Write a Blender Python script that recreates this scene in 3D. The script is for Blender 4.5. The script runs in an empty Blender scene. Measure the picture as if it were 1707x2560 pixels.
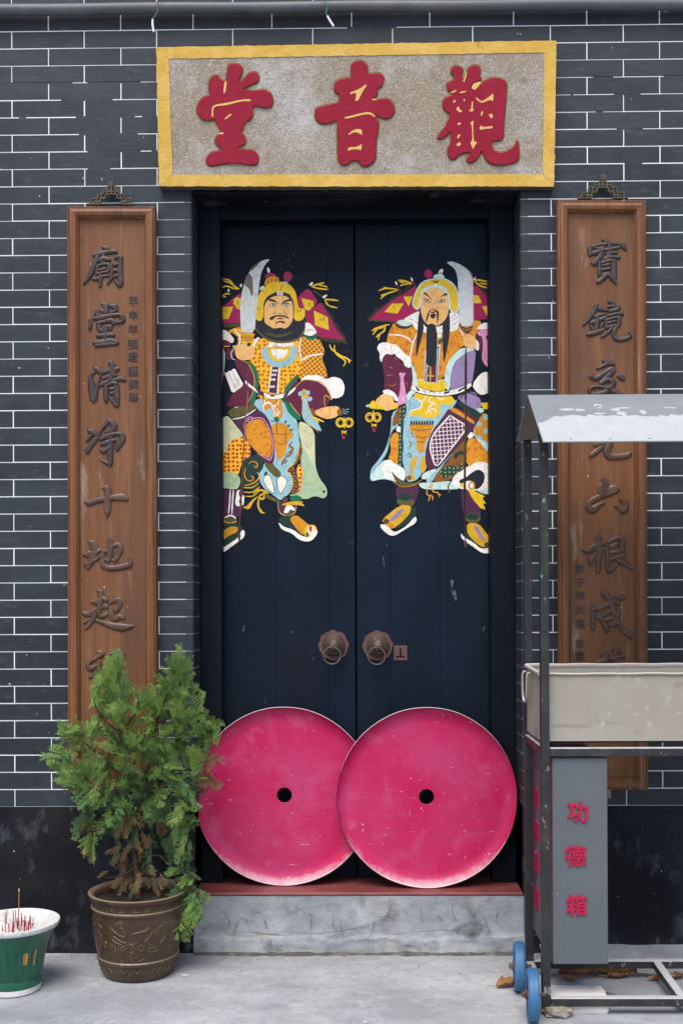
import bpy, bmesh, math, random
from mathutils import Vector, Matrix, Euler, noise as mnoise

# ------------------------------------------------------------------ camera, sky, sun, exposure
SC = bpy.context.scene
COL = SC.collection
R = math.radians
F, CXP, HZ = 2667.0, 853.5, 1520.0            # focal length and principal point in photo pixels
CAM = Vector((0.0, -4.0, 1.29))
ROT = (Matrix.Rotation(R(0.75), 3, 'Z') @ Matrix.Rotation(R(90), 3, 'X') @ Matrix.Rotation(R(-0.25), 3, 'Z'))
cd = bpy.data.cameras.new('camera')
cd.sensor_fit = 'AUTO'; cd.sensor_width = 36.0
cd.lens = 36.0 * F / 2560.0
cd.shift_y = (HZ - 1280.0) / 2560.0
cd.clip_start = 0.05; cd.clip_end = 200.0
cam = bpy.data.objects.new('camera', cd); COL.objects.link(cam)
cam.matrix_world = Matrix.Translation(CAM) @ ROT.to_4x4()
SC.camera = cam

SUN_EL, SUN_AZ = 60.0, 194.0                  # behind the viewer, a little to the left
W = bpy.data.worlds.new('World'); SC.world = W; W.use_nodes = True
wn = W.node_tree
sky = wn.nodes.new('ShaderNodeTexSky'); sky.sky_type = 'NISHITA'; sky.sun_disc = False
sky.sun_elevation = R(SUN_EL); sky.sun_rotation = R(SUN_AZ)
sky.air_density = 1.0; sky.dust_density = 2.6; sky.ozone_density = 1.0
bg = wn.nodes['Background']; bg.inputs[1].default_value = 0.105
wn.links.new(sky.outputs[0], bg.inputs[0])
sl = bpy.data.lights.new('sun', 'SUN'); sl.energy = 1.5; sl.angle = R(40); sl.color = (1.0, 0.98, 0.94)
so = bpy.data.objects.new('sun', sl); COL.objects.link(so)
sd = Vector((math.sin(R(SUN_AZ)) * math.cos(R(SUN_EL)), math.cos(R(SUN_AZ)) * math.cos(R(SUN_EL)), math.sin(R(SUN_EL))))
so.rotation_euler = sd.to_track_quat('Z', 'Y').to_euler()
so.location = sd * 20
SC.view_settings.view_transform = 'Standard'; SC.view_settings.look = 'None'
SC.view_settings.gamma = 1.0; SC.view_settings.exposure = 1.0
SC.view_settings.use_curve_mapping = False

rnd = random.Random(11)

# ------------------------------------------------------------------ measuring helpers
def ray(px, py):
    return ROT @ Vector(((px - CXP) / F, -(py - HZ) / F, -1.0))
def P(px, py, Y=0.0):
    d = ray(px, py); return CAM + d * ((Y - CAM.y) / d.y)
def PX(px, py, X):
    d = ray(px, py); return CAM + d * ((X - CAM.x) / d.x)
def PF(px, py, z=0.0):
    d = ray(px, py); return CAM + d * ((z - CAM.z) / d.z)

# ------------------------------------------------------------------ mesh helpers
class MB:
    def __init__(s): s.v = []; s.f = []; s.m = []; s.sm = []
    def add(s, vs, fs, mi=0, smooth=False):
        o = len(s.v); s.v += [Vector(x) for x in vs]
        for f in fs: s.f.append([i + o for i in f]); s.m.append(mi); s.sm.append(smooth)
    def box(s, a, b, c=0.0, mi=0):
        a = Vector(a); b = Vector(b)
        x0, x1 = min(a.x, b.x), max(a.x, b.x); y0, y1 = min(a.y, b.y), max(a.y, b.y); z0, z1 = min(a.z, b.z), max(a.z, b.z)
        if c <= 0:
            vs = [(x, y, z) for x in (x0, x1) for y in (y0, y1) for z in (z0, z1)]
            s.add(vs, [(0, 1, 3, 2), (4, 6, 7, 5), (0, 4, 5, 1), (2, 3, 7, 6), (0, 2, 6, 4), (1, 5, 7, 3)], mi); return
        s.conv([Vector((x, y, z)) for x in (x0, x1) for y in (y0, y1) for z in (z0, z1)], c, mi)
    def conv(s, p8, c, mi=0):
        """chamfered hexahedron, corner order x,y,z binary"""
        bm = bmesh.new(); vv = [bm.verts.new(p) for p in p8]
        for f in ((0, 1, 3, 2), (4, 6, 7, 5), (0, 4, 5, 1), (2, 3, 7, 6), (0, 2, 6, 4), (1, 5, 7, 3)): bm.faces.new([vv[i] for i in f])
        if c > 0: bmesh.ops.bevel(bm, geom=list(bm.edges), offset=c, segments=1, affect='EDGES', profile=0.5)
        bm.verts.index_update()
        s.add([v.co.copy() for v in bm.verts], [[v.index for v in f.verts] for f in bm.faces], mi); bm.free()
    def beam(s, a, b, w, h, c=0.0, up=Vector((0, 0, 1)), mi=0):
        a = Vector(a); b = Vector(b); d = (b - a).normalized(); sx = d.cross(up).normalized(); u = sx.cross(d).normalized()
        p8 = [q + sx * (w / 2 * i) + u * (h / 2 * j) for q in (a, b) for i in (-1, 1) for j in (-1, 1)]
        s.conv(p8, c, mi)
    def tube(s, pts, rad, n=8, cap=True, mi=0, smooth=True):
        pts = [Vector(p) for p in pts]
        rs = rad if isinstance(rad, (list, tuple)) else [rad] * len(pts)
        rings = []; up = Vector((0, 0, 1)); prev = None
        for i, p in enumerate(pts):
            d = (pts[min(i + 1, len(pts) - 1)] - pts[max(i - 1, 0)])
            d = d.normalized() if d.length > 1e-9 else Vector((0, 0, 1))
            if prev is None:
                a = d.cross(up if abs(d.z) < 0.9 else Vector((1, 0, 0))).normalized()
            else:
                a = (prev - d * prev.dot(d)).normalized()
            prev = a; b = d.cross(a)
            rings.append([p + (a * math.cos(t) + b * math.sin(t)) * rs[i] for t in [2 * math.pi * k / n for k in range(n)]])
        vs = [v for r in rings for v in r]; fs = []
        for i in range(len(pts) - 1):
            for k in range(n):
                fs.append((i * n + k, i * n + (k + 1) % n, (i + 1) * n + (k + 1) % n, (i + 1) * n + k))
        s.add(vs, fs, mi, smooth)
        if cap:
            s.add(rings[0], [list(range(n))[::-1]], mi); s.add(rings[-1], [list(range(n))], mi)
    def lathe(s, prof, c, n=64, mi=0, axis=None, smooth=True, rfun=None):
        """prof = list of (radius, height); closed by rings only"""
        c = Vector(c); vs = []; fs = []
        for (r, h) in prof:
            for k in range(n):
                t = 2 * math.pi * k / n
                rr = r if rfun is None else rfun(r, h, t)
                p = Vector((rr * math.cos(t), rr * math.sin(t), h))
                if axis is not None: p = axis @ p
                vs.append(c + p)
        for i in range(len(prof) - 1):
            for k in range(n):
                fs.append((i * n + k, i * n + (k + 1) % n, (i + 1) * n + (k + 1) % n, (i + 1) * n + k))
        s.add(vs, fs, mi, smooth)
    def mesh(s, name, mats, shift=None, angle=35):
        me = bpy.data.meshes.new(name)
        vs = [tuple(v - shift) for v in s.v] if shift is not None else [tuple(v) for v in s.v]
        me.from_pydata(vs, [], s.f)
        for mm in (mats if isinstance(mats, (list, tuple)) else [mats]): me.materials.append(mm)
        me.polygons.foreach_set('material_index', s.m)
        me.polygons.foreach_set('use_smooth', s.sm)
        if any(s.sm): me.set_sharp_from_angle(angle=R(angle))
        me.update(); return me

def link(name, me, parent=None, loc=None):
    o = bpy.data.objects.new(name, me); COL.objects.link(o)
    if parent is not None: o.parent = parent
    if loc is not None: o.location = loc
    return o
def tag(o, label=None, cat=None, group=None, kind=None):
    if label: o['label'] = label
    if cat: o['category'] = cat
    if group: o['group'] = group
    if kind: o['kind'] = kind
    return o
def thing(name, loc, label, cat, group=None):
    o = link(name, None, None, Vector(loc)); o.empty_display_size = 0.05
    o['base'] = tuple(loc); return tag(o, label, cat, group)
def base_of(p):
    b = Vector((0, 0, 0))
    while p is not None: b += Vector(p.location); p = p.parent
    return b
def part(name, mb, mats, parent, angle=35, kind=None):
    """mb holds world coordinates; the mesh is stored relative to the parent"""
    o = link(name, mb.mesh(name, mats, base_of(parent), angle), parent)
    if kind: o['kind'] = kind
    return o
def single(name, mb, mats, loc, label, cat, group=None, kind=None, angle=35):
    o = link(name, mb.mesh(name, mats, Vector(loc), angle), None, Vector(loc))
    return tag(o, label, cat, group, kind)

def smooth_closed(pts, it=2):
    for _ in range(it):
        q = []
        n = len(pts)
        for i in range(n):
            a = pts[i]; b = pts[(i + 1) % n]
            q.append((a[0] * .78 + b[0] * .22, a[1] * .78 + b[1] * .22)); q.append((a[0] * .22 + b[0] * .78, a[1] * .22 + b[1] * .78))
        pts = q
    return pts
def catmull(pts, n=5):
    if len(pts) < 3: 
        a, b = pts; return [tuple(a[k] + (b[k] - a[k]) * i / n for k in range(len(a))) for i in range(n + 1)]
    out = []
    for i in range(len(pts) - 1):
        p0 = pts[max(i - 1, 0)]; p1 = pts[i]; p2 = pts[i + 1]; p3 = pts[min(i + 2, len(pts) - 1)]
        for j in range(n):
            t = j / n
            out.append(tuple(0.5 * ((2 * p1[k]) + (-p0[k] + p2[k]) * t + (2 * p0[k] - 5 * p1[k] + 4 * p2[k] - p3[k]) * t * t + (-p0[k] + 3 * p1[k] - 3 * p2[k] + p3[k]) * t ** 3) for k in range(len(p1))))
    out.append(tuple(pts[-1])); return out

# ------------------------------------------------------------------ materials
def srgb(r, g, b, k=1.0):
    def f(c):
        c /= 255.0
        return (c / 12.92 if c <= 0.04045 else ((c + 0.055) / 1.055) ** 2.4) * k
    return (f(r), f(g), f(b))
MATS = {}
def mat(name, base, rough=0.6, layers=(), bump=(), spec=0.3, metal=0.0, rand=0.0, up=None, coat=0.0):
    """layers: (colour, (sx,sy,sz), lo, hi, factor[, detail]); bump: (scale or (sx,sy,sz), strength, distance)"""
    m = bpy.data.materials.new(name); m.use_nodes = True; nt = m.node_tree; N = nt.nodes; L = nt.links
    b = N['Principled BSDF']; b.inputs['Roughness'].default_value = rough; b.inputs['Metallic'].default_value = metal
    b.inputs['Specular IOR Level'].default_value = spec
    if coat: b.inputs['Coat Weight'].default_value = coat; b.inputs['Coat Roughness'].default_value = 0.25
    geo = N.new('ShaderNodeNewGeometry')
    def nz(scale, detail=5.0, rgh=0.6, off=0.0):
        mp = N.new('ShaderNodeVectorMath'); mp.operation = 'MULTIPLY_ADD'
        sc = scale if isinstance(scale, (tuple, list)) else (scale,) * 3
        mp.inputs[1].default_value = sc; mp.inputs[2].default_value = (off, off * 1.7, off * .6)
        L.new(geo.outputs['Position'], mp.inputs[0])
        t = N.new('ShaderNodeTexNoise'); t.inputs['Scale'].default_value = 1.0; t.inputs['Detail'].default_value = detail; t.inputs['Roughness'].default_value = rgh
        L.new(mp.outputs[0], t.inputs['Vector']); return t.outputs['Fac']
    rgb = N.new('ShaderNodeRGB'); rgb.outputs[0].default_value = (*base, 1); cur = rgb.outputs[0]
    if rand:
        oi = N.new('ShaderNodeObjectInfo'); mr = N.new('ShaderNodeMapRange')
        mr.inputs['To Min'].default_value = 1 - rand; mr.inputs['To Max'].default_value = 1 + rand
        L.new(oi.outputs['Random'], mr.inputs['Value'])
        hs = N.new('ShaderNodeHueSaturation'); L.new(mr.outputs[0], hs.inputs['Value']); L.new(cur, hs.inputs['Color']); cur = hs.outputs[0]
    for i, ly in enumerate(layers):
        col, sc, lo, hi, fac = ly[:5]; det = ly[5] if len(ly) > 5 else 5.0
        v = nz(sc, det, 0.62, 3.1 * i + len(name))
        mr = N.new('ShaderNodeMapRange'); mr.inputs['From Min'].default_value = lo; mr.inputs['From Max'].default_value = hi
        mr.inputs['To Min'].default_value = 0; mr.inputs['To Max'].default_value = fac; L.new(v, mr.inputs['Value'])
        mx = N.new('ShaderNodeMix'); mx.data_type = 'RGBA'
        L.new(mr.outputs[0], mx.inputs['Factor']); L.new(cur, mx.inputs['A']); mx.inputs['B'].default_value = (*col, 1); cur = mx.outputs['Result']
    if up:  # dust lying on faces that look up: (colour, lo, hi, factor)
        col, lo, hi, fac = up
        sp = N.new('ShaderNodeSeparateXYZ'); L.new(geo.outputs['Normal'], sp.inputs[0])
        v = nz(40, 6, 0.7, 9.0); ad = N.new('ShaderNodeMath'); ad.operation = 'MULTIPLY_ADD'; ad.inputs[1].default_value = 0.6; L.new(v, ad.inputs[0]); L.new(sp.outputs['Z'], ad.inputs[2])
        mr = N.new('ShaderNodeMapRange'); mr.inputs['From Min'].default_value = lo; mr.inputs['From Max'].default_value = hi; mr.inputs['To Max'].default_value = fac; L.new(ad.outputs[0], mr.inputs['Value'])
        mx = N.new('ShaderNodeMix'); mx.data_type = 'RGBA'; L.new(mr.outputs[0], mx.inputs['Factor']); L.new(cur, mx.inputs['A']); mx.inputs['B'].default_value = (*col, 1); cur = mx.outputs['Result']
    L.new(cur, b.inputs['Base Color'])
    prevn = None
    for (sc, st, dist) in bump:
        bp = N.new('ShaderNodeBump'); bp.inputs['Strength'].default_value = st; bp.inputs['Distance'].default_value = dist
        L.new(nz(sc, 6, 0.65, 5.0), bp.inputs['Height'])
        if prevn: L.new(prevn, bp.inputs['Normal'])
        prevn = bp.outputs[0]
    if prevn: L.new(prevn, b.inputs['Normal'])
    MATS[name] = m; return m

def voro_mat(name, base, dot, scale, thr, rough=0.55, soft=0.06, stretch=(1, 1, 1), rot=0.0, kind='dots', jit=0.35):
    """painted repeat pattern: dots or a diamond net"""
    m = mat(name, base, rough); nt = m.node_tree; N = nt.nodes; L = nt.links; b = N['Principled BSDF']
    geo = [n for n in N if n.type == 'NEW_GEOMETRY'][0]
    mp = N.new('ShaderNodeMapping'); mp.inputs['Rotation'].default_value = (0, rot, 0); L.new(geo.outputs['Position'], mp.inputs['Vector'])
    sx_ = N.new('ShaderNodeSeparateXYZ'); L.new(mp.outputs[0], sx_.inputs[0]); cx_ = N.new('ShaderNodeCombineXYZ'); L.new(sx_.outputs[0], cx_.inputs[0]); L.new(sx_.outputs[2], cx_.inputs[1])
    mu = N.new('ShaderNodeVectorMath'); mu.operation = 'MULTIPLY'; mu.inputs[1].default_value = (scale * stretch[0], scale * stretch[2], 0); L.new(cx_.outputs[0], mu.inputs[0])
    mr = N.new('ShaderNodeMapRange')
    if kind == 'dots':
        v = N.new('ShaderNodeTexVoronoi'); v.voronoi_dimensions = '2D'; v.inputs['Scale'].default_value = 1.0; v.inputs['Randomness'].default_value = jit; L.new(mu.outputs[0], v.inputs['Vector'])
        L.new(v.outputs['Distance'], mr.inputs['Value'])
        mr.inputs['From Min'].default_value = thr - soft; mr.inputs['From Max'].default_value = thr + soft
        mr.inputs['To Min'].default_value = 1; mr.inputs['To Max'].default_value = 0
    else:
        fr = N.new('ShaderNodeVectorMath'); fr.operation = 'FRACTION'; L.new(mu.outputs[0], fr.inputs[0])
        sp = N.new('ShaderNodeSeparateXYZ'); L.new(fr.outputs[0], sp.inputs[0])
        mn = N.new('ShaderNodeMath'); mn.operation = 'MINIMUM'; L.new(sp.outputs[0], mn.inputs[0]); L.new(sp.outputs[1], mn.inputs[1])
        L.new(mn.outputs[0], mr.inputs['Value']); mr.inputs['From Min'].default_value = thr - soft; mr.inputs['From Max'].default_value = thr + soft
        mr.inputs['To Min'].default_value = 1; mr.inputs['To Max'].default_value = 0
    mx = N.new('ShaderNodeMix'); mx.data_type = 'RGBA'; L.new(mr.outputs[0], mx.inputs['Factor']); mx.inputs['A'].default_value = (*base, 1); mx.inputs['B'].default_value = (*dot, 1)
    L.new(mx.outputs['Result'], b.inputs['Base Color']); return m

m_brick = mat('brick_paint', (0.0165, 0.0220, 0.0315), 0.6, [((0.031, 0.040, 0.054), (4, 4, 13), .42, .68, .85), ((0.0095, 0.0115, 0.016), (1.4, 1.4, 1.9), .46, .66, .9), ((0.022, 0.034, 0.040), (9, 9, 9), .5, .7, .6), ((0.075, 0.085, 0.098), (18, 18, 50), .58, .76, .5), ((0.5, 0.5, 0.5), (55, 55, 38), .745, .77, .7, 2)], [(90, .25, .002), ((14, 14, 60), .25, .004)], .35, rand=.13)
m_mortar = mat('joint_paint', (0.80, 0.81, 0.82), 0.75, [((0.55, 0.53, 0.49), 5, .55, .78, .5), ((0.2, 0.2, 0.21), 34, .70, .76, .6)])
m_plinth = mat('plinth_render', (0.0050, 0.0060, 0.0095), 0.62, [((0.022, 0.027, 0.039), (3, 3, 2), .46, .70, .85), ((0.018, 0.014, 0.012), (2, 2, 2), .5, .7, .7), ((0.10, 0.105, 0.118), (10, 10, 6), .58, .74, .6), ((0.16, 0.16, 0.17), (26, 26, 9), .64, .74, .6), ((0.45, 0.45, 0.45), (45, 45, 30), .735, .765, .8, 2)], [(18, .4, .008), (120, .2, .002)], .15)
m_stone = mat('sign_granite', (0.33, 0.265, 0.195), 0.85, [((0.47, 0.45, 0.43), 3.6, .46, .68, .9), ((0.18, 0.14, 0.105), 150, .46, .66, .7), ((0.22, 0.17, 0.125), 9, .52, .72, .6), ((0.60, 0.585, 0.565), 150, .52, .68, .55), ((0.54, 0.53, 0.52), (11, 11, 7), .56, .74, .6), ((0.08, 0.08, 0.08), 5.3, .66, .78, .6)], [(110, .8, .005), (28, .5, .008)], .2)
m_gold = mat('sign_yellow_paint', (0.60, 0.36, 0.062), 0.7, [((0.70, 0.46, 0.13), 9, .45, .68, .8), ((0.34, 0.19, 0.03), 36, .58, .72, .6), ((0.15, 0.10, 0.05), 7, .69, .8, .6)], [(60, .5, .005), (140, .5, .003)], .25)
m_goldline = mat('gold_inlay_paint', (0.66, 0.44, 0.12), 0.6, [], [(120, .3, .002)])
m_redpaint = mat('sign_red_paint', (0.27, 0.007, 0.028), 0.72, [((0.33, 0.014, 0.042), 14, .45, .7, .7), ((0.22, 0.012, 0.025), 45, .6, .75, .5), ((0.5, .16, .16), 34, .68, .78, .4)], [(130, .6, .004)], .2)
m_olive = mat('carved_edge_patina', (0.16, 0.10, 0.025), 0.8, [((0.45, 0.30, 0.10), 22, .5, .7, .8)], [(90, .4, .003)])
m_door = mat('door_paint', (0.0020, 0.0072, 0.0170), 0.62, [((0.0042, 0.0140, 0.0295), (3, 3, 2), .45, .7, .8), ((0.006, 0.0075, 0.014), (2, 2, 1.2), .5, .75, .7), ((0.03, 0.04, 0.05), (60, 60, 20), .70, .8, .5), ((.06, .065, .07), (14, 14, 20), .66, .78, .5), ((.16, .16, .17), (34, 34, 12), .72, .74, .6, 3)], [((130, 130, 14), .25, .002), (160, .15, .001)], .16)
m_frame = mat('door_frame_paint', (0.0018, 0.0046, 0.0098), 0.6, [((0.0050, 0.0125, 0.0225), (9, 9, 2), .5, .72, .7), ((0.005, 0.005, 0.006), 3, .5, .75, .6), ((.09, .09, .1), (40, 40, 12), .73, .8, .5)], [((110, 110, 12), .3, .002)], .16)
m_wood = mat('board_wood', (0.155, 0.060, 0.024), 0.5, [((0.205, 0.088, 0.034), (14, 14, 1.4), .42, .64, .9), ((0.125, 0.048, 0.022), (60, 60, 3.0), .5, .70, .85), ((0.080, 0.042, 0.027), (4, 4, .9), .50, .70, .8), ((0.27, 0.17, 0.11), (38, 38, 3.2), .60, .76, .6), ((0.34, 0.27, 0.21), (11, 11, 2.4), .63, .72, .6), ((.5, .46, .42), (60, 60, 30), .72, .75, .6, 2)], [((160, 160, 7), .3, .002)], .3)
m_woodframe = mat('board_frame_wood', (0.175, 0.066, 0.024), 0.46, [((0.22, 0.090, 0.032), (20, 20, 1.4), .42, .66, .9), ((0.07, 0.028, 0.016), (70, 70, 2.6), .50, .70, .85), ((0.36, 0.27, 0.21), (30, 30, 1.3), .58, .72, .75), ((0.09, 0.045, 0.030), (5, 5, .9), .52, .72, .75)], [((170, 170, 6), .3, .002)], .35)
m_carve = mat('carved_character_wood', (0.036, 0.021, 0.020), 0.42, [((0.10, 0.062, 0.052), 25, .45, .7, .6), ((0.20, 0.13, 0.09), 50, .66, .8, .5)], [(120, .25, .002)], .45)
m_carve2 = mat('worn_character_wood', (0.070, 0.033, 0.020), 0.42, [((0.17, 0.095, 0.058), 25, .45, .7, .6), ((0.30, 0.20, 0.14), 50, .64, .8, .5)], [(120, .25, .002)], .45)
m_bronze = mat('bronze_fretwork', (0.075, 0.062, 0.040), 0.6, [((0.15, 0.13, 0.085), 60, .5, .7, .7)], [(150, .4, .002)], .4, metal=.3)
m_lid = mat('red_enamel', (0.47, 0.002, 0.075), 0.42, [((0.47, 0.030, 0.125), 3.4, .40, .64, .9), ((0.52, 0.085, 0.20), 11, .52, .78, .5), ((0.15, 0.01, 0.02), 9, .66, .82, .5), ((0.75, 0.55, 0.6), (90, 90, 60), .72, .75, .7, 2), ((0.78, 0.55, 0.62), (14, 14, 150), .735, .755, .7, 2), ((0.72, .35, .46), (7, 7, 5), .62, .8, .35), ((.34, .0, .05), 120, .52, .66, .35)], [(160, .35, .0015)], .4, up=((0.66, 0.50, 0.54), .72, 1.1, .7))
m_lidrim = mat('worn_red_rim', (0.34, 0.008, 0.05), 0.55, [((0.10, 0.06, 0.035), 9, .48, .66, .7), ((0.6, 0.46, 0.47), 60, .62, .74, .45)], [(120, .4, .002)], .35, up=((0.66, 0.56, 0.57), .50, .95, .92))
m_riser = mat('cracked_cement', (0.25, 0.262, 0.28), 0.85, [((0.40, 0.415, 0.435), 5, .42, .66, .85), ((0.33, 0.30, 0.25), (4, 4, 7), .55, .72, .7), ((0.18, 0.18, 0.18), 17, .5, .70, .7), ((0.06, 0.06, 0.058), (4.5, 4.5, 8), .62, .72, .8), ((.55, .55, .55), 60, .68, .75, .6, 3)], [(60, .5, .005), (9, .4, .012)], .2)
m_sill = mat('red_sill_paint', (0.17, 0.038, 0.038), 0.5, [((0.23, 0.075, 0.07), 8, .45, .7, .8), ((0.09, 0.03, 0.03), 3, .5, .74, .7), ((0.3, 0.27, 0.26), 40, .7, .8, .5)], [(90, .3, .003)], .35)
m_ground = mat('concrete_ground', (0.275, 0.285, 0.295), 0.85, [((0.42, 0.43, 0.44), (1.7, 2.6, 1), .42, .64, .9), ((0.205, 0.215, 0.235), (2.6, 3.8, 1), .5, .72, .8), ((0.50, 0.51, 0.52), (9, 11, 1), .56, .74, .6), ((.22, .225, .23), 45, .5, .68, .5), ((.15, .15, .15), 110, .62, .7, .6), ((0.17, 0.165, 0.155), 16, .64, .8, .5), ((0.6, 0.6, 0.6), 70, .72, .77, .5, 2)], [(70, .4, .003), (14, .35, .008)], .25)
m_pipe = mat('grey_pipe_paint', (0.10, 0.105, 0.11), 0.5, [((0.18, 0.18, 0.18), 6, .5, .7, .5), ((0.05, 0.04, 0.03), (3, 3, 20), .58, .75, .5)], [(60, .2, .003)], .4)
m_steel = mat('dark_frame_steel', (0.020, 0.0205, 0.0225), 0.48, [((0.06, 0.055, 0.05), 12, .5, .72, .7), ((0.40, 0.40, 0.41), (40, 40, 24), .63, .72, .7)], [(90, .25, .002)], .4, up=((0.52, 0.52, 0.53), .75, 1.05, .85))
m_roof = mat('worn_grey_roof', (0.19, 0.205, 0.22), 0.55, [((0.225, 0.24, 0.25), 8, .4, .7, .8), ((0.12, 0.12, 0.12), 26, .70, .76, .7)], [(50, .2, .002)], .35)
m_roofw = mat('peeling_white_coat', (0.40, 0.41, 0.41), 0.6, [((0.45, 0.46, 0.455), 9, .45, .7, .8), ((0.33, 0.34, 0.335), 22, .55, .72, .6), ((0.18, 0.18, 0.18), 60, .72, .76, .6)], [(40, .3, .002)], .3)
m_tray = mat('ashy_tray_steel', (0.31, 0.28, 0.235), 0.62, [((0.37, 0.34, 0.29), 4, .42, .7, .8), ((0.34, 0.305, 0.26), (6, 6, 14), .52, .72, .6), ((0.20, 0.17, 0.135), (5, 5, 8), .60, .70, .65), ((0.16, 0.14, 0.12), (3, 3, 30), .66, .76, .5), ((0.64, 0.62, 0.58), 24, .62, .76, .5)], [(70, .3, .002)], .35, metal=.15, up=((0.72, 0.70, 0.66), .7, 1.0, .8))
m_boxgrey = mat('box_grey_paint', (0.098, 0.110, 0.121), 0.5, [((0.11, 0.122, 0.132), 5, .45, .7, .7), ((0.6, 0.6, 0.6), 40, .745, .765, .8, 2)], [(260, .2, .001)], .4)
m_boxred = mat('raised_red_letters', (0.40, 0.004, 0.05), 0.38, [], [], .45)
m_tyre = mat('blue_wheel_rubber', (0.032, 0.12, 0.25), 0.5, [((0.08, 0.20, 0.34), 9, .45, .7, .7), ((0.30, 0.34, 0.38), 30, .64, .76, .5)], [(80, .25, .002)], .4)
m_rust = mat('rusty_bolt', (0.13, 0.075, 0.05), 0.7, [((0.25, 0.18, 0.14), 60, .5, .7, .7)], [(90, .4, .002)], .3, metal=.4)
m_block = mat('pale_block', (0.60, 0.57, 0.54), 0.8, [((0.70, 0.69, 0.67), 8, .45, .7, .8), ((0.30, 0.18, 0.12), 9, .6, .76, .6)], [(60, .5, .004)], .2)
m_lump = mat('mossy_concrete', (0.26, 0.235, 0.185), 0.9, [((0.38, 0.36, 0.31), 30, .5, .7, .8), ((0.12, 0.11, 0.085), 14, .55, .72, .8)], [(70, .8, .006), (20, .6, .012)], .15)
m_potglaze = mat('brown_pot_glaze', (0.048, 0.027, 0.013), 0.36, [((0.080, 0.047, 0.023), 10, .45, .7, .8), ((0.16, 0.11, 0.07), 38, .6, .74, .6), ((0.025, 0.016, 0.010), 7, .55, .74, .7)], [(55, .55, .004), (150, .35, .002)], .5, up=((0.26, 0.19, 0.13), .55, 1.0, .7))
m_potline = mat('raised_pot_pattern', (0.090, 0.054, 0.026), 0.4, [((0.20, 0.14, 0.08), 60, .5, .7, .7)], [(120, .4, .002)], .5)
m_soil = mat('pot_soil', (0.035, 0.027, 0.02), 0.95, [((0.10, 0.085, 0.07), 50, .5, .7, .7)], [(60, 1.0, .02)], .1)
m_green = mat('green_pot_glaze', (0.006, 0.085, 0.045), 0.30, [((0.013, 0.145, 0.083), (14, 14, 3), .45, .7, .8), ((0.004, 0.055, 0.035), (6, 6, 3), .52, .75, .7), ((0.5, 0.55, 0.5), 55, .74, .77, .6, 2)], [(40, .25, .003)], .55)
m_ashw = mat('white_ash', (0.66, 0.645, 0.62), 0.95, [((0.46, 0.45, 0.46), 20, .5, .72, .7), ((0.80, 0.79, 0.77), 45, .56, .7, .6)], [(55, 1.0, .012)], .1)
m_clay = mat('chipped_clay', (0.50, 0.23, 0.065), 0.8, [((0.62, 0.48, 0.32), 30, .55, .7, .6)], [(80, .4, .003)], .2)
m_joss = mat('red_joss_stick', (0.33, 0.018, 0.035), 0.7, [((0.4, 0.12, 0.10), 60, .5, .7, .5)], [], .2)
m_joss2 = mat('brown_joss_powder', (0.42, 0.20, 0.07), 0.85, [], [(200, .4, .001)], .1)
m_bark = mat('cypress_bark', (0.060, 0.034, 0.021), 0.85, [((0.19, 0.115, 0.07), (60, 60, 8), .5, .75, .6)], [((110, 110, 14), .8, .006)], .15)
m_twig = mat('cypress_twig', (0.24, 0.135, 0.062), 0.8, [], [], .2)
def leafmat(name, base, tip):
    m = mat(name, base, 0.55, [(tip, 14, .42, .68, .85)], [], .3, rand=.28)
    N = m.node_tree.nodes; L = m.node_tree.links; b = N['Principled BSDF']; col = b.inputs['Base Color'].links[0].from_socket
    tr = N.new('ShaderNodeBsdfTranslucent'); L.new(col, tr.inputs['Color']); mx = N.new('ShaderNodeMixShader'); mx.inputs[0].default_value = 0.30
    L.new(b.outputs[0], mx.inputs[1]); L.new(tr.outputs[0], mx.inputs[2]); L.new(mx.outputs[0], N['Material Output'].inputs['Surface'])
    return m
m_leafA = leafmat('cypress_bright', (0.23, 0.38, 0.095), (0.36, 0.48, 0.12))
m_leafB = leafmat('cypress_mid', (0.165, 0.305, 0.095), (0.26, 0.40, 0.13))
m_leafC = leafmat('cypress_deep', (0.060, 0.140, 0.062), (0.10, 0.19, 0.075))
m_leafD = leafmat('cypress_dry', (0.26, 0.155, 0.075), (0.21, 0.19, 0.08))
m_dry = mat('dry_leaf', (0.32, 0.155, 0.065), 0.8, [((0.20, 0.09, 0.04), 30, .5, .7, .8), ((0.42, 0.23, 0.09), 50, .55, .72, .6)], [(90, .5, .003)], .2)
m_wireg = mat('green_wire', (0.05, 0.14, 0.11), 0.5); m_wirew = mat('white_wire_sleeve', (0.75, 0.76, 0.78), 0.5)
m_teal = mat('teal_plastic_scrap', (0.04, 0.22, 0.22), 0.45); m_white = mat('white_petal', (0.75, 0.74, 0.72), 0.8)
m_iron = mat('door_iron', (0.085, 0.060, 0.050), 0.55, [((0.17, 0.15, 0.125), 60, .5, .7, .7), ((0.13, 0.06, 0.055), 20, .5, .7, .6)], [(130, .4, .002)], .45, metal=.45)
m_rose = mat('knocker_backplate', (0.125, 0.062, 0.058), 0.65, [((0.07, 0.04, 0.04), 30, .5, .7, .7)], [(110, .4, .002)], .35, metal=.2)
m_black = mat('black_hole', (0.004, 0.004, 0.004), 0.9)

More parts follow.
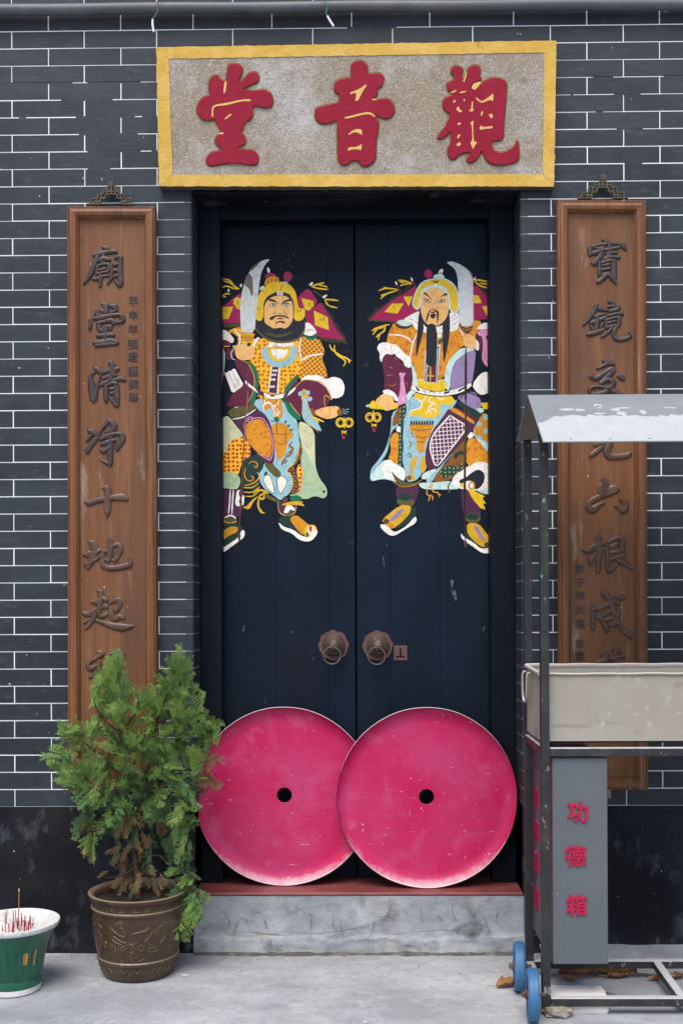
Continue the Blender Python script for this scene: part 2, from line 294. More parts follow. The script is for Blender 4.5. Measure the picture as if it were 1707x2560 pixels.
# ------------------------------------------------------------------ ground
mb = MB()
gx0, gx1, gy0, gy1 = -30, 30, -30, 6
nx, ny = 60, 44
xs = sorted(set([gx0, gx1] + [-3 + 6 * i / nx for i in range(nx + 1)])); ys = sorted(set([gy0, gy1] + [-3.6 + 3.7 * i / ny for i in range(ny + 1)]))
vs = []
for y in ys:
    for x in xs:
        z = 0.0
        if abs(x) <= 3 and -3.6 <= y <= 0.1:
            z = -abs(mnoise.noise(Vector((x * 1.6, y * 1.6, 0)))) * 0.005
        vs.append((x, y, z))
fs = [(j * len(xs) + i, j * len(xs) + i + 1, (j + 1) * len(xs) + i + 1, (j + 1) * len(xs) + i) for j in range(len(ys) - 1) for i in range(len(xs) - 1)]
mb.add(vs, fs, 0, True)
g = link('ground', mb.mesh('ground', m_ground)); g['kind'] = 'structure'

# ------------------------------------------------------------------ the brick wall
XL, XR = -2.55, 2.55                       # a little more wall than the photograph shows
OPL, OPR = P(485, 1500).x, P(1303, 1500).x   # door opening
ZTOP = P(30, 79).z; ZBOT = P(30, 2017).z
PITCH = (ZTOP - ZBOT) / 45.0
ZOPEN = P(890, 479).z
REV = 0.14                                  # depth of the reveal
JW = 0.0039; PROUD = 0.0014
wall = thing('temple_wall', (0, 0, 0), 'dark grey painted brick wall with thin white joints and black plinth', 'wall')
# backing: white joint paint 4 mm behind the brick faces
NC_TOP = 12                                 # courses above the photograph's first joint
ZW = ZTOP + NC_TOP * PITCH
mb = MB()
def slab(x0, x1, z0, z1, y0=PROUD, y1=0.45): mb.box((x0, y0, z0), (x1, y1, z1))
slab(XL, OPL - .03, ZBOT, ZW); slab(OPR + .03, XR, ZBOT, ZW); slab(OPL - .0295, OPR + .0295, ZOPEN + .05, ZW)
for sg, xo in ((1, OPL), (-1, OPR)):           # rounded corners of the opening
    q = xo - sg * PROUD; rc = .0104; prf = [(xo - sg * .0298, PROUD)] + [(q - sg * (rc - rc * math.sin(t)), PROUD + rc - rc * math.cos(t)) for t in [math.pi / 2 * i / 5 for i in range(6)]] + [(q, .3)]
    n_ = len(prf); mb.add([(x, y, ZBOT) for x, y in prf] + [(x, y, ZOPEN + .0495) for x, y in prf], [(i, i + 1, n_ + i + 1, n_ + i) for i in range(n_ - 1)], 1, True)
part('mortar', mb, [m_mortar, mat('grimy_joint_paint', (0.34, 0.34, 0.35), .8, [((0.12, 0.12, 0.13), 9, .45, .7, .8)])], wall)  # reveal joints take a dimmed joint paint, recess shade put into its colour
A = [-1690, -1509, -1327, -1146, -965, -783, -601, -419, -237, -54, 127.7, 308.5, 489, 686, 885, 1080, 1289, 1472, 1653.5, 1836, 2018, 2200, 2382, 2564]
B = [-1782, -1600, -1418, -1237, -1055, -873, -692, -510, -328, -146, 36, 217, 398, 588, 788, 987, 1187, 1381, 1563, 1745, 1927, 2109, 2291, 2473]
def jx(px): return P(px, 1500).x
bricks = []
for c in range(-NC_TOP, 45):
    z1 = ZTOP - c * PITCH - JW / 2; z0 = ZTOP - (c + 1) * PITCH + JW / 2
    lst = [jx(p) for p in (A if c % 2 == 1 else B)]
    lst = [XL] + [x for x in lst if XL + .05 < x < XR - .05] + [XR]
    segs = []
    if z0 < ZOPEN + .03:      # split at the door
        l = [x for x in lst if x < OPL - .03] ; r = [x for x in lst if x > OPR + .03]
        for i in range(len(l) - 1): segs.append((l[i] + JW / 2, l[i + 1] - JW / 2, 0))
        segs.append((l[-1] + JW / 2, OPL, 1)); segs.append((OPR, r[0] - JW / 2, 2))
        for i in range(len(r) - 1): segs.append((r[i] + JW / 2, r[i + 1] - JW / 2, 0))
    else:
        for i in range(len(lst) - 1): segs.append((lst[i] + JW / 2, lst[i + 1] - JW / 2, 0))
    for (x0, x1, k) in segs:
        x0j = x0 + rnd.uniform(-.0004, .0004); x1j = x1 + rnd.uniform(-.0004, .0004)
        bricks.append((x0 if k == 2 else x0j, x1 if k == 1 else x1j, z0 + rnd.uniform(-.0003, .0003), z1 + rnd.uniform(-.0003, .0003), k))
def to_px(p):
    v = ROT.transposed() @ (Vector(p) - CAM); return (CXP + F * v.x / -v.z, HZ - F * v.y / -v.z)
def hidden(x, y):
    if not (0 < x < 1707 and 0 < y < 2560): return True
    for (a, b, c_, d) in ((395, 1386, 110, 466), (168, 390, 514, 1982), (1393, 1620, 499, 1976), (1325, 1707, 992, 1105), (1350, 1707, 1668, 1880), (0, 1707, 5, 35)):
        if a < x < b and c_ < y < d: return True
    return False
def brick_verts(x0, x1, z0, z1, k, dy):
    """front faces with a small arris; corner bricks (k=1 left jamb, 2 right jamb) turn into the reveal with a rounded edge"""
    a = .0007; yb = .03; mbk = MB()
    if k == 0:
        v = [(x0, yb, z0), (x1, yb, z0), (x1, yb, z1), (x0, yb, z1), (x0, a + dy, z0), (x1, a + dy, z0), (x1, a + dy, z1), (x0, a + dy, z1),
             (x0 + a, dy, z0 + a), (x1 - a, dy, z0 + a), (x1 - a, dy, z1 - a), (x0 + a, dy, z1 - a)]
        mbk.add(v, [(8, 9, 10, 11), (4, 5, 9, 8), (5, 6, 10, 9), (6, 7, 11, 10), (7, 4, 8, 11), (0, 1, 5, 4), (1, 2, 6, 5), (2, 3, 7, 6), (3, 0, 4, 7)])
    else:
        rr = .011; prof = []
        if k == 1:
            prof = [(x0, yb), (x0, dy)] + [(x1 - rr + rr * math.sin(t), dy + rr - rr * math.cos(t)) for t in [math.pi / 2 * i / 5 for i in range(6)]] + [(x1, REV)]
        else:
            prof = [(x1, yb), (x1, dy)] + [(x0 + rr - rr * math.sin(t), dy + rr - rr * math.cos(t)) for t in [math.pi / 2 * i / 5 for i in range(6)]] + [(x0, REV)]
        n = len(prof); v = [(p[0], p[1], z0) for p in prof] + [(p[0], p[1], z1) for p in prof]
        f = [(i, i + 1, n + i + 1, n + i) for i in range(n - 1)]
        # top and bottom as strips towards the inside
        q = [(prof[0][0], REV, z0), (prof[0][0], REV, z1)]
        v += q
        f += [list(range(n)) + [2 * n], list(range(n, 2 * n)) + [2 * n + 1]]
        mbk.add(v, f)
    return mbk
scored = []
for i, b in enumerate(bricks):
    cnt = 0
    for u in (0.05, .25, .5, .75, .95):
        for w in (.2, .8):
            x, y = to_px((b[0] + (b[1] - b[0]) * u, 0, b[2] + (b[3] - b[2]) * w))
            if not hidden(x, y): cnt += 1
    scored.append((cnt / 10.0 * (b[1] - b[0]), i))
scored.sort(reverse=True)
own = set(i for s, i in scored[:298] if s > 0)
rest = MB()
for i, b in enumerate(bricks):
    dy = rnd.uniform(-.0008, .0008)
    m1 = brick_verts(*b, dy)
    if i in own: part('brick', m1, m_brick, wall)
    else: rest.add(m1.v, m1.f)
part('brickwork', rest, m_brick, wall, kind='stuff')
# joints that were painted over in grey
miss = [(207, [(-30, 182), (219, 352)]), (248, [(153, 282)]), (292, [(48, 66), (190, 338), (356, 393)]), (335, [(198, 345)]), (378, [(219, 352), (379, 394)]), (420, [(220, 276)]),
        (190, [(1481, 1532), (1658, 1745)]), (229, [(1425, 1432), (1534, 1600)]), (274, [(1488, 1506)]), (315, [(1540, 1606)]), (400, [(1560, 1604)]), (70, [(868, 990)])]
for (y, ss) in miss:
    for (a, b) in ss:
        p = P((a + b) / 2, y); c = round((ZTOP - p.z) / PITCH); z = ZTOP - c * PITCH
        mb = MB(); mb.box((P(a, y).x, .0006, z - JW / 2 - .0012), (P(b, y).x, .02, z + JW / 2 + .0012)); part('painted_joint', mb, m_brick, wall)
# rendered plinth with a slightly uneven face
def plinth(x0, x1):
    mb = MB(); n = max(6, int((x1 - x0) / .05)); m = 14; vs = []
    for j in range(m + 1):
        for i in range(n + 1):
            x = x0 + (x1 - x0) * i / n; z = -.02 + (ZBOT - .0015 + .02) * j / m
            edge = 1.0 if 0 < i < n and j < m else 0.0
            vs.append((x, -.001 + edge * .004 * mnoise.noise(Vector((x * 5, z * 5, 3))) - (0.012 * max(0, 1 - z / .05) if z < .05 else 0), z))
    fs = [(j * (n + 1) + i, j * (n + 1) + i + 1, (j + 1) * (n + 1) + i + 1, (j + 1) * (n + 1) + i) for j in range(m) for i in range(n)]
    mb.add(vs, fs, 0, True)
    mb.box((x0, .012, -.05), (x1, .3, ZBOT - .002))
    return part('plinth', mb, m_plinth, wall, 60)
plinth(XL, OPL); plinth(OPR, XR)
for (xa, xb) in ((OPL - .02, OPL), (OPR, OPR + .02)):   # plinth returns into the doorway
    mb = MB(); mb.box((xa, .002, .0), (xb, REV, ZBOT - .002)); part('plinth_return', mb, m_plinth, wall)
# remains of white paint down the right corner
mb = MB(); pts = []
for i in range(26):
    t = i / 25; py = 1760 + 440 * t
    x = P(1311, py).x + .003 * mnoise.noise(Vector((t * 23, 0, 0))); w = max(.0008, (.002 if t < .35 else .010) * (0.7 + 1.1 * mnoise.noise(Vector((t * 31, 5, 0)))))
    pts.append((x, w, P(1301, py).z))
mb.add([(x, -.0028, z) for x, w, z in pts] + [(x + w, -.0028, z) for x, w, z in pts] + [(x, .004, z) for x, w, z in pts] + [(x + w, .004, z) for x, w, z in pts],
       [(i, i + 1, 27 + i, 26 + i) for i in range(25)] + [(i, i + 1, 53 + i, 52 + i) for i in range(25)] + [(26 + i, 27 + i, 79 + i, 78 + i) for i in range(25)], 0, False)
part('paint_drip', mb, m_block, wall)

# cement skirting of rubble at the foot of the wall, right side
mb = MB(); n = 60; x0, x1 = OPR + .06, XR; vs = []
for i in range(n + 1):
    x = x0 + (x1 - x0) * i / n
    h = .03 + .012 * mnoise.noise(Vector((x * 7, 1, 0))); d = .075 + .02 * mnoise.noise(Vector((x * 5, 4, 0)))
    for (yy, zz) in ((-.006, h), (-.5 * d, h * .55 + .004 * mnoise.noise(Vector((x * 20, 2, 2)))), (-d, -.004)): vs.append((x, yy, zz))
mb.add(vs, [(i * 3 + k, i * 3 + 3 + k, i * 3 + 4 + k, i * 3 + 1 + k) for i in range(n) for k in range(2)], 0, True)
single('cement_skirting', mb, m_riser, (1.3, 0, 0), 'rough grey cement fillet along the wall foot behind the wheeled rack', 'skirting')

# ------------------------------------------------------------------ doorstep and sill
ZS = P(890, 2231).z
step = thing('door_step', (0, 0, 0), 'cracked grey cement doorstep with dull red painted sill under the black doors', 'doorstep')
mb = MB(); n, m = 160, 44; vs = []
for j in range(m + 1):
    for i in range(n + 1):
        x = OPL - .004 + (OPR - OPL + .008) * i / n; z = -.01 + (ZS - .012 + .01) * j / m
        t = j / m
        y = -.004 - .018 * max(0, .42 - t) - .004 * mnoise.noise(Vector((x * 9, z * 12, 0))) - (.013 if t < .30 + .05 * mnoise.noise(Vector((x * 6, 0, 0))) + .05 * mnoise.noise(Vector((x * 25, 4, 0))) else 0) - .004 * mnoise.noise(Vector((x * 30, z * 40, 7))) * (1 if t < .36 else .3)
        vs.append((x, y, z))
mb.add(vs, [(j * (n + 1) + i, j * (n + 1) + i + 1, (j + 1) * (n + 1) + i + 1, (j + 1) * (n + 1) + i) for j in range(m) for i in range(n)], 0, True)
mb.box((OPL, .012, -.02), (OPR, .42, ZS - .012))
part('riser', mb, m_riser, step, 70)
mb = MB(); mb.box((OPL - .003, -.007, ZS - .0125), (OPR + .003, .44, ZS), .004); part('sill', mb, m_sill, step)
# hairline cracks: grooves drawn as thin dark sunken strips
cr = random.Random(5)
mcrack = mat('crack_dirt', (0.12, 0.12, 0.12), .9)
for (cx, cy, L_, ang) in [(672, 2260, 60, 120), (655, 2290, 40, 60), (640, 2300, 50, 170), (735, 2262, 70, 40), (775, 2285, 45, 60), (832, 2290, 60, 88), (850, 2300, 50, 95), (935, 2300, 60, 85), (975, 2262, 55, 100), (940, 2292, 60, 5), (1000, 2285, 40, 170),
                          (1052, 2262, 50, 88), (1130, 2260, 50, 92), (1165, 2258, 55, 50), (1210, 2285, 60, 88), (1205, 2260, 50, 140), (1245, 2270, 40, 90), (600, 2290, 60, 100), (560, 2275, 45, 60), (1075, 2290, 45, 10), (700, 2330, 300, 2), (960, 2336, 280, -2), (1180, 2345, 220, 4), (590, 2330, 140, -3)]:
    mb = MB(); x, y = cx, cy; a = R(ang); pts = []
    for k in range(9):
        pts.append(P(x, y, -.0125 if y < 2325 else -.0335)); x += math.cos(a) * L_ / 8; y += math.sin(a) * L_ / 8; a += cr.uniform(-.45, .45) * (.25 if L_ > 100 else 1)
    ws = [.0003 + .0012 * math.sin(math.pi * k / 8) * cr.uniform(.3, 1.3) for k in range(9)]
    mb.tube(pts, ws, 5); part('crack', mb, mcrack, step)

mb = MB(); n = 120; vs = []                                     # dirt caught in the corner between step and ground
for i in range(n + 1):
    x = OPL + (OPR - OPL) * i / n; a = .5 + .8 * mnoise.noise(Vector((x * 8, 2, 0))) + .5 * mnoise.noise(Vector((x * 30, 6, 0))); a = max(.1, a)
    vs += [Vector((x, -.012, .004 + .010 * a)), Vector((x, -.028 - .004 * a, .003 + .004 * a)), Vector((x, -.034 - .016 * a, -.004))]
mb.add(vs, [(i * 3 + k, i * 3 + 3 + k, i * 3 + 4 + k, i * 3 + 1 + k) for i in range(n) for k in range(2)], 0, True)
part('dirt_line', mb, mat('corner_dirt', (0.085, 0.08, 0.072), .95, [((0.2, 0.19, 0.18), 25, .48, .7, .8)], [(70, .6, .004)], .1), step, 70)

# ------------------------------------------------------------------ door frame
dfr = thing('door_frame', (0, REV, ZS), 'black blue wooden door frame set back inside the brick opening', 'door frame')
FYL = P(555, 1500, REV).x; FYR = P(1226, 1500, REV).x; FZT = P(890, 545, REV).z
LEAF = REV + .075
for (a, b) in ((OPL + .002, FYL), (FYR, OPR - .002)):
    mb = MB(); mb.box((a, REV, ZS + .001), (b, REV + .12, ZOPEN + .03), .004); part('jamb', mb, m_frame, dfr)
mb = MB(); mb.box((FYL - .002, REV + .003, FZT), (FYR + .002, REV + .12, ZOPEN + .03), .004); part('head', mb, m_frame, dfr)
mb = MB(); mb.box((OPL + .001, .01, ZOPEN), (OPR - .001, REV + .1, ZOPEN + .048), .003); part('lintel', mb, m_plinth, wall)
mb = MB(); mb.box((OPL, REV + .13, ZS), (OPR, REV + .16, ZOPEN + .04)); part('backing_board', mb, m_black, dfr)

# ------------------------------------------------------------------ door leaves with planks
SEAM = P(889.5, 1500, LEAF).x
leafL = thing('door_leaf', (FYL, LEAF, ZS), 'left black wooden door leaf painted with the bearded guardian in yellow', 'door')
leafR = thing('door_leaf', (FYR, LEAF, ZS), 'right black wooden door leaf painted with the long-bearded guardian and lock plate', 'door')
def planks(leaf, xs_):
    for i in range(len(xs_) - 1):
        mb = MB(); mb.box((xs_[i] + .0003, LEAF + rnd.uniform(0, .0003), ZS + .004), (xs_[i + 1] - .0003, LEAF + .045, FZT + .03), .0005); part('plank', mb, m_door, leaf)
planks(leafL, [FYL - .03, P(689, 1500, LEAF).x, P(822, 1500, LEAF).x, SEAM - .0035])
planks(leafR, [SEAM + .0035, P(975, 1500, LEAF).x, P(1100, 1500, LEAF).x, FYR + .03])

for px_ in (689, 822):                                          # drying cracks that opened through the paint along the plank joints
    mb = MB(); q0 = P(px_, 600, LEAF); q1 = P(px_, 1420, LEAF); vs = []
    for i in range(41):
        z = q0.z + (q1.z - q0.z) * i / 40; w = .0005 * max(0.0, .5 + 1.3 * mnoise.noise(Vector((z * 7, px_, 0)))); vs += [Vector((q0.x - w, LEAF - .0036, z)), Vector((q0.x + w, LEAF - .0036, z))]
    mb.add(vs, [(2 * i, 2 * i + 1, 2 * i + 3, 2 * i + 2) for i in range(40)]); part('paint_crack', mb, m_black, leafL)
def disk_axis(): return Matrix.Rotation(R(90), 3, 'X')       # lathe axis turned to face the viewer
AX = Matrix(((1, 0, 0), (0, 0, -1), (0, 1, 0)))                # local z -> -Y
def knocker(leaf, px, py):
    c = P(px, py, LEAF); S = .0015 * (4 + LEAF) / 4
    mb = MB(); n = 48
    mb.lathe([(.0001, .004), (37 * S, .004), (37.5 * S, .0005)], c, n, 0, AX, True, lambda r, h, t: r * (1 + .035 * math.sin(t * 8 + 1) + .02 * math.sin(t * 13)))
    k = part('door_knocker', mb, m_rose, leaf)
    mb = MB()
    pr = [(29 * S, .004), (29 * S, .009), (27.5 * S, .011), (26 * S, .010), (25 * S, .018), (23 * S, .020), (21.5 * S, .019), (20 * S, .028), (18 * S, .030), (16.5 * S, .0295), (13 * S, .040), (8 * S, .045), (.0001, .047)]
    mb.lathe(pr, c + Vector((1 * S, 0, 0)), 40, 0, AX); part('boss', mb, m_iron, k)
    mb = MB(); rc = c + Vector((-3 * S, -.052, -24 * S))
    pts = [rc + Vector((21 * S * math.sin(t), .012 * (1 - math.cos(t)) * -.3, 21 * S * math.cos(t))) for t in [2 * math.pi * i / 40 for i in range(41)]]
    mb.tube(pts, .0034, 8, False)
    mb.tube([c + Vector((0, -.043, -2 * S)), c + Vector((-1 * S, -.056, -3 * S)), c + Vector((-3 * S, -.053, -9 * S))], .0035, 8)
    part('ring', mb, m_iron, k)
knocker(leafL, 833.7, 1613.5); knocker(leafR, 943.7, 1614.5)
a = P(984, 1614, LEAF); b = P(1018, 1651, LEAF)
mb = MB(); mb.box((a.x, LEAF - .003, b.z), (b.x, LEAF + .001, a.z), .001); kp = part('lock_plate', mb, m_rose, leafR)
mb = MB(); q0 = P(998.5, 1621, LEAF); q1 = P(1003.5, 1641, LEAF); mb.box((q0.x, LEAF - .0036, q1.z), (q1.x, LEAF - .002, q0.z))
q0 = P(989, 1640, LEAF); q1 = P(1012, 1643.5, LEAF); mb.box((q0.x, LEAF - .0038, q1.z), (q1.x, LEAF - .002, q0.z)); part('keyhole', mb, m_black, kp)

# ------------------------------------------------------------------ pipe and loose wires above the sign
pl = P(-250, 27, -.03); pr_ = P(1960, 8, -.03)
mb = MB(); rr = .0205
mb.tube([pl + (pr_ - pl) * (i / 30) + Vector((0, 0, .0015 * math.sin(i * .9))) for i in range(31)], rr, 20)
single('conduit_pipe', mb, m_pipe, (pl + pr_) / 2, 'long grey metal pipe running along the top of the brick wall', 'pipe')
def wire(pts, tip, lab):
    Y = -.075; mb = MB(); mb.tube([P(x, y, Y) for x, y in catmull(pts, 4)], .0026, 6, mi=0); 
    mb.tube([P(x, y, Y) for x, y in tip], [.0034, .0042, .0038], 6, mi=1)
    single('hanging_wire', mb, [m_wireg, m_wirew], P(*pts[0], Y), lab, 'wire', 'loose wires at the top of the wall')
wire([(397, -60), (395, 0), (395, 25), (388, 40), (382, 48)], [(382, 48), (382, 62), (385, 80)], 'green wire with white end hanging over the pipe near the left end of the sign')
wire([(806, -60), (811, -2), (817, 20), (815, 33), (818, 40)], [(818, 40), (826, 54), (834, 66)], 'green wire with white end hanging over the pipe above the middle of the sign')

# ------------------------------------------------------------------ name board over the door
sign = thing('name_board', (P(890, 466).x, 0, P(890, 466).z), 'granite name board with yellow border and three big red characters', 'sign')
ZS0, ZS1 = P(890, 466).z, P(890, 110).z
def sy(py): return -.035 - .035 * (466 - py) / 356.0           # leans forward at the top
def PS(px, py, d=0.0): return P(px, py, sy(py) - d)
m_edge = mat('bare_stone_edge', (0.105, 0.085, 0.06), .9, [((.2, .16, .10), 30, .5, .7, .6)], [(80, .5, .004)])  # bare stone sides, darkened: the shade of the underside is in this colour
def quadslab(name, c4, d0, d1, m_, parent, nx_=1, ny_=1, rough_=0.0, seed=0):
    """c4: TL, TR, BR, BL photo pixels; real slab between offset d0 (front) and d1 (back)"""
    mb = MB(); vs = []; 
    for j in range(ny_ + 1):
        for i in range(nx_ + 1):
            u = i / nx_; v = j / ny_
            x = (c4[0][0] * (1 - u) + c4[1][0] * u) * (1 - v) + (c4[3][0] * (1 - u) + c4[2][0] * u) * v
            y = (c4[0][1] * (1 - u) + c4[1][1] * u) * (1 - v) + (c4[3][1] * (1 - u) + c4[2][1] * u) * v
            e = 0 if 0 < i < nx_ and 0 < j < ny_ else 1
            nn = mnoise.noise(Vector((x * .05, y * .05, seed)))
            dx = rough_ * e * mnoise.noise(Vector((x * .08, y * .08, seed + 7))); dyy = rough_ * e * mnoise.noise(Vector((x * .08, y * .08, seed + 17)))
            vs.append(PS(x + dx, y + dyy, d0 + nn * rough_ * .0003))
    k = len(vs)
    fs = [(j * (nx_ + 1) + i, j * (nx_ + 1) + i + 1, (j + 1) * (nx_ + 1) + i + 1, (j + 1) * (nx_ + 1) + i) for j in range(ny_) for i in range(nx_)]
    rim = [i for i in range(nx_ + 1)] + [j * (nx_ + 1) + nx_ for j in range(1, ny_ + 1)] + [ny_ * (nx_ + 1) + i for i in range(nx_ - 1, -1, -1)] + [j * (nx_ + 1) for j in range(ny_ - 1, 0, -1)]
    back = [Vector((vs[i].x, -.002 if d1 is None else vs[i].y + d1, vs[i].z)) for i in rim]
    mb.add(vs + back, fs + [(rim[i], rim[(i + 1) % len(rim)], k + (i + 1) % len(rim), k + i) for i in range(len(rim))], 0, False)
    for q_ in range(nx_ * ny_, len(mb.f)): mb.m[q_] = 1
    return part(name, mb, [m_, m_edge], parent)
quadslab('stone_slab', [(400, 128), (1382, 112), (1378, 456), (405, 456)], 0, None, m_stone, sign, 40, 16, .6, 1)
TL, TR, BR, BL = (391, 118), (1390, 101), (1384.5, 466), (398, 466); tl, tr, br, bl = (422.5, 147), (1359, 131), (1356, 435), (431, 436.5)
quadslab('border_bar', [TL, TR, tr, tl], .0018, None, m_gold, sign, 70, 5, 2.2, 2)
quadslab('border_bar', [bl, br, BR, BL], .0018, None, m_gold, sign, 70, 5, 2.2, 3)
quadslab('border_bar', [TL, tl, bl, BL], .0022, None, m_gold, sign, 5, 30, 2.2, 4)
quadslab('border_bar', [tr, TR, BR, br], .0022, None, m_gold, sign, 5, 30, 2.2, 5)

def blob(name, frame, outline, holes, parent):
    ox, oy, s = frame
    def tr_(p): return (ox + p[0] / s, oy + p[1] / s)
    pts = [tr_(p) for p in smooth_closed(outline, 2)]
    n = len(pts)
    area = sum(pts[i][0] * pts[(i + 1) % n][1] - pts[(i + 1) % n][0] * pts[i][1] for i in range(n))
    sg = 1 if area > 0 else -1
    nrm = []
    for i in range(n):
        a = pts[i - 1]; b = pts[(i + 1) % n]; dx, dy = b[0] - a[0], b[1] - a[1]; l = math.hypot(dx, dy) or 1
        nrm.append((sg * dy / l, -sg * dx / l))
    def ring(off, d): return [PS(pts[i][0] + nrm[i][0] * off, pts[i][1] + nrm[i][1] * off, d) for i in range(n)]
    mb = MB(); r0 = ring(3.2, .0016); r1 = ring(.4, .0022)
    mb.add(r0 + r1, [(i, (i + 1) % n, n + (i + 1) % n, n + i) for i in range(n)], 1, False)
    r2 = ring(.4, .0022); r3 = ring(-.2, .0052); r4 = ring(-1.3, .0066)
    mb.add(r2 + r3 + r4, [(i, (i + 1) % n, n + (i + 1) % n, n + i) for i in range(n)] + [(n + i, n + (i + 1) % n, 2 * n + (i + 1) % n, 2 * n + i) for i in range(n)], 0, False)
    mb.add(r4, [list(range(n))], 0)
    ch = part(name, mb, [m_redpaint, m_olive], parent)
    for h in holes:
        hp = [tr_(p) for p in (smooth_closed(h, 1) if len(h) > 3 else h)]
        mb = MB(); k = len(hp); mb.add([PS(x, y, .0070) for x, y in hp] + [PS(x, y, .006) for x, y in hp], [list(range(k))] + [(i, (i + 1) % k, k + (i + 1) % k, k + i) for i in range(k)])
        part('gold_inlay', mb, m_goldline, ch)
    return ch
K1 = (380, 80, 3.0154)
blob('character', K1, [(575, 245), (640, 238), (682, 260), (678, 310), (655, 360), (655, 385), (690, 360), (730, 310), (780, 298), (806, 330), (800, 375), (760, 395), (665, 432), (770, 445), (850, 432), (895, 460), (915, 520), (905, 555), (880, 572), (820, 565), (765, 552), (758, 600), (760, 630), (735, 665), (695, 690), (688, 730), (668, 752), (690, 775), (712, 810), (700, 845), (660, 862), (632, 880), (700, 885), (780, 895), (803, 935), (795, 995), (760, 1005), (640, 990), (540, 992), (440, 1012), (408, 985), (410, 950), (440, 910), (520, 895), (525, 872), (490, 855), (475, 825), (485, 790), (515, 765), (520, 740), (490, 690), (475, 655), (430, 668), (380, 662), (345, 620), (335, 580), (355, 525), (395, 488), (440, 480), (430, 430), (432, 370), (460, 330), (495, 325), (510, 350), (540, 370), (560, 380), (566, 300)],
     [[(548, 370), (566, 372), (553, 462), (538, 458)], [(450, 640), (452, 575), (470, 548), (560, 535), (680, 508), (748, 508), (742, 522), (680, 520), (560, 552), (480, 558), (462, 580), (462, 640)], [(545, 655), (590, 615), (604, 622), (556, 658)], [(500, 762), (540, 755), (540, 770), (500, 772)]], sign)
K2 = (770, 140, 6.5333)
blob('character', K2, [(705, 150), (760, 95), (860, 75), (930, 110), (965, 170), (965, 270), (990, 295), (1100, 285), (1190, 285), (1235, 340), (1235, 420), (1190, 500), (1120, 540), (1135, 600), (1120, 650), (1060, 700), (1120, 715), (1240, 690), (1330, 715), (1390, 780), (1410, 880), (1390, 960), (1320, 1015), (1230, 1020), (1160, 985), (1090, 955), (1145, 1060), (1150, 1150), (1120, 1300), (1105, 1450), (1105, 1640), (1070, 1730), (980, 1800), (900, 1800), (845, 1760), (820, 1705), (720, 1705), (660, 1760), (600, 1785), (530, 1760), (485, 1700), (480, 1400), (480, 1050), (420, 1070), (330, 1105), (210, 1105), (130, 1050), (115, 970), (125, 860), (200, 830), (400, 780), (510, 760), (520, 620), (450, 600), (425, 540), (430, 450), (500, 390), (620, 365), (715, 355), (700, 240)],
     [[(685, 595), (760, 570), (860, 525), (935, 465), (962, 475), (900, 560), (860, 640), (820, 725), (765, 740), (790, 640), (770, 595), (690, 630)], [(590, 1000), (700, 975), (860, 935), (960, 915), (1030, 925), (1100, 985), (1090, 1000), (1010, 950), (900, 955), (720, 1005), (600, 1025)], [(650, 1285), (720, 1220), (800, 1190), (880, 1200), (880, 1300), (850, 1270), (780, 1240), (720, 1255), (665, 1295)], [(645, 1555), (660, 1490), (800, 1485), (880, 1430), (868, 1545), (840, 1525), (720, 1520)], [(1035, 705), (1095, 695), (1130, 715), (1060, 725)]], sign)
K3 = (1080, 140, 6.5333)
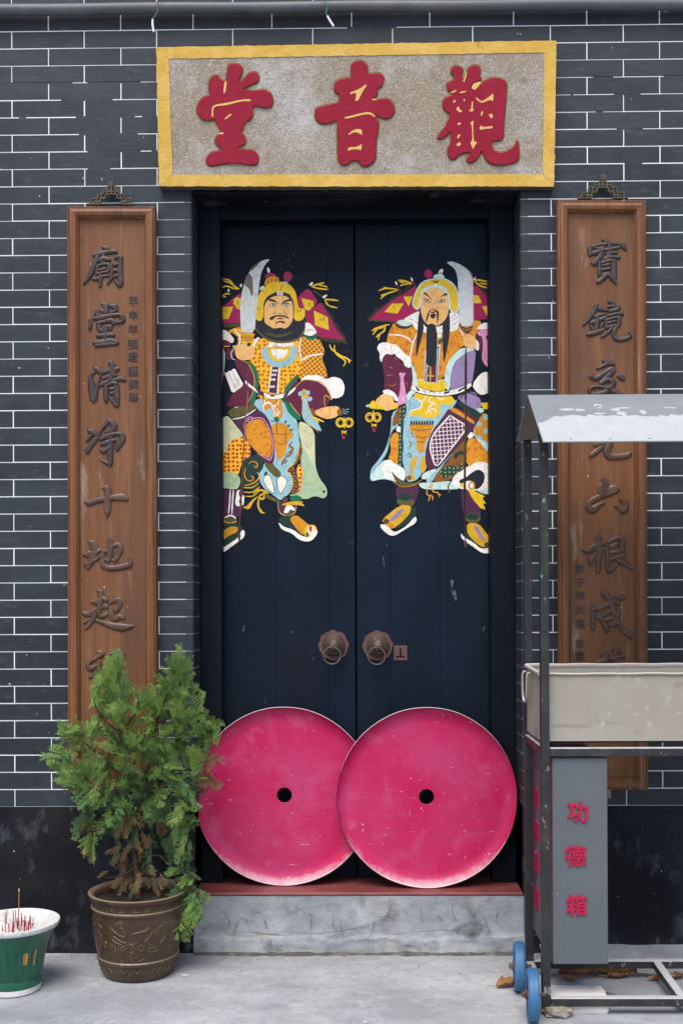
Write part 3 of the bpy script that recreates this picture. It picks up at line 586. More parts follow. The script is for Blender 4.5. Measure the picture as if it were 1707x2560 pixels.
blob('character', K3, [(300, 220), (340, 165), (410, 160), (480, 190), (495, 240), (480, 320), (500, 390), (540, 350), (570, 260), (600, 180), (690, 148), (760, 165), (785, 230), (765, 330), (795, 360), (790, 400), (720, 415), (660, 450), (635, 500), (640, 530), (720, 540), (780, 480), (840, 420), (940, 362), (1080, 358), (1180, 395), (1215, 450), (1210, 620), (1185, 850), (1165, 1100), (1165, 1300), (1130, 1370), (1050, 1385), (985, 1390), (970, 1450), (990, 1540), (1060, 1575), (1170, 1580), (1290, 1520), (1360, 1430), (1390, 1360), (1410, 1480), (1415, 1660), (1385, 1720), (1250, 1770), (1100, 1785), (950, 1760), (870, 1690), (830, 1580), (815, 1545), (780, 1600), (720, 1690), (650, 1740), (590, 1740), (555, 1695), (600, 1630), (630, 1570), (560, 1580), (480, 1590), (420, 1620), (390, 1670), (330, 1688), (280, 1665), (250, 1580), (265, 1480), (300, 1430), (305, 1330), (300, 1220), (250, 1280), (170, 1350), (100, 1355), (85, 1330), (130, 1260), (220, 1140), (290, 1000), (290, 940), (230, 910), (180, 850), (168, 780), (190, 710), (250, 660), (330, 640), (390, 560), (340, 580), (270, 580), (235, 520), (235, 450), (300, 415), (365, 390), (355, 330), (305, 280)],
     [[(520, 430), (500, 420), (535, 330), (560, 260), (570, 260), (550, 350)], [(640, 530), (660, 460), (720, 430), (790, 415), (800, 430), (760, 490), (700, 555)], [(440, 590), (550, 565), (555, 580), (500, 605), (445, 605)], [(280, 600), (390, 550), (400, 565), (340, 605)], [(700, 680), (740, 690), (800, 745), (900, 690), (990, 610), (1000, 640), (990, 750), (960, 715), (900, 730), (810, 770), (740, 730)], [(335, 765), (355, 720), (385, 715), (370, 760)], [(505, 735), (520, 700), (540, 705), (525, 740)], [(390, 870), (425, 810), (440, 860), (490, 905), (460, 925), (410, 890)], [(590, 890), (635, 870), (645, 740), (665, 740), (660, 860), (680, 885), (640, 910)], [(785, 970), (805, 905), (835, 900), (810, 980)], [(915, 950), (990, 945), (985, 1020), (950, 1010)], [(405, 1105), (450, 1075), (470, 1110), (430, 1130)], [(615, 1090), (680, 1050), (665, 1130), (670, 1300), (680, 1400), (740, 1400), (690, 1470), (665, 1525), (640, 1460), (620, 1420), (655, 1370), (650, 1200), (640, 1120)], [(765, 1190), (790, 1130), (840, 1165), (985, 1140), (985, 1180), (860, 1190), (800, 1205)], [(400, 1350), (420, 1290), (465, 1275), (440, 1330)], [(395, 1440), (440, 1405), (475, 1430), (440, 1475), (395, 1465)]], sign)

# ------------------------------------------------------------------ painted door guardians (flat paint on the leaves, piece by piece)
PC = {}
def pcol(k, r, g, b, rough=.5, kk=.95): PC[k] = mat('paint_' + k, srgb(r, g, b, kk), rough, [(srgb(r * .80, g * .80, b * .80, kk), 45, .48, .68, .6), (srgb(r * .62, g * .62, b * .62, kk), (70, 70, 12), .58, .72, .5), (srgb(min(255, r * 1.1 + 12), min(255, g * 1.1 + 12), min(255, b * 1.1 + 12), kk), 90, .58, .7, .4)], [((120, 120, 20), .12, .001)], .3)
pcol('yellow', 236, 190, 25); pcol('gold', 214, 165, 30); pcol('amber', 214, 142, 22); pcol('crimson', 165, 8, 78); pcol('maroon', 98, 20, 55); pcol('plum', 78, 34, 66)
pcol('cream', 244, 232, 214); pcol('white', 245, 238, 228); pcol('sky', 152, 192, 200); pcol('green', 14, 104, 70); pcol('deep', 18, 52, 42); pcol('sage', 170, 192, 148); pcol('pale', 208, 206, 160)
pcol('skin', 242, 184, 112); pcol('navy', 22, 26, 38); pcol('brown', 132, 84, 24); pcol('olive', 92, 86, 36); pcol('red', 196, 40, 22); pcol('lilac', 150, 128, 168); pcol('pink', 224, 148, 184); pcol('mint', 196, 222, 212)
pcol('steel', 212, 214, 210); pcol('stain', 122, 104, 86); pcol('ink', 44, 26, 26); pcol('lip', 150, 44, 40); pcol('umber', 96, 60, 44)
PC['robe'] = voro_mat('paint_robe_dots', srgb(236, 172, 24), srgb(158, 72, 14), 58, .27, soft=.08, jit=.5)
PC['sleeve'] = voro_mat('paint_sleeve_net', srgb(164, 78, 18), srgb(238, 182, 32), 74, .24, soft=.07, rot=R(38), kind='net')
PC['spots'] = voro_mat('paint_red_spots', srgb(238, 186, 30), srgb(196, 34, 22), 60, .34, soft=.05, jit=.3)
PC['orange'] = mat('paint_orange', srgb(214, 140, 20), .5, [(srgb(186, 84, 18), 70, .52, .62, .8), (srgb(236, 168, 40), 40, .55, .7, .6)], [], .3)
PC['net'] = voro_mat('paint_white_net', srgb(92, 30, 62), srgb(235, 228, 226), 66, .17, soft=.05, rot=R(4), kind='net')
PC['lozenge'] = voro_mat('paint_lozenge', srgb(190, 130, 28), srgb(138, 184, 190), 26, .26, soft=.04, rot=R(45), jit=0.0)
PC['dotgreen'] = voro_mat('paint_dotted_green', srgb(22, 66, 50), srgb(214, 190, 120), 62, .15, soft=.05, jit=.2)
PC['dotbrown'] = voro_mat('paint_dotted_brown', srgb(84, 46, 36), srgb(176, 120, 84), 90, .25, soft=.08, jit=.5)

class Painting:
    def __init__(s, leaf, frames):
        s.leaf = leaf; s.fr = frames; s.n = 0; s.parts = {}; s.order = []
    def _p(s, f, p, d):
        ox, oy, sc = s.fr[f]; q = P(ox + p[0] / sc, oy + p[1] / sc, LEAF)
        return Vector((q.x, LEAF - d, q.z))
    def _mb(s, name, col):
        if name not in s.parts: s.parts[name] = (MB(), []); s.order.append(name)
        mb, ml = s.parts[name]
        if col not in ml: ml.append(col)
        return mb, ml.index(col)
    def poly(s, name, col, f, pts, sm=1):
        s.n += 1; d = .0003 + s.n * .000008
        mb, mi = s._mb(name, col); q = smooth_closed(pts, sm) if sm else pts
        mb.add([s._p(f, p, d) for p in q], [list(range(len(q)))], mi)
    def line(s, name, col, f, pts, w, closed=False):
        s.n += 1; d = .0003 + s.n * .000008
        mb, mi = s._mb(name, col)
        if closed: pts = pts + [pts[0]]
        c = catmull([tuple(p) for p in pts], 5); n = len(c); L_ = []; R_ = []
        for i in range(n):
            a = c[max(i - 1, 0)]; b = c[min(i + 1, n - 1)]; dx, dy = b[0] - a[0], b[1] - a[1]; l = math.hypot(dx, dy) or 1
            ww = w / 2 * (1 if closed else min(1, .45 + 2.2 * min(i, n - 1 - i) / n))
            L_.append((c[i][0] - dy / l * ww, c[i][1] + dx / l * ww)); R_.append((c[i][0] + dy / l * ww, c[i][1] - dx / l * ww))
        mb.add([s._p(f, p, d) for p in L_ + R_], [(i, i + 1, n + i + 1, n + i) for i in range(n - 1)], mi)
    def oval(s, name, col, f, x, y, a, b, n=18, rot=0.0, t0=0, t1=360):
        t0, t1 = R(t0), R(t1); full = abs(t1 - t0 - 2 * math.pi) < .01
        pts = []
        for i in range(n if full else n + 1):
            t = t0 + (t1 - t0) * i / n; u, v = a * math.cos(t), b * math.sin(t)
            pts.append((x + u * math.cos(rot) - v * math.sin(rot), y + u * math.sin(rot) + v * math.cos(rot)))
        s.poly(name, col, f, pts, 0)
    def ring(s, name, col, f, x, y, r, w, ry=None):
        s.line(name, col, f, [(x + r * math.cos(t), y + (ry or r) * math.sin(t)) for t in [2 * math.pi * i / 14 for i in range(14)]], w, True)
    def fringe(s, name, col, f, a, b, n, dx, dy, w=5, jit=.3):
        rr = random.Random(n)
        for i in range(n):
            t = i / (n - 1); x = a[0] + (b[0] - a[0]) * t; y = a[1] + (b[1] - a[1]) * t
            j = 1 + rr.uniform(-jit, jit); s.line(name, col, f, [(x, y), (x + dx * j * .5 + rr.uniform(-4, 4), y + dy * j * .5), (x + dx * j, y + dy * j)], w)
    def done(s):
        for nme in s.order:
            mb, ml = s.parts[nme]
            # patches that do not touch become parts of their own
            bb = []
            for f in mb.f:
                xs_ = [mb.v[i].x for i in f]; zs_ = [mb.v[i].z for i in f]; bb.append((min(xs_) - .004, max(xs_) + .004, min(zs_) - .004, max(zs_) + .004))
            gid = list(range(len(bb)))
            def root(i):
                while gid[i] != i: gid[i] = gid[gid[i]]; i = gid[i]
                return i
            for i in range(len(bb)):
                for j in range(i):
                    a, b = bb[i], bb[j]
                    if a[0] < b[1] and b[0] < a[1] and a[2] < b[3] and b[2] < a[3]: gid[root(i)] = root(j)
            for r_ in sorted(set(root(i) for i in range(len(bb)))):
                m2 = MB()
                for i, f in enumerate(mb.f):
                    if root(i) == r_: m2.add([mb.v[k] for k in f], [list(range(len(f)))], mb.m[i])
                part('painted_' + nme, m2, [PC[c] for c in ml], s.leaf)

g = Painting(leafL, {'A': (530, 620, 4.238), 'B': (530, 980, 4.238), 'H': (640, 730, 11.2)})
# flags behind the shoulders
g.fringe('flag', 'olive', 'A', (1060, 450), (1210, 560), 10, 45, 10); g.fringe('flag', 'olive', 'A', (1150, 585), (1390, 965), 24, 42, 12); g.fringe('flag', 'olive', 'A', (1130, 935), (1395, 970), 18, 42, 52)
g.fringe('flag', 'olive', 'A', (90, 520), (300, 420), 12, -20, -26); g.fringe('flag', 'olive', 'A', (95, 800), (310, 800), 16, -30, 45, 9)
g.poly('flag', 'crimson', 'A', [(905, 530), (960, 470), (1015, 425), (1070, 480), (1118, 565), (1100, 600), (1040, 650), (985, 690), (920, 640)])
g.poly('flag', 'crimson', 'A', [(980, 690), (1060, 640), (1145, 578), (1225, 690), (1310, 850), (1400, 975), (1250, 958), (1110, 935), (1050, 860), (1000, 780)], 0)
g.poly('flag', 'crimson', 'A', [(70, 655), (140, 600), (230, 530), (315, 465), (330, 640), (330, 800), (200, 796), (70, 800)], 0)
for q in ([(945, 530), (1072, 562), (1080, 612), (1030, 662), (985, 655)], [(1078, 663), (1196, 720), (1225, 735), (1239, 870), (1092, 820)], [(230, 545), (265, 518), (312, 540), (305, 655), (268, 645), (228, 590)], [(70, 628), (228, 622), (178, 752), (70, 755)]): g.poly('flag', 'yellow', 'A', q, 0)
for q in ([(1010, 590), (1040, 585), (1020, 615)], [(1020, 585), (1030, 625)], [(1135, 765), (1160, 755), (1150, 785)], [(1170, 760), (1190, 750), (1175, 790)], [(125, 665), (150, 660), (135, 695)], [(255, 570), (275, 565), (265, 600)]): g.line('flag', 'brown', 'A', q, 5)
for q in ([(1058, 402), (1120, 385), (1190, 368)], [(1055, 408), (1130, 430), (1235, 440)], [(1120, 390), (1170, 400), (1225, 415)], [(1195, 545), (1260, 548), (1340, 560)], [(1195, 548), (1235, 610), (1330, 635)], [(1245, 1018), (1262, 1065), (1312, 1108), (1380, 1150), (1475, 1196)], [(1300, 1025), (1296, 1080), (1330, 1135), (1395, 1180), (1412, 1215), (1390, 1255)], [(1395, 1150), (1440, 1180), (1455, 1222)],
          [(115, 325), (190, 345), (232, 400), (292, 437)], [(120, 350), (180, 365), (225, 395)], [(90, 435), (150, 405), (220, 425), (290, 437)], [(90, 540), (140, 490), (195, 488)], [(100, 510), (150, 520)]): g.line('flag', 'yellow', 'A', q, 17)
for q in ([(1022, 388), (1065, 355), (1070, 378), (1048, 408)], [(1163, 518), (1222, 488), (1215, 512), (1188, 537)], [(296, 400), (308, 372), (322, 398), (310, 422)], [(163, 450), (175, 426), (188, 450), (180, 472)]): g.poly('flag', 'cream', 'A', q)
# lower robe
g.poly('robe', 'sage', 'B', [(920, 310), (1000, 335), (1088, 420), (1090, 600), (1096, 800), (1140, 920), (1212, 1010), (1222, 1090), (1182, 1133), (1090, 1098), (990, 1142), (900, 1105), (815, 1095), (860, 1078), (920, 1060), (950, 940), (940, 700), (950, 560), (915, 420)])
g.poly('robe', 'pale', 'B', [(918, 308), (1000, 332), (1086, 418), (1088, 600), (1092, 810), (1040, 720), (975, 600), (930, 480)])
g.oval('robe', 'navy', 'B', 1186, 1056, 15, 16, 10); g.line('robe', 'sky', 'B', [(820, 1095), (900, 1070), (1000, 1010), (1080, 1060), (1095, 1100)], 7); g.line('robe', 'sky', 'B', [(900, 330), (930, 560), (1010, 690), (1080, 800), (1100, 880)], 8)
g.poly('robe', 'spots', 'B', [(885, 835), (930, 745), (952, 830), (948, 960), (932, 1065), (912, 1065), (915, 900)])
g.poly('robe', 'dotbrown', 'B', [(915, 545), (968, 610), (932, 720), (862, 800), (902, 870), (922, 960), (917, 1072), (838, 1092), (852, 950), (842, 885), (788, 830), (880, 750), (912, 640)])
g.poly('robe', 'sky', 'B', [(430, 100), (500, 70), (740, 85), (775, 130), (832, 215), (902, 300), (920, 440), (922, 600), (868, 755), (788, 828), (848, 900), (850, 1000), (805, 1092), (768, 1110), (722, 1152), (640, 1085), (555, 1025), (505, 950), (498, 860), (540, 770), (640, 700), (655, 600), (600, 330), (540, 230), (470, 165)])
g.line('robe', 'yellow', 'B', [(920, 520), (915, 640), (870, 755), (790, 830), (845, 890), (850, 1000), (812, 1080)], 9)
g.poly('robe', 'amber', 'B', [(478, 30), (750, 70), (735, 130), (755, 200), (742, 275), (700, 295), (645, 245), (640, 160), (560, 200), (530, 180), (555, 120)])
for q in ([(570, 75), (560, 110), (610, 120), (590, 100)], [(555, 210), (545, 150), (600, 110), (650, 150), (690, 130), (715, 90)], [(650, 150), (690, 190), (670, 260), (705, 230), (715, 200)], [(620, 140), (660, 200), (660, 250)]): g.line('robe', 'white', 'B', q, 13)
g.poly('robe', 'amber', 'B', [(632, 345), (700, 325), (770, 330), (830, 400), (875, 462), (820, 498), (795, 560), (782, 640), (732, 718), (692, 722), (682, 640), (650, 560), (640, 450)])
for q in ([(665, 320), (650, 270), (690, 260), (718, 290), (700, 325)], [(755, 330), (785, 290), (795, 330)], [(785, 355), (838, 340), (815, 378)], [(815, 400), (868, 388), (845, 420)], [(640, 330), (625, 290), (655, 310)]): g.poly('robe', 'green', 'B', q)
for q in ([(690, 330), (685, 450)], [(790, 370), (780, 470), (790, 560)], [(640, 440), (760, 450), (830, 440)], [(690, 600), (700, 640)], [(660, 520), (740, 560), (780, 530)]): g.line('robe', 'umber', 'B', q, 7)
for q in ([(850, 530), (820, 570), (860, 600), (820, 640), (790, 650)], [(860, 630), (810, 680), (780, 670)], [(790, 690), (750, 740), (740, 780)], [(800, 720), (760, 760)]): g.line('robe', 'brown', 'B', q, 20)
g.poly('robe', 'cream', 'B', [(560, 888), (602, 878), (632, 930), (664, 1082), (580, 1012), (548, 942)]); g.poly('robe', 'cream', 'B', [(688, 922), (740, 888), (793, 938), (772, 1010), (720, 1088), (698, 1000)])
g.line('robe', 'green', 'B', [(560, 888), (602, 878), (632, 930), (664, 1082), (580, 1012), (548, 942)], 6, True); g.line('robe', 'green', 'B', [(688, 922), (740, 888), (793, 938), (772, 1010), (720, 1088), (698, 1000)], 6, True)
g.oval('robe', 'navy', 'B', 570, 866, 14, 24, 12, .4)
g.poly('robe', 'olive', 'B', [(545, 760), (640, 740), (672, 800), (735, 850), (722, 900), (672, 905), (605, 840)])
g.poly('robe', 'pale', 'B', [(70, 320), (150, 250), (190, 270), (250, 350), (335, 455), (320, 482), (200, 512), (160, 600), (145, 655), (70, 665)])
g.poly('robe', 'spots', 'B', [(70, 672), (150, 645), (180, 540), (230, 502), (345, 468), (405, 560), (412, 690), (330, 722), (302, 800), (282, 885), (200, 850), (70, 895)])
g.poly('robe', 'deep', 'B', [(325, 722), (420, 680), (500, 655), (545, 735), (548, 800), (500, 862), (440, 900), (505, 960), (490, 1060), (340, 1005), (305, 900)])
for q in ([(390, 760), (430, 735), (480, 760), (470, 800), (440, 780)], [(360, 800), (345, 870), (370, 930), (420, 940), (440, 900), (405, 890)]): g.line('robe', 'amber', 'B', q, 12)
for q in ([(480, 850), (500, 900), (450, 960), (340, 995)], [(500, 960), (430, 1010), (330, 1015)], [(510, 1000), (430, 1060), (335, 1060)], [(520, 1030), (440, 1100), (350, 1105)]): g.line('robe', 'gold', 'B', q, 13)
g.poly('robe', 'plum', 'B', [(225, 300), (360, 255), (470, 180), (560, 230), (622, 330), (656, 500), (667, 680), (645, 765), (560, 755), (500, 680), (420, 590), (350, 490), (320, 430), (270, 360)])
g.poly('robe', 'olive', 'B', [(150, 205), (340, 120), (440, 112), (470, 175), (335, 250), (215, 282)]); g.line('robe', 'white', 'B', [(215, 290), (340, 262), (470, 180)], 13); g.line('robe', 'white', 'B', [(240, 170), (345, 125)], 12)
g.poly('robe', 'orange', 'B', [(358, 345), (420, 300), (520, 285), (592, 370), (632, 500), (637, 640), (600, 702), (510, 662), (430, 592), (362, 500)])
g.line('robe', 'pink', 'B', [(345, 430), (345, 330), (420, 285), (530, 280), (600, 370), (640, 500), (645, 640), (610, 715), (510, 665), (480, 650)], 10); g.ring('robe', 'pink', 'B', 405, 290, 26, 9); g.ring('robe', 'pink', 'B', 610, 705, 18, 7)
g.poly('robe', 'maroon', 'B', [(795, 45), (900, 20), (965, 50), (955, 200), (938, 262), (880, 215)]); g.poly('robe', 'green', 'B', [(752, 70), (800, 55), (832, 130), (892, 215), (942, 258), (938, 302), (870, 282), (800, 205)]); g.line('robe', 'gold', 'B', [(800, 60), (850, 150), (935, 255)], 8)
# left boot
g.poly('boot', 'sage', 'B', [(70, 890), (140, 860), (205, 842), (282, 880), (306, 940), (282, 1022), (210, 1037), (150, 1017), (70, 1045)])
g.poly('boot', 'plum', 'B', [(70, 1045), (330, 1020), (332, 1150), (322, 1260), (282, 1332), (70, 1332)]); g.line('boot', 'white', 'B', [(195, 1037), (188, 1180), (176, 1295)], 15); g.line('boot', 'white', 'B', [(228, 1037), (218, 1180), (212, 1295)], 15)
g.poly('boot', 'white', 'B', [(262, 1050), (300, 1030), (282, 1080), (300, 1120), (285, 1160), (305, 1205), (270, 1215), (245, 1180), (256, 1120)]); g.poly('boot', 'white', 'B', [(318, 1100), (342, 1090), (340, 1190), (318, 1210)])
g.poly('boot', 'olive', 'B', [(70, 1370), (130, 1330), (200, 1320), (265, 1345), (262, 1390), (150, 1400), (70, 1400)]); g.line('boot', 'white', 'B', [(130, 1335), (200, 1308), (258, 1340)], 16); g.line('boot', 'gold', 'B', [(110, 1350), (180, 1390), (268, 1372)], 10)
g.poly('boot', 'deep', 'B', [(70, 1400), (280, 1385), (335, 1445), (305, 1545), (70, 1660)]); g.poly('boot', 'amber', 'B', [(70, 1520), (180, 1425), (272, 1428), (275, 1482), (180, 1522), (70, 1605)])
g.poly('boot', 'white', 'B', [(70, 1680), (180, 1612), (280, 1542), (322, 1455), (352, 1480), (342, 1540), (270, 1592), (150, 1682), (70, 1740)])
# bows under the apron
for q in ([(440, 1080), (490, 1040), (560, 1050), (600, 1080)], [(520, 1100), (560, 1060), (545, 1130), (500, 1120), (520, 1080)], [(480, 1110), (430, 1160), (400, 1220), (365, 1240)], [(500, 1120), (490, 1200), (520, 1270), (560, 1280)], [(440, 1140), (380, 1210), (335, 1225)], [(520, 1280), (520, 1240)]): g.line('robe', 'gold', 'B', q, 22)
g.poly('robe', 'olive', 'B', [(555, 1075), (640, 1110), (735, 1165), (740, 1200), (640, 1150), (555, 1120)])
# right boot
g.poly('boot', 'plum', 'B', [(693, 1165), (892, 1165), (888, 1260), (850, 1312), (740, 1312), (708, 1260)]); g.line('boot', 'gold', 'B', [(697, 1170), (712, 1265), (770, 1308), (850, 1300), (888, 1250), (890, 1180)], 9)
g.poly('boot', 'white', 'B', [(755, 1285), (785, 1205), (830, 1192), (885, 1240), (862, 1262), (835, 1240), (800, 1285)]); g.poly('boot', 'olive', 'B', [(790, 1300), (822, 1255), (860, 1270), (850, 1305)])
g.poly('boot', 'gold', 'B', [(720, 1195), (850, 1155), (975, 1160), (945, 1172), (992, 1215), (900, 1195), (790, 1205)]); g.poly('boot', 'green', 'B', [(810, 1115), (900, 1088), (955, 1120), (960, 1150), (850, 1162)]); g.poly('boot', 'umber', 'B', [(730, 1150), (770, 1095), (810, 1140), (780, 1180)])
g.poly('boot', 'deep', 'B', [(698, 1368), (735, 1312), (862, 1305), (962, 1370), (1052, 1420), (1104, 1480), (1042, 1552), (960, 1532), (850, 1472)]); g.poly('boot', 'amber', 'B', [(818, 1342), (892, 1297), (992, 1380), (1032, 1410), (992, 1502), (950, 1512), (872, 1422)])
g.poly('boot', 'yellow', 'B', [(975, 1482), (1000, 1408), (1092, 1408), (1114, 1462), (1035, 1545), (982, 1528)]); g.poly('boot', 'white', 'B', [(1010, 1490), (1030, 1415), (1075, 1420), (1080, 1480), (1040, 1520)]); g.oval('boot', 'red', 'B', 1045, 1450, 16, 34, 12); g.oval('boot', 'olive', 'B', 1010, 1510, 18, 24, 12)
g.poly('boot', 'white', 'B', [(697, 1372), (760, 1430), (860, 1458), (940, 1520), (1030, 1548), (1062, 1490), (1112, 1448), (1118, 1500), (1072, 1562), (1020, 1588), (930, 1572), (840, 1492), (740, 1462)])
# torso
g.poly('robe', 'robe', 'A', [(150, 890), (240, 850), (310, 828), (340, 900), (380, 960), (465, 955), (445, 1045), (330, 1030), (250, 1075), (225, 1065), (280, 1000), (265, 920)])
g.poly('robe', 'robe', 'A', [(430, 1045), (470, 965), (560, 955), (720, 1000), (900, 955), (950, 935), (1130, 960), (1160, 1010), (1187, 1090), (1165, 1180), (1197, 1250), (1217, 1330), (1217, 1372), (1060, 1402), (920, 1392), (912, 1330), (850, 1420), (800, 1480), (765, 1600), (470, 1600), (520, 1500), (500, 1410), (480, 1310), (430, 1240), (385, 1195), (430, 1180)])
g.poly('sleeve', 'sleeve', 'A', [(950, 940), (1130, 960), (1160, 1010), (1187, 1090), (1165, 1180), (1197, 1250), (1217, 1330), (1217, 1380), (1060, 1405), (925, 1392), (948, 1200), (932, 1080)])
g.line('sleeve', 'white', 'A', [(940, 935), (928, 1060), (935, 1140), (950, 1200)], 16); g.line('sleeve', 'white', 'A', [(945, 1198), (1040, 1142), (1182, 1124)], 18); g.line('sleeve', 'amber', 'A', [(1132, 960), (1187, 1090), (1165, 1180), (1217, 1335)], 8)
g.poly('sleeve', 'white', 'A', [(990, 785), (1045, 802), (1095, 862), (1112, 902), (1050, 938), (975, 918), (962, 880)]); g.poly('sleeve', 'green', 'A', [(962, 900), (1010, 938), (1060, 948), (1112, 908), (1116, 942), (1080, 978), (1010, 972), (968, 935)]); g.line('sleeve', 'brown', 'A', [(970, 890), (1040, 868), (1095, 875)], 5)
g.poly('robe', 'maroon', 'A', [(235, 1185), (330, 1190), (430, 1280), (472, 1390), (450, 1480), (470, 1560), (450, 1660), (140, 1700), (200, 1560), (330, 1462), (340, 1400), (270, 1290)])
g.poly('robe', 'green', 'A', [(370, 1190), (440, 1230), (492, 1320), (502, 1420), (482, 1530), (450, 1640), (390, 1640), (440, 1530), (456, 1420), (440, 1330), (385, 1250)]); g.line('robe', 'gold', 'A', [(290, 1180), (370, 1215), (420, 1290), (452, 1400), (435, 1530), (380, 1640)], 8)
g.poly('robe', 'maroon', 'A', [(910, 1375), (860, 1420), (800, 1490), (760, 1560), (790, 1640), (930, 1640)]); g.poly('robe', 'green', 'A', [(915, 1325), (850, 1388), (780, 1470), (755, 1555), (792, 1560), (832, 1472), (910, 1385)])
g.poly('quiver', 'white', 'A', [(133, 1322), (165, 1320), (180, 1300), (205, 1305), (215, 1285), (245, 1280), (332, 1442), (322, 1468), (232, 1533), (208, 1522)], 0)
for q in ([(175, 1320), (255, 1495)], [(215, 1300), (300, 1470)]): g.line('quiver', 'umber', 'A', q, 4)
g.poly('belt', 'white', 'A', [(352, 1398), (400, 1440), (480, 1498), (550, 1540), (650, 1560), (740, 1553), (820, 1520), (885, 1465), (892, 1490), (830, 1552), (740, 1597), (640, 1602), (550, 1582), (450, 1512), (356, 1442)])
g.poly('belt', 'plum', 'A', [(455, 1480), (545, 1532), (562, 1582), (500, 1555)], 0); g.poly('belt', 'plum', 'A', [(765, 1548), (828, 1508), (800, 1565), (752, 1592)], 0); g.line('belt', 'ink', 'A', [(352, 1398), (480, 1498), (650, 1556), (820, 1518), (888, 1462)], 6); g.oval('belt', 'olive', 'A', 640, 1566, 28, 12, 12)
g.poly('belt', 'white', 'A', [(628, 1255), (718, 1262), (697, 1547), (593, 1532)], 0); g.poly('belt', 'ink', 'A', [(640, 1258), (706, 1262), (686, 1543), (604, 1532)], 0); g.poly('belt', 'plum', 'A', [(652, 1260), (698, 1263), (678, 1540), (616, 1532)], 0)
for (x, y) in ((668, 1300), (648, 1395), (640, 1470), (655, 1345)): g.oval('belt', 'white', 'A', x - 12, y, 12, 12, 10); g.oval('belt', 'white', 'A', x + 14, y, 12, 12, 10)
# collar rosette
for k in range(9):
    t = math.pi * (k - .4) / 7.4; g.oval('collar', 'sky', 'A', 715 + 150 * math.cos(t), 1105 + 128 * math.sin(t), 40, 40, 14)
g.poly('collar', 'sky', 'A', [(560, 1090), (870, 1090), (840, 1200), (715, 1250), (600, 1200)]); g.oval('collar', 'yellow', 'A', 715, 1085, 122, 120, 20, 0, -8, 188); g.oval('collar', 'white', 'A', 715, 1082, 85, 92, 20, 0, -8, 188)
g.poly('collar', 'white', 'A', [(598, 1000), (730, 1015), (870, 1003), (882, 1028), (815, 1048), (640, 1045), (572, 1062), (600, 1030)])
for q in ([(640, 1050), (665, 1030), (690, 1060), (660, 1075)], [(720, 1040), (745, 1070), (790, 1070), (785, 1040)], [(690, 1020), (720, 1060), (750, 1030)]): g.line('collar', 'gold', 'A', q, 10)
# left arm, fist and spear shaft
g.poly('sleeve', 'cream', 'A', [(70, 868), (150, 868), (200, 918), (238, 970), (222, 1012), (160, 992), (70, 962)]); g.poly('sleeve', 'maroon', 'A', [(70, 962), (170, 980), (208, 1022), (150, 1045), (70, 1022)]); g.poly('sleeve', 'maroon', 'A', [(148, 1058), (240, 1075), (232, 1185), (148, 1190)])
g.line('sleeve', 'white', 'A', [(235, 862), (290, 930), (296, 1010), (255, 1075)], 16); g.line('sleeve', 'white', 'A', [(240, 1070), (205, 1110), (215, 1170), (250, 1188)], 8); g.line('sleeve', 'white', 'A', [(500, 950), (465, 985), (440, 1050)], 28)
for q in ([(90, 1040), (140, 1045), (200, 1040)], [(110, 1070), (135, 1120), (130, 1250), (110, 1450)], [(130, 1060), (118, 1150), (105, 1300)]): g.line('sleeve', 'gold', 'A', q, 10)
g.poly('sleeve', 'sky', 'A', [(112, 1090), (140, 1100), (138, 1250), (112, 1330), (105, 1200)]); g.poly('sleeve', 'sky', 'A', [(222, 1030), (245, 1035), (240, 1068), (222, 1062)])
g.line('spear', 'umber', 'A', [(385, 1180), (378, 1400), (372, 1560), (370, 1700)], 12); g.line('spear', 'umber', 'B', [(378, 0), (352, 300), (338, 600), (318, 950), (305, 1200), (285, 1520)], 14); g.line('spear', 'pink', 'B', [(384, 0), (358, 300), (345, 560)], 4); g.poly('spear', 'umber', 'B', [(268, 1500), (308, 1500), (300, 1580), (282, 1585)])
g.poly('hand', 'skin', 'A', [(248, 1060), (330, 1010), (405, 1005), (444, 1060), (434, 1182), (330, 1192), (268, 1175), (243, 1112)]); g.line('hand', 'umber', 'A', [(375, 1005), (380, 1040), (412, 1035)], 8); g.poly('hand', 'ink', 'A', [(372, 1008), (412, 1005), (408, 1040), (380, 1042)])
# right cuff and hand
g.poly('sleeve', 'white', 'A', [(925, 1415), (1000, 1345), (1060, 1352), (1100, 1345), (1160, 1362), (1205, 1392), (1290, 1362), (1372, 1388), (1408, 1470), (1392, 1562), (1330, 1594), (1260, 1592), (1200, 1500), (1080, 1425)])
g.poly('sleeve', 'maroon', 'A', [(888, 1450), (960, 1402), (1060, 1398), (1150, 1430), (1232, 1500), (1262, 1600), (1205, 1695), (1080, 1745), (985, 1705), (900, 1645), (880, 1550)]); g.line('sleeve', 'gold', 'A', [(885, 1480), (960, 1405), (1060, 1402), (1180, 1440), (1262, 1580), (1262, 1605), (1200, 1560), (1190, 1640), (1208, 1690)], 10)
g.poly('hand', 'brown', 'B', [(1015, 180), (1080, 175), (1130, 260), (1040, 250)]); g.poly('hand', 'skin', 'B', [(1075, 205), (1200, 158), (1340, 148), (1355, 200), (1330, 262), (1230, 292), (1130, 262)]); g.oval('hand', 'brown', 'B', 1352, 215, 30, 38, 14)
for q in ([(1385, 175), (1400, 200), (1390, 235)], [(1410, 190), (1450, 180)], [(1415, 210), (1448, 212)], [(1400, 225), (1430, 235)]): g.line('hand', 'sky', 'B', q, 7)
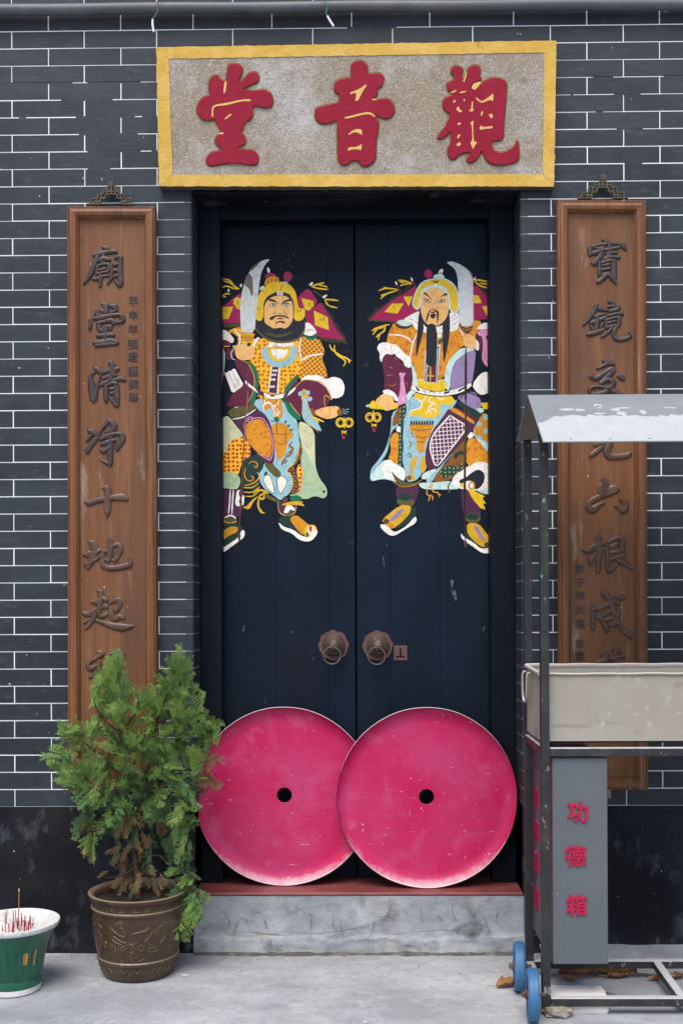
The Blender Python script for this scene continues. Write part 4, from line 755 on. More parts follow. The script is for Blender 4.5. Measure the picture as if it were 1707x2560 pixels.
g.poly('bow', 'sky', 'B', [(940, 40), (1000, 25), (1022, 150), (1062, 250), (1132, 345), (1168, 425), (1090, 392), (1000, 335), (948, 250), (960, 120)]); g.line('bow', 'gold', 'B', [(965, 40), (960, 200), (1010, 310), (1130, 430)], 8); g.line('bow', 'gold', 'B', [(1000, 60), (1030, 200), (1110, 330)], 6)
for q in ([(1050, 260), (1110, 285), (1185, 318)], [(1085, 270), (1130, 330)]): g.line('bow', 'yellow', 'B', q, 20)
for (x, y) in ((940, 1545), (1012, 1535), (1035, 1600)): g.oval('bow', 'sky', 'A', x, y, 28, 26, 12)
for (x, y) in ((975, 1515), (968, 1560), (1000, 1570)): g.oval('bow', 'gold', 'A', x, y, 22, 20, 12)
for x in (1360, 1448): g.ring('coins', 'yellow', 'B', x, 325, 44, 15, 46); g.line('coins', 'yellow', 'B', [(x - 22, 300), (x + 22, 300), (x + 22, 350), (x - 22, 350)], 8, True)
for q in ([(1400, 270), (1402, 390)], [(1370, 410), (1398, 425), (1425, 412)], [(1372, 445), (1398, 425), (1422, 445)]): g.line('coins', 'yellow', 'B', q, 14)
g.oval('coins', 'crimson', 'B', 1392, 480, 17, 24, 12)
# head
g.poly('beard', 'olive', 'A', [(458, 780), (545, 765), (880, 770), (988, 752), (990, 870), (940, 960), (830, 1005), (700, 1012), (560, 970), (478, 890), (448, 830)])
g.poly('beard', 'navy', 'A', [(464, 780), (545, 760), (880, 765), (983, 755), (978, 860), (928, 942), (830, 985), (700, 988), (570, 950), (488, 880), (455, 830)]); g.poly('beard', 'olive', 'A', [(560, 885), (700, 925), (860, 880), (850, 908), (720, 950), (590, 930)])
g.fringe('beard', 'navy', 'A', (570, 880), (860, 875), 22, 4, 50, 7)
g.poly('helmet', 'crimson', 'A', [(562, 330), (568, 280), (620, 262), (672, 278), (676, 308), (600, 330)]); g.oval('helmet', 'maroon', 'A', 805, 305, 52, 58, 18); g.oval('helmet', 'crimson', 'A', 800, 305, 40, 46, 16)
g.poly('helmet', 'cream', 'A', [(582, 210), (598, 205), (618, 240), (610, 268), (588, 262)]); g.poly('helmet', 'amber', 'A', [(553, 392), (570, 330), (640, 298), (706, 310), (716, 362), (640, 372), (570, 405)])
g.poly('helmet', 'yellow', 'A', [(463, 755), (462, 640), (488, 500), (560, 420), (600, 375), (680, 358), (760, 362), (840, 398), (892, 480), (910, 600), (922, 640), (985, 642), (985, 740), (930, 778), (880, 770), (860, 720), (850, 500), (720, 460), (600, 500), (550, 570), (548, 720), (530, 768), (498, 778)])
for q in ([(590, 385), (600, 335)], [(630, 370), (640, 325)], [(670, 362), (690, 322)], [(760, 385), (735, 420), (722, 465)], [(905, 640), (910, 668), (940, 668), (945, 635)], [(475, 648), (500, 652), (512, 672)]): g.line('helmet', 'ink', 'A', q, 6)
g.poly('helmet', 'sky', 'A', [(752, 352), (780, 362), (808, 360), (795, 388), (768, 385)]); g.poly('helmet', 'mint', 'A', [(505, 415), (550, 400), (560, 425), (510, 460)])
g.poly('face', 'navy', 'A', [(546, 775), (548, 600), (590, 520), (650, 478), (720, 464), (800, 478), (857, 545), (874, 620), (864, 775)])
g.poly('face', 'skin', 'A', [(553, 740), (552, 640), (580, 560), (640, 518), (720, 500), (790, 512), (845, 560), (862, 640), (857, 770), (825, 822), (775, 860), (725, 842), (660, 858), (605, 828), (560, 795)])
g.poly('helmet', 'white', 'A', [(693, 466), (749, 466), (752, 500), (690, 497)], 0); g.poly('helmet', 'lilac', 'A', [(706, 474), (738, 474), (738, 490), (706, 490)], 0)
g.poly('face', 'ink', 'H', [(320, 210), (420, 185), (540, 245), (622, 325), (635, 358), (560, 300), (385, 255)]); g.poly('face', 'ink', 'H', [(715, 358), (755, 275), (830, 228), (1000, 185), (1045, 245), (830, 280), (745, 345)])
for (x, y) in ((480, 375), (850, 357)): g.oval('face', 'ink', 'H', x, y, 100, 54, 18); g.oval('face', 'cream', 'H', x, y + 2, 76, 38, 16); g.oval('face', 'ink', 'H', x + 8, y - 6, 36, 40, 14); g.oval('face', 'cream', 'H', x + 14, y - 8, 12, 12, 8)
g.poly('face', 'ink', 'H', [(372, 765), (400, 708), (520, 662), (680, 645), (835, 665), (938, 742), (900, 758), (800, 705), (640, 690), (535, 702), (480, 782), (415, 790)]); g.poly('face', 'lip', 'H', [(560, 745), (680, 718), (795, 740), (680, 780)]); g.poly('face', 'ink', 'H', [(535, 915), (580, 838), (690, 812), (795, 832), (825, 882), (770, 890), (680, 850), (600, 872)])
for q in ([(555, 540), (540, 575), (450, 630)], [(790, 535), (810, 575), (885, 645)], [(570, 600), (680, 612), (790, 600)]): g.line('face', 'brown', 'H', q, 14)
# sabre
g.poly('sabre', 'steel', 'A', [(312, 892), (300, 720), (304, 560), (330, 420), (380, 280), (450, 190), (540, 130), (622, 118), (562, 180), (520, 270), (500, 400), (482, 560), (467, 720), (452, 902), (330, 897)])
g.poly('sabre', 'stain', 'A', [(352, 330), (385, 265), (430, 310), (440, 480), (420, 520), (395, 430), (345, 400)]); g.poly('sabre', 'stain', 'A', [(395, 245), (450, 185), (520, 138), (480, 190), (430, 240)]); g.line('sabre', 'stain', 'A', [(430, 290), (425, 420), (432, 520)], 4); g.line('sabre', 'white', 'A', [(320, 860), (308, 700), (318, 520)], 8)
g.poly('sabre', 'amber', 'A', [(312, 900), (462, 904), (440, 952), (400, 992), (352, 985), (320, 942)]); g.line('sabre', 'yellow', 'A', [(325, 915), (440, 918)], 12); g.line('sabre', 'brown', 'A', [(335, 950), (430, 952)], 6)
g.done()

h = Painting(leafR, {'A': (890, 620, 4.3556), 'B': (890, 980, 4.3556), 'H': (1030, 700, 10.453)})
h.fringe('flag', 'olive', 'A', (160, 765), (500, 505), 26, -35, -22); h.fringe('flag', 'olive', 'A', (150, 775), (450, 795), 18, -45, 18); h.fringe('flag', 'olive', 'A', (520, 490), (640, 400), 8, -20, -35); h.fringe('flag', 'olive', 'A', (1300, 400), (1450, 540), 12, 26, -26)
h.poly('flag', 'crimson', 'A', [(148, 775), (300, 640), (440, 540), (520, 500), (640, 412), (660, 440), (640, 520), (700, 560), (700, 690), (600, 745), (480, 795), (300, 792)], 0); h.poly('flag', 'crimson', 'A', [(1260, 430), (1310, 408), (1400, 500), (1480, 580), (1480, 775), (1260, 782)], 0)
h.line('flag', 'maroon', 'A', [(430, 400), (470, 450), (490, 500)], 16); h.line('flag', 'maroon', 'A', [(605, 365), (640, 400), (655, 440)], 16)
for q in ([(308, 697), (390, 605), (516, 604), (450, 716)], [(514, 530), (618, 525), (570, 637)], [(1262, 508), (1330, 520), (1366, 602), (1262, 600)], [(1368, 635), (1480, 628), (1480, 738), (1420, 737)]): h.poly('flag', 'yellow', 'A', q, 0)
for q in ([(395, 640), (420, 635), (405, 665)], [(395, 655), (425, 670)], [(1300, 540), (1320, 560)]): h.line('flag', 'brown', 'A', q, 5)
for q in ([(245, 468), (320, 440), (455, 452)], [(265, 555), (330, 500), (455, 462)], [(300, 430), (360, 445)], [(268, 520), (320, 500)], [(455, 352), (520, 358), (605, 385)], [(475, 412), (540, 392), (605, 388)], [(470, 370), (530, 375)], [(168, 905), (230, 868), (365, 832)], [(180, 945), (230, 885), (300, 865)], [(240, 1005), (258, 940), (305, 900), (318, 830)], [(215, 975), (262, 930)], [(1275, 348), (1350, 352), (1450, 372)], [(1285, 360), (1350, 410), (1440, 440)], [(1340, 380), (1450, 400)]): h.line('flag', 'yellow', 'A', q, 17)
for q in ([(418, 370), (430, 362), (452, 388), (440, 412)], [(590, 325), (602, 318), (622, 350), (608, 370)], [(1268, 345), (1302, 308), (1300, 335), (1278, 352)]): h.poly('flag', 'cream', 'A', q)
# lower robe
h.poly('robe', 'mint', 'B', [(148, 920), (185, 850), (250, 780), (320, 735), (400, 760), (520, 830), (535, 960), (470, 992), (380, 962), (280, 945), (165, 975)])
h.poly('robe', 'sky', 'B', [(385, 230), (480, 165), (475, 340), (382, 440), (362, 600), (302, 720), (190, 860), (150, 930), (160, 840), (260, 720), (330, 600), (378, 420)]); h.line('robe', 'deep', 'B', [(480, 350), (380, 450), (350, 620), (300, 730), (180, 860)], 8)
h.poly('robe', 'orange', 'B', [(395, 452), (458, 440), (475, 560), (462, 700), (450, 800), (345, 735), (382, 640), (368, 540)]); h.poly('robe', 'brown', 'B', [(470, 170), (545, 125), (490, 330), (388, 385), (398, 300), (425, 220)])
h.poly('robe', 'sky', 'B', [(555, 60), (605, 45), (705, 115), (900, 120), (1040, 100), (1110, 80), (1000, 250), (850, 450), (770, 600), (770, 760), (705, 905), (650, 965), (555, 985), (528, 860), (495, 700), (512, 450), (525, 200)])
h.poly('robe', 'dotgreen', 'B', [(478, 170), (542, 128), (552, 200), (512, 350), (502, 450), (520, 600), (502, 700), (510, 830), (448, 775), (460, 600), (466, 400)])
h.poly('robe', 'yellow', 'B', [(605, 40), (720, -20), (1000, 0), (1085, 105), (1000, 150), (912, 122), (902, 200), (932, 250), (885, 240), (872, 282), (720, 282), (640, 245), (580, 272), (602, 205), (702, 165), (702, 110)]); h.line('robe', 'white', 'B', [(575, 285), (600, 205), (695, 175), (710, 120), (610, 50)], 9)
for q in ([(760, 40), (735, 90), (700, 95), (690, 70)], [(830, 30), (790, 100), (840, 120), (790, 180), (820, 240)], [(840, 120), (880, 140)], [(810, 180), (860, 190), (870, 230)], [(870, 30), (900, 70), (950, 80)], [(930, 40), (960, 60)], [(755, 240), (790, 190)]): h.line('robe', 'white', 'B', q, 12)
h.poly('robe', 'amber', 'B', [(578, 355), (700, 332), (855, 362), (822, 422), (802, 482), (742, 562), (752, 665), (660, 655), (650, 480), (585, 420)])
for k in range(9): h.poly('robe', 'deep', 'B', [(585 + k * 29, 372), (590 + k * 29, 318 + 6 * (k % 2)), (605 + k * 29, 305), (614 + k * 29, 345)])
for q in ([(590, 400), (700, 420), (820, 400)], [(650, 480), (720, 500), (790, 480)], [(660, 540), (740, 550)], [(600, 430), (610, 480), (640, 490)], [(570, 540), (600, 560), (575, 620)], [(550, 690), (580, 670), (600, 700), (570, 710)]): h.line('robe', 'brown', 'B', q, 11)
h.poly('robe', 'gold', 'B', [(672, 680), (655, 770), (605, 880), (648, 940), (620, 968), (560, 962), (592, 880), (582, 800), (605, 730)]); h.poly('robe', 'gold', 'B', [(722, 672), (762, 760), (768, 830), (722, 895), (690, 820)]); h.oval('robe', 'brown', 'B', 575, 935, 28, 26, 14)
h.poly('robe', 'white', 'B', [(318, 752), (350, 735), (382, 742), (410, 780), (440, 785), (470, 820), (512, 825), (540, 880), (525, 965), (440, 942), (360, 955), (290, 925), (310, 890), (268, 835)])
for q in ([(320, 750), (290, 800), (330, 830)], [(370, 850), (310, 870), (300, 920)], [(440, 790), (420, 830)]): h.line('robe', 'amber', 'B', q, 4)
h.poly('robe', 'olive', 'B', [(375, 848), (440, 925), (540, 985), (640, 990), (705, 958), (640, 1015), (500, 1032), (420, 962)]); h.line('robe', 'amber', 'B', [(380, 960), (500, 1030), (640, 1010), (720, 950)], 8)
h.poly('robe', 'lozenge', 'B', [(1385, 215), (1480, 290), (1480, 570), (1290, 482), (1268, 410), (1330, 300)]); h.line('robe', 'sky', 'B', [(1265, 440), (1330, 510), (1480, 575)], 22); h.poly('robe', 'mint', 'B', [(1290, 490), (1480, 590), (1480, 720), (1350, 560)])
h.poly('robe', 'orange', 'B', [(1200, 500), (1315, 502), (1442, 690), (1480, 780), (1380, 800), (1195, 830)]); h.oval('robe', 'white', 'B', 1240, 470, 34, 36, 14); h.oval('robe', 'white', 'B', 460, 405, 24, 34, 14)
h.poly('robe', 'sky', 'B', [(1140, 560), (1090, 620), (940, 800), (820, 990), (760, 990), (780, 900), (900, 830), (1060, 650)]); h.poly('robe', 'brown', 'B', [(1115, 530), (1200, 508), (1200, 800), (1150, 890), (1000, 965), (870, 985), (830, 965), (890, 865), (1000, 760), (1060, 640)])
h.poly('robe', 'deep', 'B', [(1055, 690), (1110, 645), (1170, 640), (1175, 690), (1120, 680), (1080, 740)]); h.poly('robe', 'dotgreen', 'B', [(905, 910), (940, 820), (1040, 790), (1100, 830), (1160, 760), (1165, 830), (1060, 910), (950, 945)])
h.poly('robe', 'mint', 'B', [(672, 990), (860, 985), (1040, 965), (1140, 1055), (1000, 1062), (760, 1062), (700, 1040)]); h.poly('robe', 'mint', 'B', [(1290, 1062), (1480, 1035), (1480, 1115), (1380, 1112)])
h.poly('robe', 'white', 'B', [(1185, 822), (1250, 800), (1300, 765), (1380, 758), (1480, 800), (1480, 1065), (1300, 1075), (1120, 1055), (1030, 985), (1080, 892), (1150, 862)])
for q in ([(1040, 980), (1090, 940), (1150, 950)], [(1080, 900), (1120, 900)], [(1390, 780), (1420, 830), (1460, 820)], [(1420, 900), (1460, 900)], [(1400, 980), (1460, 990)], [(1350, 1060), (1420, 1020)]): h.line('robe', 'amber', 'B', q, 5)
h.poly('robe', 'navy', 'B', [(1245, 885), (1330, 838), (1392, 880), (1398, 962), (1350, 1045), (1275, 1065), (1292, 980), (1220, 962), (1135, 1005), (1112, 965), (1200, 928)]); h.ring('robe', 'amber', 'B', 1255, 1020, 28, 20, 38)
h.poly('robe', 'yellow', 'B', [(1195, 1060), (1262, 1066), (1412, 1140), (1365, 1148), (1418, 1222), (1375, 1208), (1412, 1285), (1340, 1262), (1258, 1162)]); h.poly('robe', 'yellow', 'B', [(1122, 1010), (1165, 985), (1170, 1040), (1140, 1045)])
h.poly('robe', 'plum', 'B', [(1015, 165), (1365, 258), (1262, 420), (1132, 572), (1000, 705), (885, 845), (785, 868), (748, 760), (758, 600), (828, 420), (945, 270)])
h.poly('robe', 'lilac', 'B', [(1090, 60), (1160, 20), (1280, -10), (1352, 80), (1365, 172), (1290, 192), (1200, 150)]); h.line('robe', 'ink', 'B', [(1130, 80), (1170, 20), (1240, 10), (1380, 80)], 16); h.poly('robe', 'mint', 'B', [(1280, 192), (1362, 168), (1398, 210), (1340, 235)])
h.poly('robe', 'deep', 'B', [(1085, 85), (1385, 238), (1330, 295), (1290, 290), (1110, 150)]); h.poly('robe', 'maroon', 'B', [(1060, 150), (1320, 290), (1290, 330), (1040, 180)]); h.poly('robe', 'amber', 'B', [(1035, 165), (1100, 190), (1200, 260), (1292, 325), (1282, 355), (1150, 270), (1022, 205)])
h.poly('robe', 'net', 'B', [(1020, 255), (1100, 310), (1182, 362), (1182, 420), (1030, 620), (882, 800), (820, 690), (806, 580), (850, 450)]); h.line('robe', 'cream', 'B', [(1020, 255), (1100, 308), (1182, 362), (1182, 420), (1030, 620), (882, 800), (822, 690), (806, 580), (850, 450)], 14, True)
h.poly('robe', 'mint', 'B', [(780, 860), (890, 830), (800, 925), (772, 955), (708, 945), (716, 895)]); h.poly('robe', 'yellow', 'B', [(1355, 120), (1480, 112), (1480, 188), (1382, 188)], 0)
for q in ([(790, 1000), (830, 1010), (800, 1040), (780, 1020)], [(770, 1050), (770, 1110), (800, 1140), (785, 1190)], [(800, 1120), (830, 1140), (830, 1180)], [(815, 1040), (840, 1085), (890, 1100), (905, 1150)], [(880, 1100), (925, 1125)]): h.line('robe', 'amber', 'B', q, 15)
h.line('robe', 'olive', 'B', [(1030, 980), (1000, 1030), (1020, 1100)], 16)
# boots
h.poly('boot', 'plum', 'B', [(425, 1020), (560, 1045), (685, 1010), (672, 1120), (642, 1195), (448, 1195)]); h.poly('boot', 'olive', 'B', [(438, 1160), (640, 1168), (632, 1232), (540, 1272), (448, 1222)]); h.oval('boot', 'deep', 'B', 530, 1142, 78, 42, 16)
h.poly('boot', 'deep', 'B', [(600, 1255), (652, 1240), (648, 1372), (540, 1445), (415, 1505), (560, 1350)]); h.poly('boot', 'gold', 'B', [(478, 1228), (602, 1238), (582, 1330), (480, 1432), (400, 1492), (310, 1442), (276, 1392)]); h.poly('boot', 'lilac', 'B', [(485, 1268), (542, 1270), (402, 1412), (348, 1400)]); h.poly('boot', 'umber', 'B', [(285, 1430), (310, 1375), (365, 1395), (350, 1440)]); h.oval('boot', 'amber', 'B', 378, 1458, 34, 34, 14)
h.poly('boot', 'white', 'B', [(263, 1438), (330, 1450), (400, 1522), (450, 1520), (560, 1450), (640, 1350), (662, 1390), (642, 1432), (520, 1502), (420, 1568), (350, 1558), (268, 1482)])
h.poly('boot', 'plum', 'B', [(1135, 1055), (1212, 1055), (1262, 1162), (1352, 1262), (1352, 1402), (1195, 1425), (1158, 1300)]); h.oval('boot', 'olive', 'B', 1270, 1375, 84, 56, 16); h.oval('boot', 'deep', 'B', 1268, 1360, 70, 36, 14)
h.poly('boot', 'deep', 'B', [(1160, 1560), (1210, 1440), (1300, 1650), (1400, 1720), (1340, 1720), (1220, 1620)]); h.poly('boot', 'gold', 'B', [(1198, 1428), (1332, 1430), (1412, 1532), (1480, 1620), (1440, 1685), (1370, 1692), (1280, 1622), (1210, 1542)]); h.poly('boot', 'lilac', 'B', [(1265, 1448), (1312, 1450), (1402, 1612), (1358, 1612)]); h.oval('boot', 'umber', 'B', 1425, 1665, 34, 30, 14)
h.poly('boot', 'white', 'B', [(1137, 1535), (1175, 1582), (1280, 1642), (1360, 1712), (1480, 1690), (1480, 1755), (1370, 1758), (1280, 1692), (1180, 1622), (1140, 1585)])
# torso
h.poly('robe', 'orange', 'A', [(412, 800), (660, 755), (760, 930), (900, 930), (1110, 860), (1280, 785), (1370, 800), (1305, 920), (1295, 1010), (1160, 1065), (1060, 1155), (990, 1260), (962, 1430), (740, 1440), (650, 1425), (640, 1300), (580, 1205), (450, 1085), (325, 1045), (350, 930)])
h.poly('robe', 'yellow', 'A', [(640, 1420), (740, 1435), (890, 1445), (985, 1430), (985, 1545), (830, 1600), (660, 1570)]); h.line('robe', 'mint', 'A', [(655, 1425), (750, 1440), (880, 1445), (965, 1425)], 8)
h.poly('sleeve', 'mint', 'A', [(432, 800), (520, 775), (615, 822), (560, 855), (488, 845)]); h.poly('sleeve', 'deep', 'A', [(415, 808), (480, 850), (560, 858), (617, 825), (624, 842), (560, 882), (498, 884), (438, 862)])
h.poly('scarf', 'white', 'A', [(500, 782), (620, 715), (690, 685), (705, 780), (765, 880), (1000, 830), (1010, 700), (1112, 680), (1122, 862), (1080, 902), (960, 925), (800, 928), (700, 912), (640, 885), (610, 820)])
for q in ([(1020, 770), (1110, 700)], [(1020, 810), (1115, 740)], [(1025, 850), (1115, 800)], [(900, 900), (960, 860)], [(880, 870), (940, 840)], [(640, 800), (690, 840)], [(560, 770), (640, 790)]): h.line('scarf', 'olive', 'A', q, 5)
h.line('sleeve', 'white', 'A', [(350, 945), (480, 952), (565, 985), (612, 1035)], 17); h.line('robe', 'white', 'A', [(658, 935), (620, 1030), (602, 1110), (590, 1195)], 16); h.line('robe', 'white', 'A', [(1115, 880), (1150, 920), (1160, 960)], 14)
h.poly('robe', 'mint', 'A', [(580, 1220), (640, 1318), (664, 1420), (668, 1560), (615, 1600), (590, 1560), (615, 1350)]); h.poly('robe', 'mint', 'A', [(1150, 1082), (1305, 1095), (1222, 1140), (1100, 1205), (1032, 1330), (1022, 1545), (978, 1545), (958, 1400), (988, 1260), (1060, 1158)])
h.poly('robe', 'lilac', 'A', [(1302, 1105), (1292, 1250), (1258, 1490), (1150, 1545), (1028, 1565), (1018, 1420), (1050, 1300), (1120, 1190), (1220, 1130)])
h.poly('robe', 'mint', 'B', [(540, 20), (620, -30), (660, -20), (600, 50), (560, 110)])
h.poly('belt', 'white', 'A', [(602, 1488), (680, 1520), (820, 1560), (960, 1560), (1130, 1520), (1252, 1465), (1252, 1512), (1130, 1582), (960, 1612), (810, 1604), (670, 1575), (598, 1532)]); h.line('belt', 'ink', 'A', [(602, 1486), (680, 1518), (820, 1558), (960, 1558), (1130, 1518), (1252, 1463)], 6); h.line('belt', 'ink', 'A', [(600, 1535), (670, 1578), (810, 1607), (960, 1615), (1130, 1585), (1252, 1515)], 6)
for q in ([(640, 1510), (670, 1522), (700, 1560), (665, 1555)], [(955, 1572), (1020, 1555), (1010, 1580), (955, 1592)], [(1110, 1545), (1190, 1505), (1180, 1530), (1110, 1570)]): h.poly('belt', 'ink', 'A', q, 0)
for q in ([(720, 1545), (740, 1575)], [(745, 1550), (760, 1585)], [(780, 1580), (820, 1562), (860, 1585)], [(900, 1590), (925, 1560)]): h.line('belt', 'ink', 'A', q, 7)
h.poly('belt', 'mint', 'A', [(752, 1120), (905, 1050), (915, 1060), (885, 1470), (738, 1462)], 0); h.poly('belt', 'deep', 'A', [(762, 1130), (900, 1070), (880, 1465), (745, 1455)], 0); h.poly('belt', 'mint', 'A', [(772, 1140), (890, 1090), (872, 1460), (756, 1450)], 0); h.poly('belt', 'maroon', 'A', [(782, 1150), (880, 1120), (866, 1462), (766, 1452)], 0)
for q in ([(770, 1270), (800, 1290), (845, 1265)], [(765, 1395), (805, 1390), (850, 1398)], [(808, 1280), (806, 1460)]): h.line('belt', 'gold', 'A', q, 18)
h.poly('collar', 'gold', 'A', [(880, 930), (950, 930), (945, 1000), (890, 1055), (878, 1000)]); h.poly('collar', 'olive', 'A', [(890, 1000), (945, 975), (940, 1030), (890, 1055)]); h.oval('collar', 'white', 'A', 905, 955, 26, 24, 12)
# hands and sleeves
h.poly('sleeve', 'maroon', 'A', [(286, 1190), (340, 1155), (440, 1178), (530, 1290), (602, 1308), (618, 1420), (602, 1525), (545, 1610), (450, 1660), (420, 1605), (298, 1545), (310, 1400), (283, 1280)])
h.poly('sleeve', 'white', 'A', [(222, 1090), (260, 1033), (340, 1027), (385, 1050), (430, 1048), (482, 1098), (530, 1155), (592, 1190), (602, 1250), (592, 1312), (530, 1292), (510, 1230), (440, 1185), (420, 1150), (385, 1165), (330, 1150), (290, 1190), (278, 1255), (252, 1205), (260, 1155)])
for q in ([(300, 1080), (350, 1140)], [(380, 1060), (375, 1130)], [(480, 1110), (430, 1180)], [(540, 1180), (510, 1240)]): h.line('sleeve', 'amber', 'A', q, 5)
for q in ([(330, 1390), (400, 1380)], [(360, 1300), (400, 1310)], [(420, 1200), (440, 1220)], [(350, 1490), (400, 1500), (440, 1470)], [(540, 1460), (560, 1500)]): h.line('sleeve', 'amber', 'A', q, 5)
h.poly('hand', 'yellow', 'B', [(140, 140), (180, 88), (212, 115), (455, 108), (455, 192), (200, 192), (150, 182)]); h.poly('hand', 'sage', 'B', [(100, 148), (145, 128), (150, 168), (110, 165)]); h.line('hand', 'green', 'B', [(150, 180), (220, 190), (280, 188)], 8)
h.poly('hand', 'skin', 'B', [(205, 92), (290, 20), (345, 15), (405, 60), (412, 130), (372, 202), (310, 205), (282, 152), (220, 122)]); h.poly('hand', 'white', 'A', [(288, 1552), (350, 1538), (425, 1580), (465, 1660), (428, 1672), (398, 1612), (296, 1585)])
h.poly('bow', 'pink', 'A', [(475, 1395), (462, 1372), (485, 1352), (502, 1368), (525, 1355), (540, 1375), (512, 1410), (528, 1500), (545, 1620), (555, 1690), (500, 1700), (455, 1725), (440, 1700), (478, 1560), (482, 1430)]); h.line('bow', 'mint', 'B', [(500, 40), (515, 110)], 7)
h.poly('sleeve', 'white', 'A', [(1302, 892), (1360, 818), (1480, 812), (1480, 885), (1380, 885)]); h.poly('sleeve', 'maroon', 'A', [(1308, 960), (1400, 905), (1480, 960), (1480, 1110), (1340, 1135), (1325, 1040)]); h.poly('sleeve', 'white', 'A', [(1298, 985), (1338, 1040), (1332, 1125), (1285, 1100), (1310, 1050)])
h.poly('bow', 'pink', 'A', [(1308, 912), (1380, 878), (1440, 900), (1435, 948), (1402, 962), (1442, 1050), (1452, 1180), (1475, 1300), (1410, 1296), (1360, 1200), (1382, 1080), (1368, 958), (1330, 955)]); h.line('bow', 'umber', 'A', [(1400, 1080), (1398, 1200), (1440, 1260)], 5)
h.poly('quiver', 'white', 'A', [(1345, 1372), (1420, 1343), (1480, 1400), (1480, 1562), (1360, 1608), (1300, 1562), (1258, 1492)]); h.poly('hand', 'skin', 'A', [(1165, 950), (1220, 932), (1282, 968), (1312, 1022), (1308, 1082), (1240, 1102), (1165, 1062)])
# head
h.poly('beard', 'navy', 'A', [(688, 680), (732, 800), (734, 900), (692, 1050), (656, 1195), (648, 1100), (664, 950), (672, 800)]); h.poly('beard', 'navy', 'A', [(1012, 685), (940, 800), (938, 1000), (950, 1275), (978, 1150), (1010, 1000), (1022, 850)])
h.oval('helmet', 'crimson', 'A', 785, 285, 44, 50, 16); h.poly('helmet', 'mint', 'A', [(832, 325), (850, 293), (900, 285), (945, 290), (968, 328), (900, 335)]); h.poly('helmet', 'cream', 'A', [(890, 280), (905, 240), (940, 225), (948, 260), (925, 290)]); h.poly('helmet', 'maroon', 'A', [(915, 285), (905, 262), (930, 270)])
h.poly('helmet', 'mint', 'A', [(602, 622), (638, 480), (708, 368), (820, 332), (960, 326), (1052, 378), (1104, 450), (1118, 600), (1114, 692), (1060, 714), (1018, 692), (990, 560), (980, 500), (720, 500), (705, 560), (692, 662), (650, 678)])
h.poly('helmet', 'yellow', 'A', [(618, 612), (655, 482), (722, 384), (830, 345), (950, 340), (1040, 392), (1090, 462), (1106, 600), (1100, 682), (1060, 697), (1032, 682), (1022, 560), (990, 450), (910, 398), (790, 405), (710, 460), (685, 560), (675, 642), (650, 658)])
h.poly('face', 'mint', 'A', [(698, 690), (700, 560), (722, 465), (795, 410), (880, 402), (968, 448), (1012, 540), (1016, 700)]); h.poly('face', 'skin', 'A', [(702, 700), (702, 580), (728, 490), (800, 436), (880, 430), (955, 470), (1003, 550), (1008, 690), (982, 765), (930, 825), (880, 848), (830, 838), (770, 838), (728, 785)])
h.oval('helmet', 'white', 'A', 866, 408, 16, 16, 12); h.poly('helmet', 'olive', 'A', [(812, 352), (860, 362), (900, 352), (890, 378), (860, 385), (835, 372)])
h.poly('beard', 'navy', 'A', [(763, 870), (785, 832), (830, 822), (866, 848), (882, 950), (878, 1100), (872, 1255), (842, 1292), (790, 1292), (758, 1245), (764, 1000)])
h.poly('face', 'ink', 'H', [(280, 352), (318, 322), (362, 338), (440, 425), (522, 522), (510, 532), (420, 445), (330, 375)]); h.poly('face', 'ink', 'H', [(658, 545), (760, 428), (860, 350), (912, 346), (924, 402), (830, 412), (740, 462)])
for (x, y, k) in ((398, 545, .5), (765, 555, -.28)): h.oval('face', 'ink', 'H', x, y, 98, 40, 16, k); h.oval('face', 'cream', 'H', x, y + 2, 68, 22, 14, k); h.oval('face', 'ink', 'H', x - 5, y, 24, 30, 12, k)
h.poly('face', 'ink', 'H', [(445, 788), (530, 780), (448, 835), (432, 960), (345, 1170), (360, 1020), (400, 880)]); h.poly('face', 'ink', 'H', [(520, 782), (640, 788), (695, 830), (692, 950), (650, 1200), (638, 980), (640, 845), (560, 808)]); h.poly('face', 'lip', 'H', [(465, 842), (545, 825), (625, 832), (560, 882), (490, 875)]); h.poly('face', 'ink', 'H', [(460, 900), (540, 885), (622, 890), (605, 970), (540, 1025), (480, 985)])
for q in ([(455, 700), (445, 725), (490, 750)], [(640, 700), (690, 740), (620, 765)], [(500, 745), (560, 765), (620, 765)]): h.line('face', 'brown', 'H', q, 12)
# sabre and shaft
h.poly('sabre', 'steel', 'A', [(972, 156), (1050, 148), (1150, 190), (1232, 260), (1272, 350), (1276, 600), (1276, 852), (1116, 852), (1112, 600), (1108, 430), (1100, 300), (1068, 220)]); h.line('sabre', 'pink', 'A', [(1180, 205), (1240, 268), (1268, 350), (1270, 600), (1270, 840)], 6)
h.poly('sabre', 'umber', 'A', [(1122, 862), (1158, 850), (1202, 878), (1240, 850), (1278, 858), (1240, 912), (1206, 945), (1160, 902)]); h.line('sabre', 'amber', 'A', [(1140, 875), (1190, 895), (1260, 872)], 6)
h.line('spear', 'ink', 'A', [(1192, 1085), (1192, 1300), (1190, 1600), (1190, 1660)], 26); h.line('spear', 'ink', 'B', [(1190, 60), (1190, 400), (1182, 800), (1180, 1200), (1186, 1640)], 24); h.line('spear', 'olive', 'B', [(1184, 100), (1184, 500), (1176, 900)], 5); h.poly('spear', 'umber', 'B', [(1168, 1620), (1205, 1620), (1198, 1690), (1185, 1705)])
for x in (148, 226): h.ring('coins', 'yellow', 'B', x, 277, 42, 15, 46); h.line('coins', 'yellow', 'B', [(x - 20, 255), (x + 20, 255), (x + 20, 300), (x - 20, 300)], 8, True)
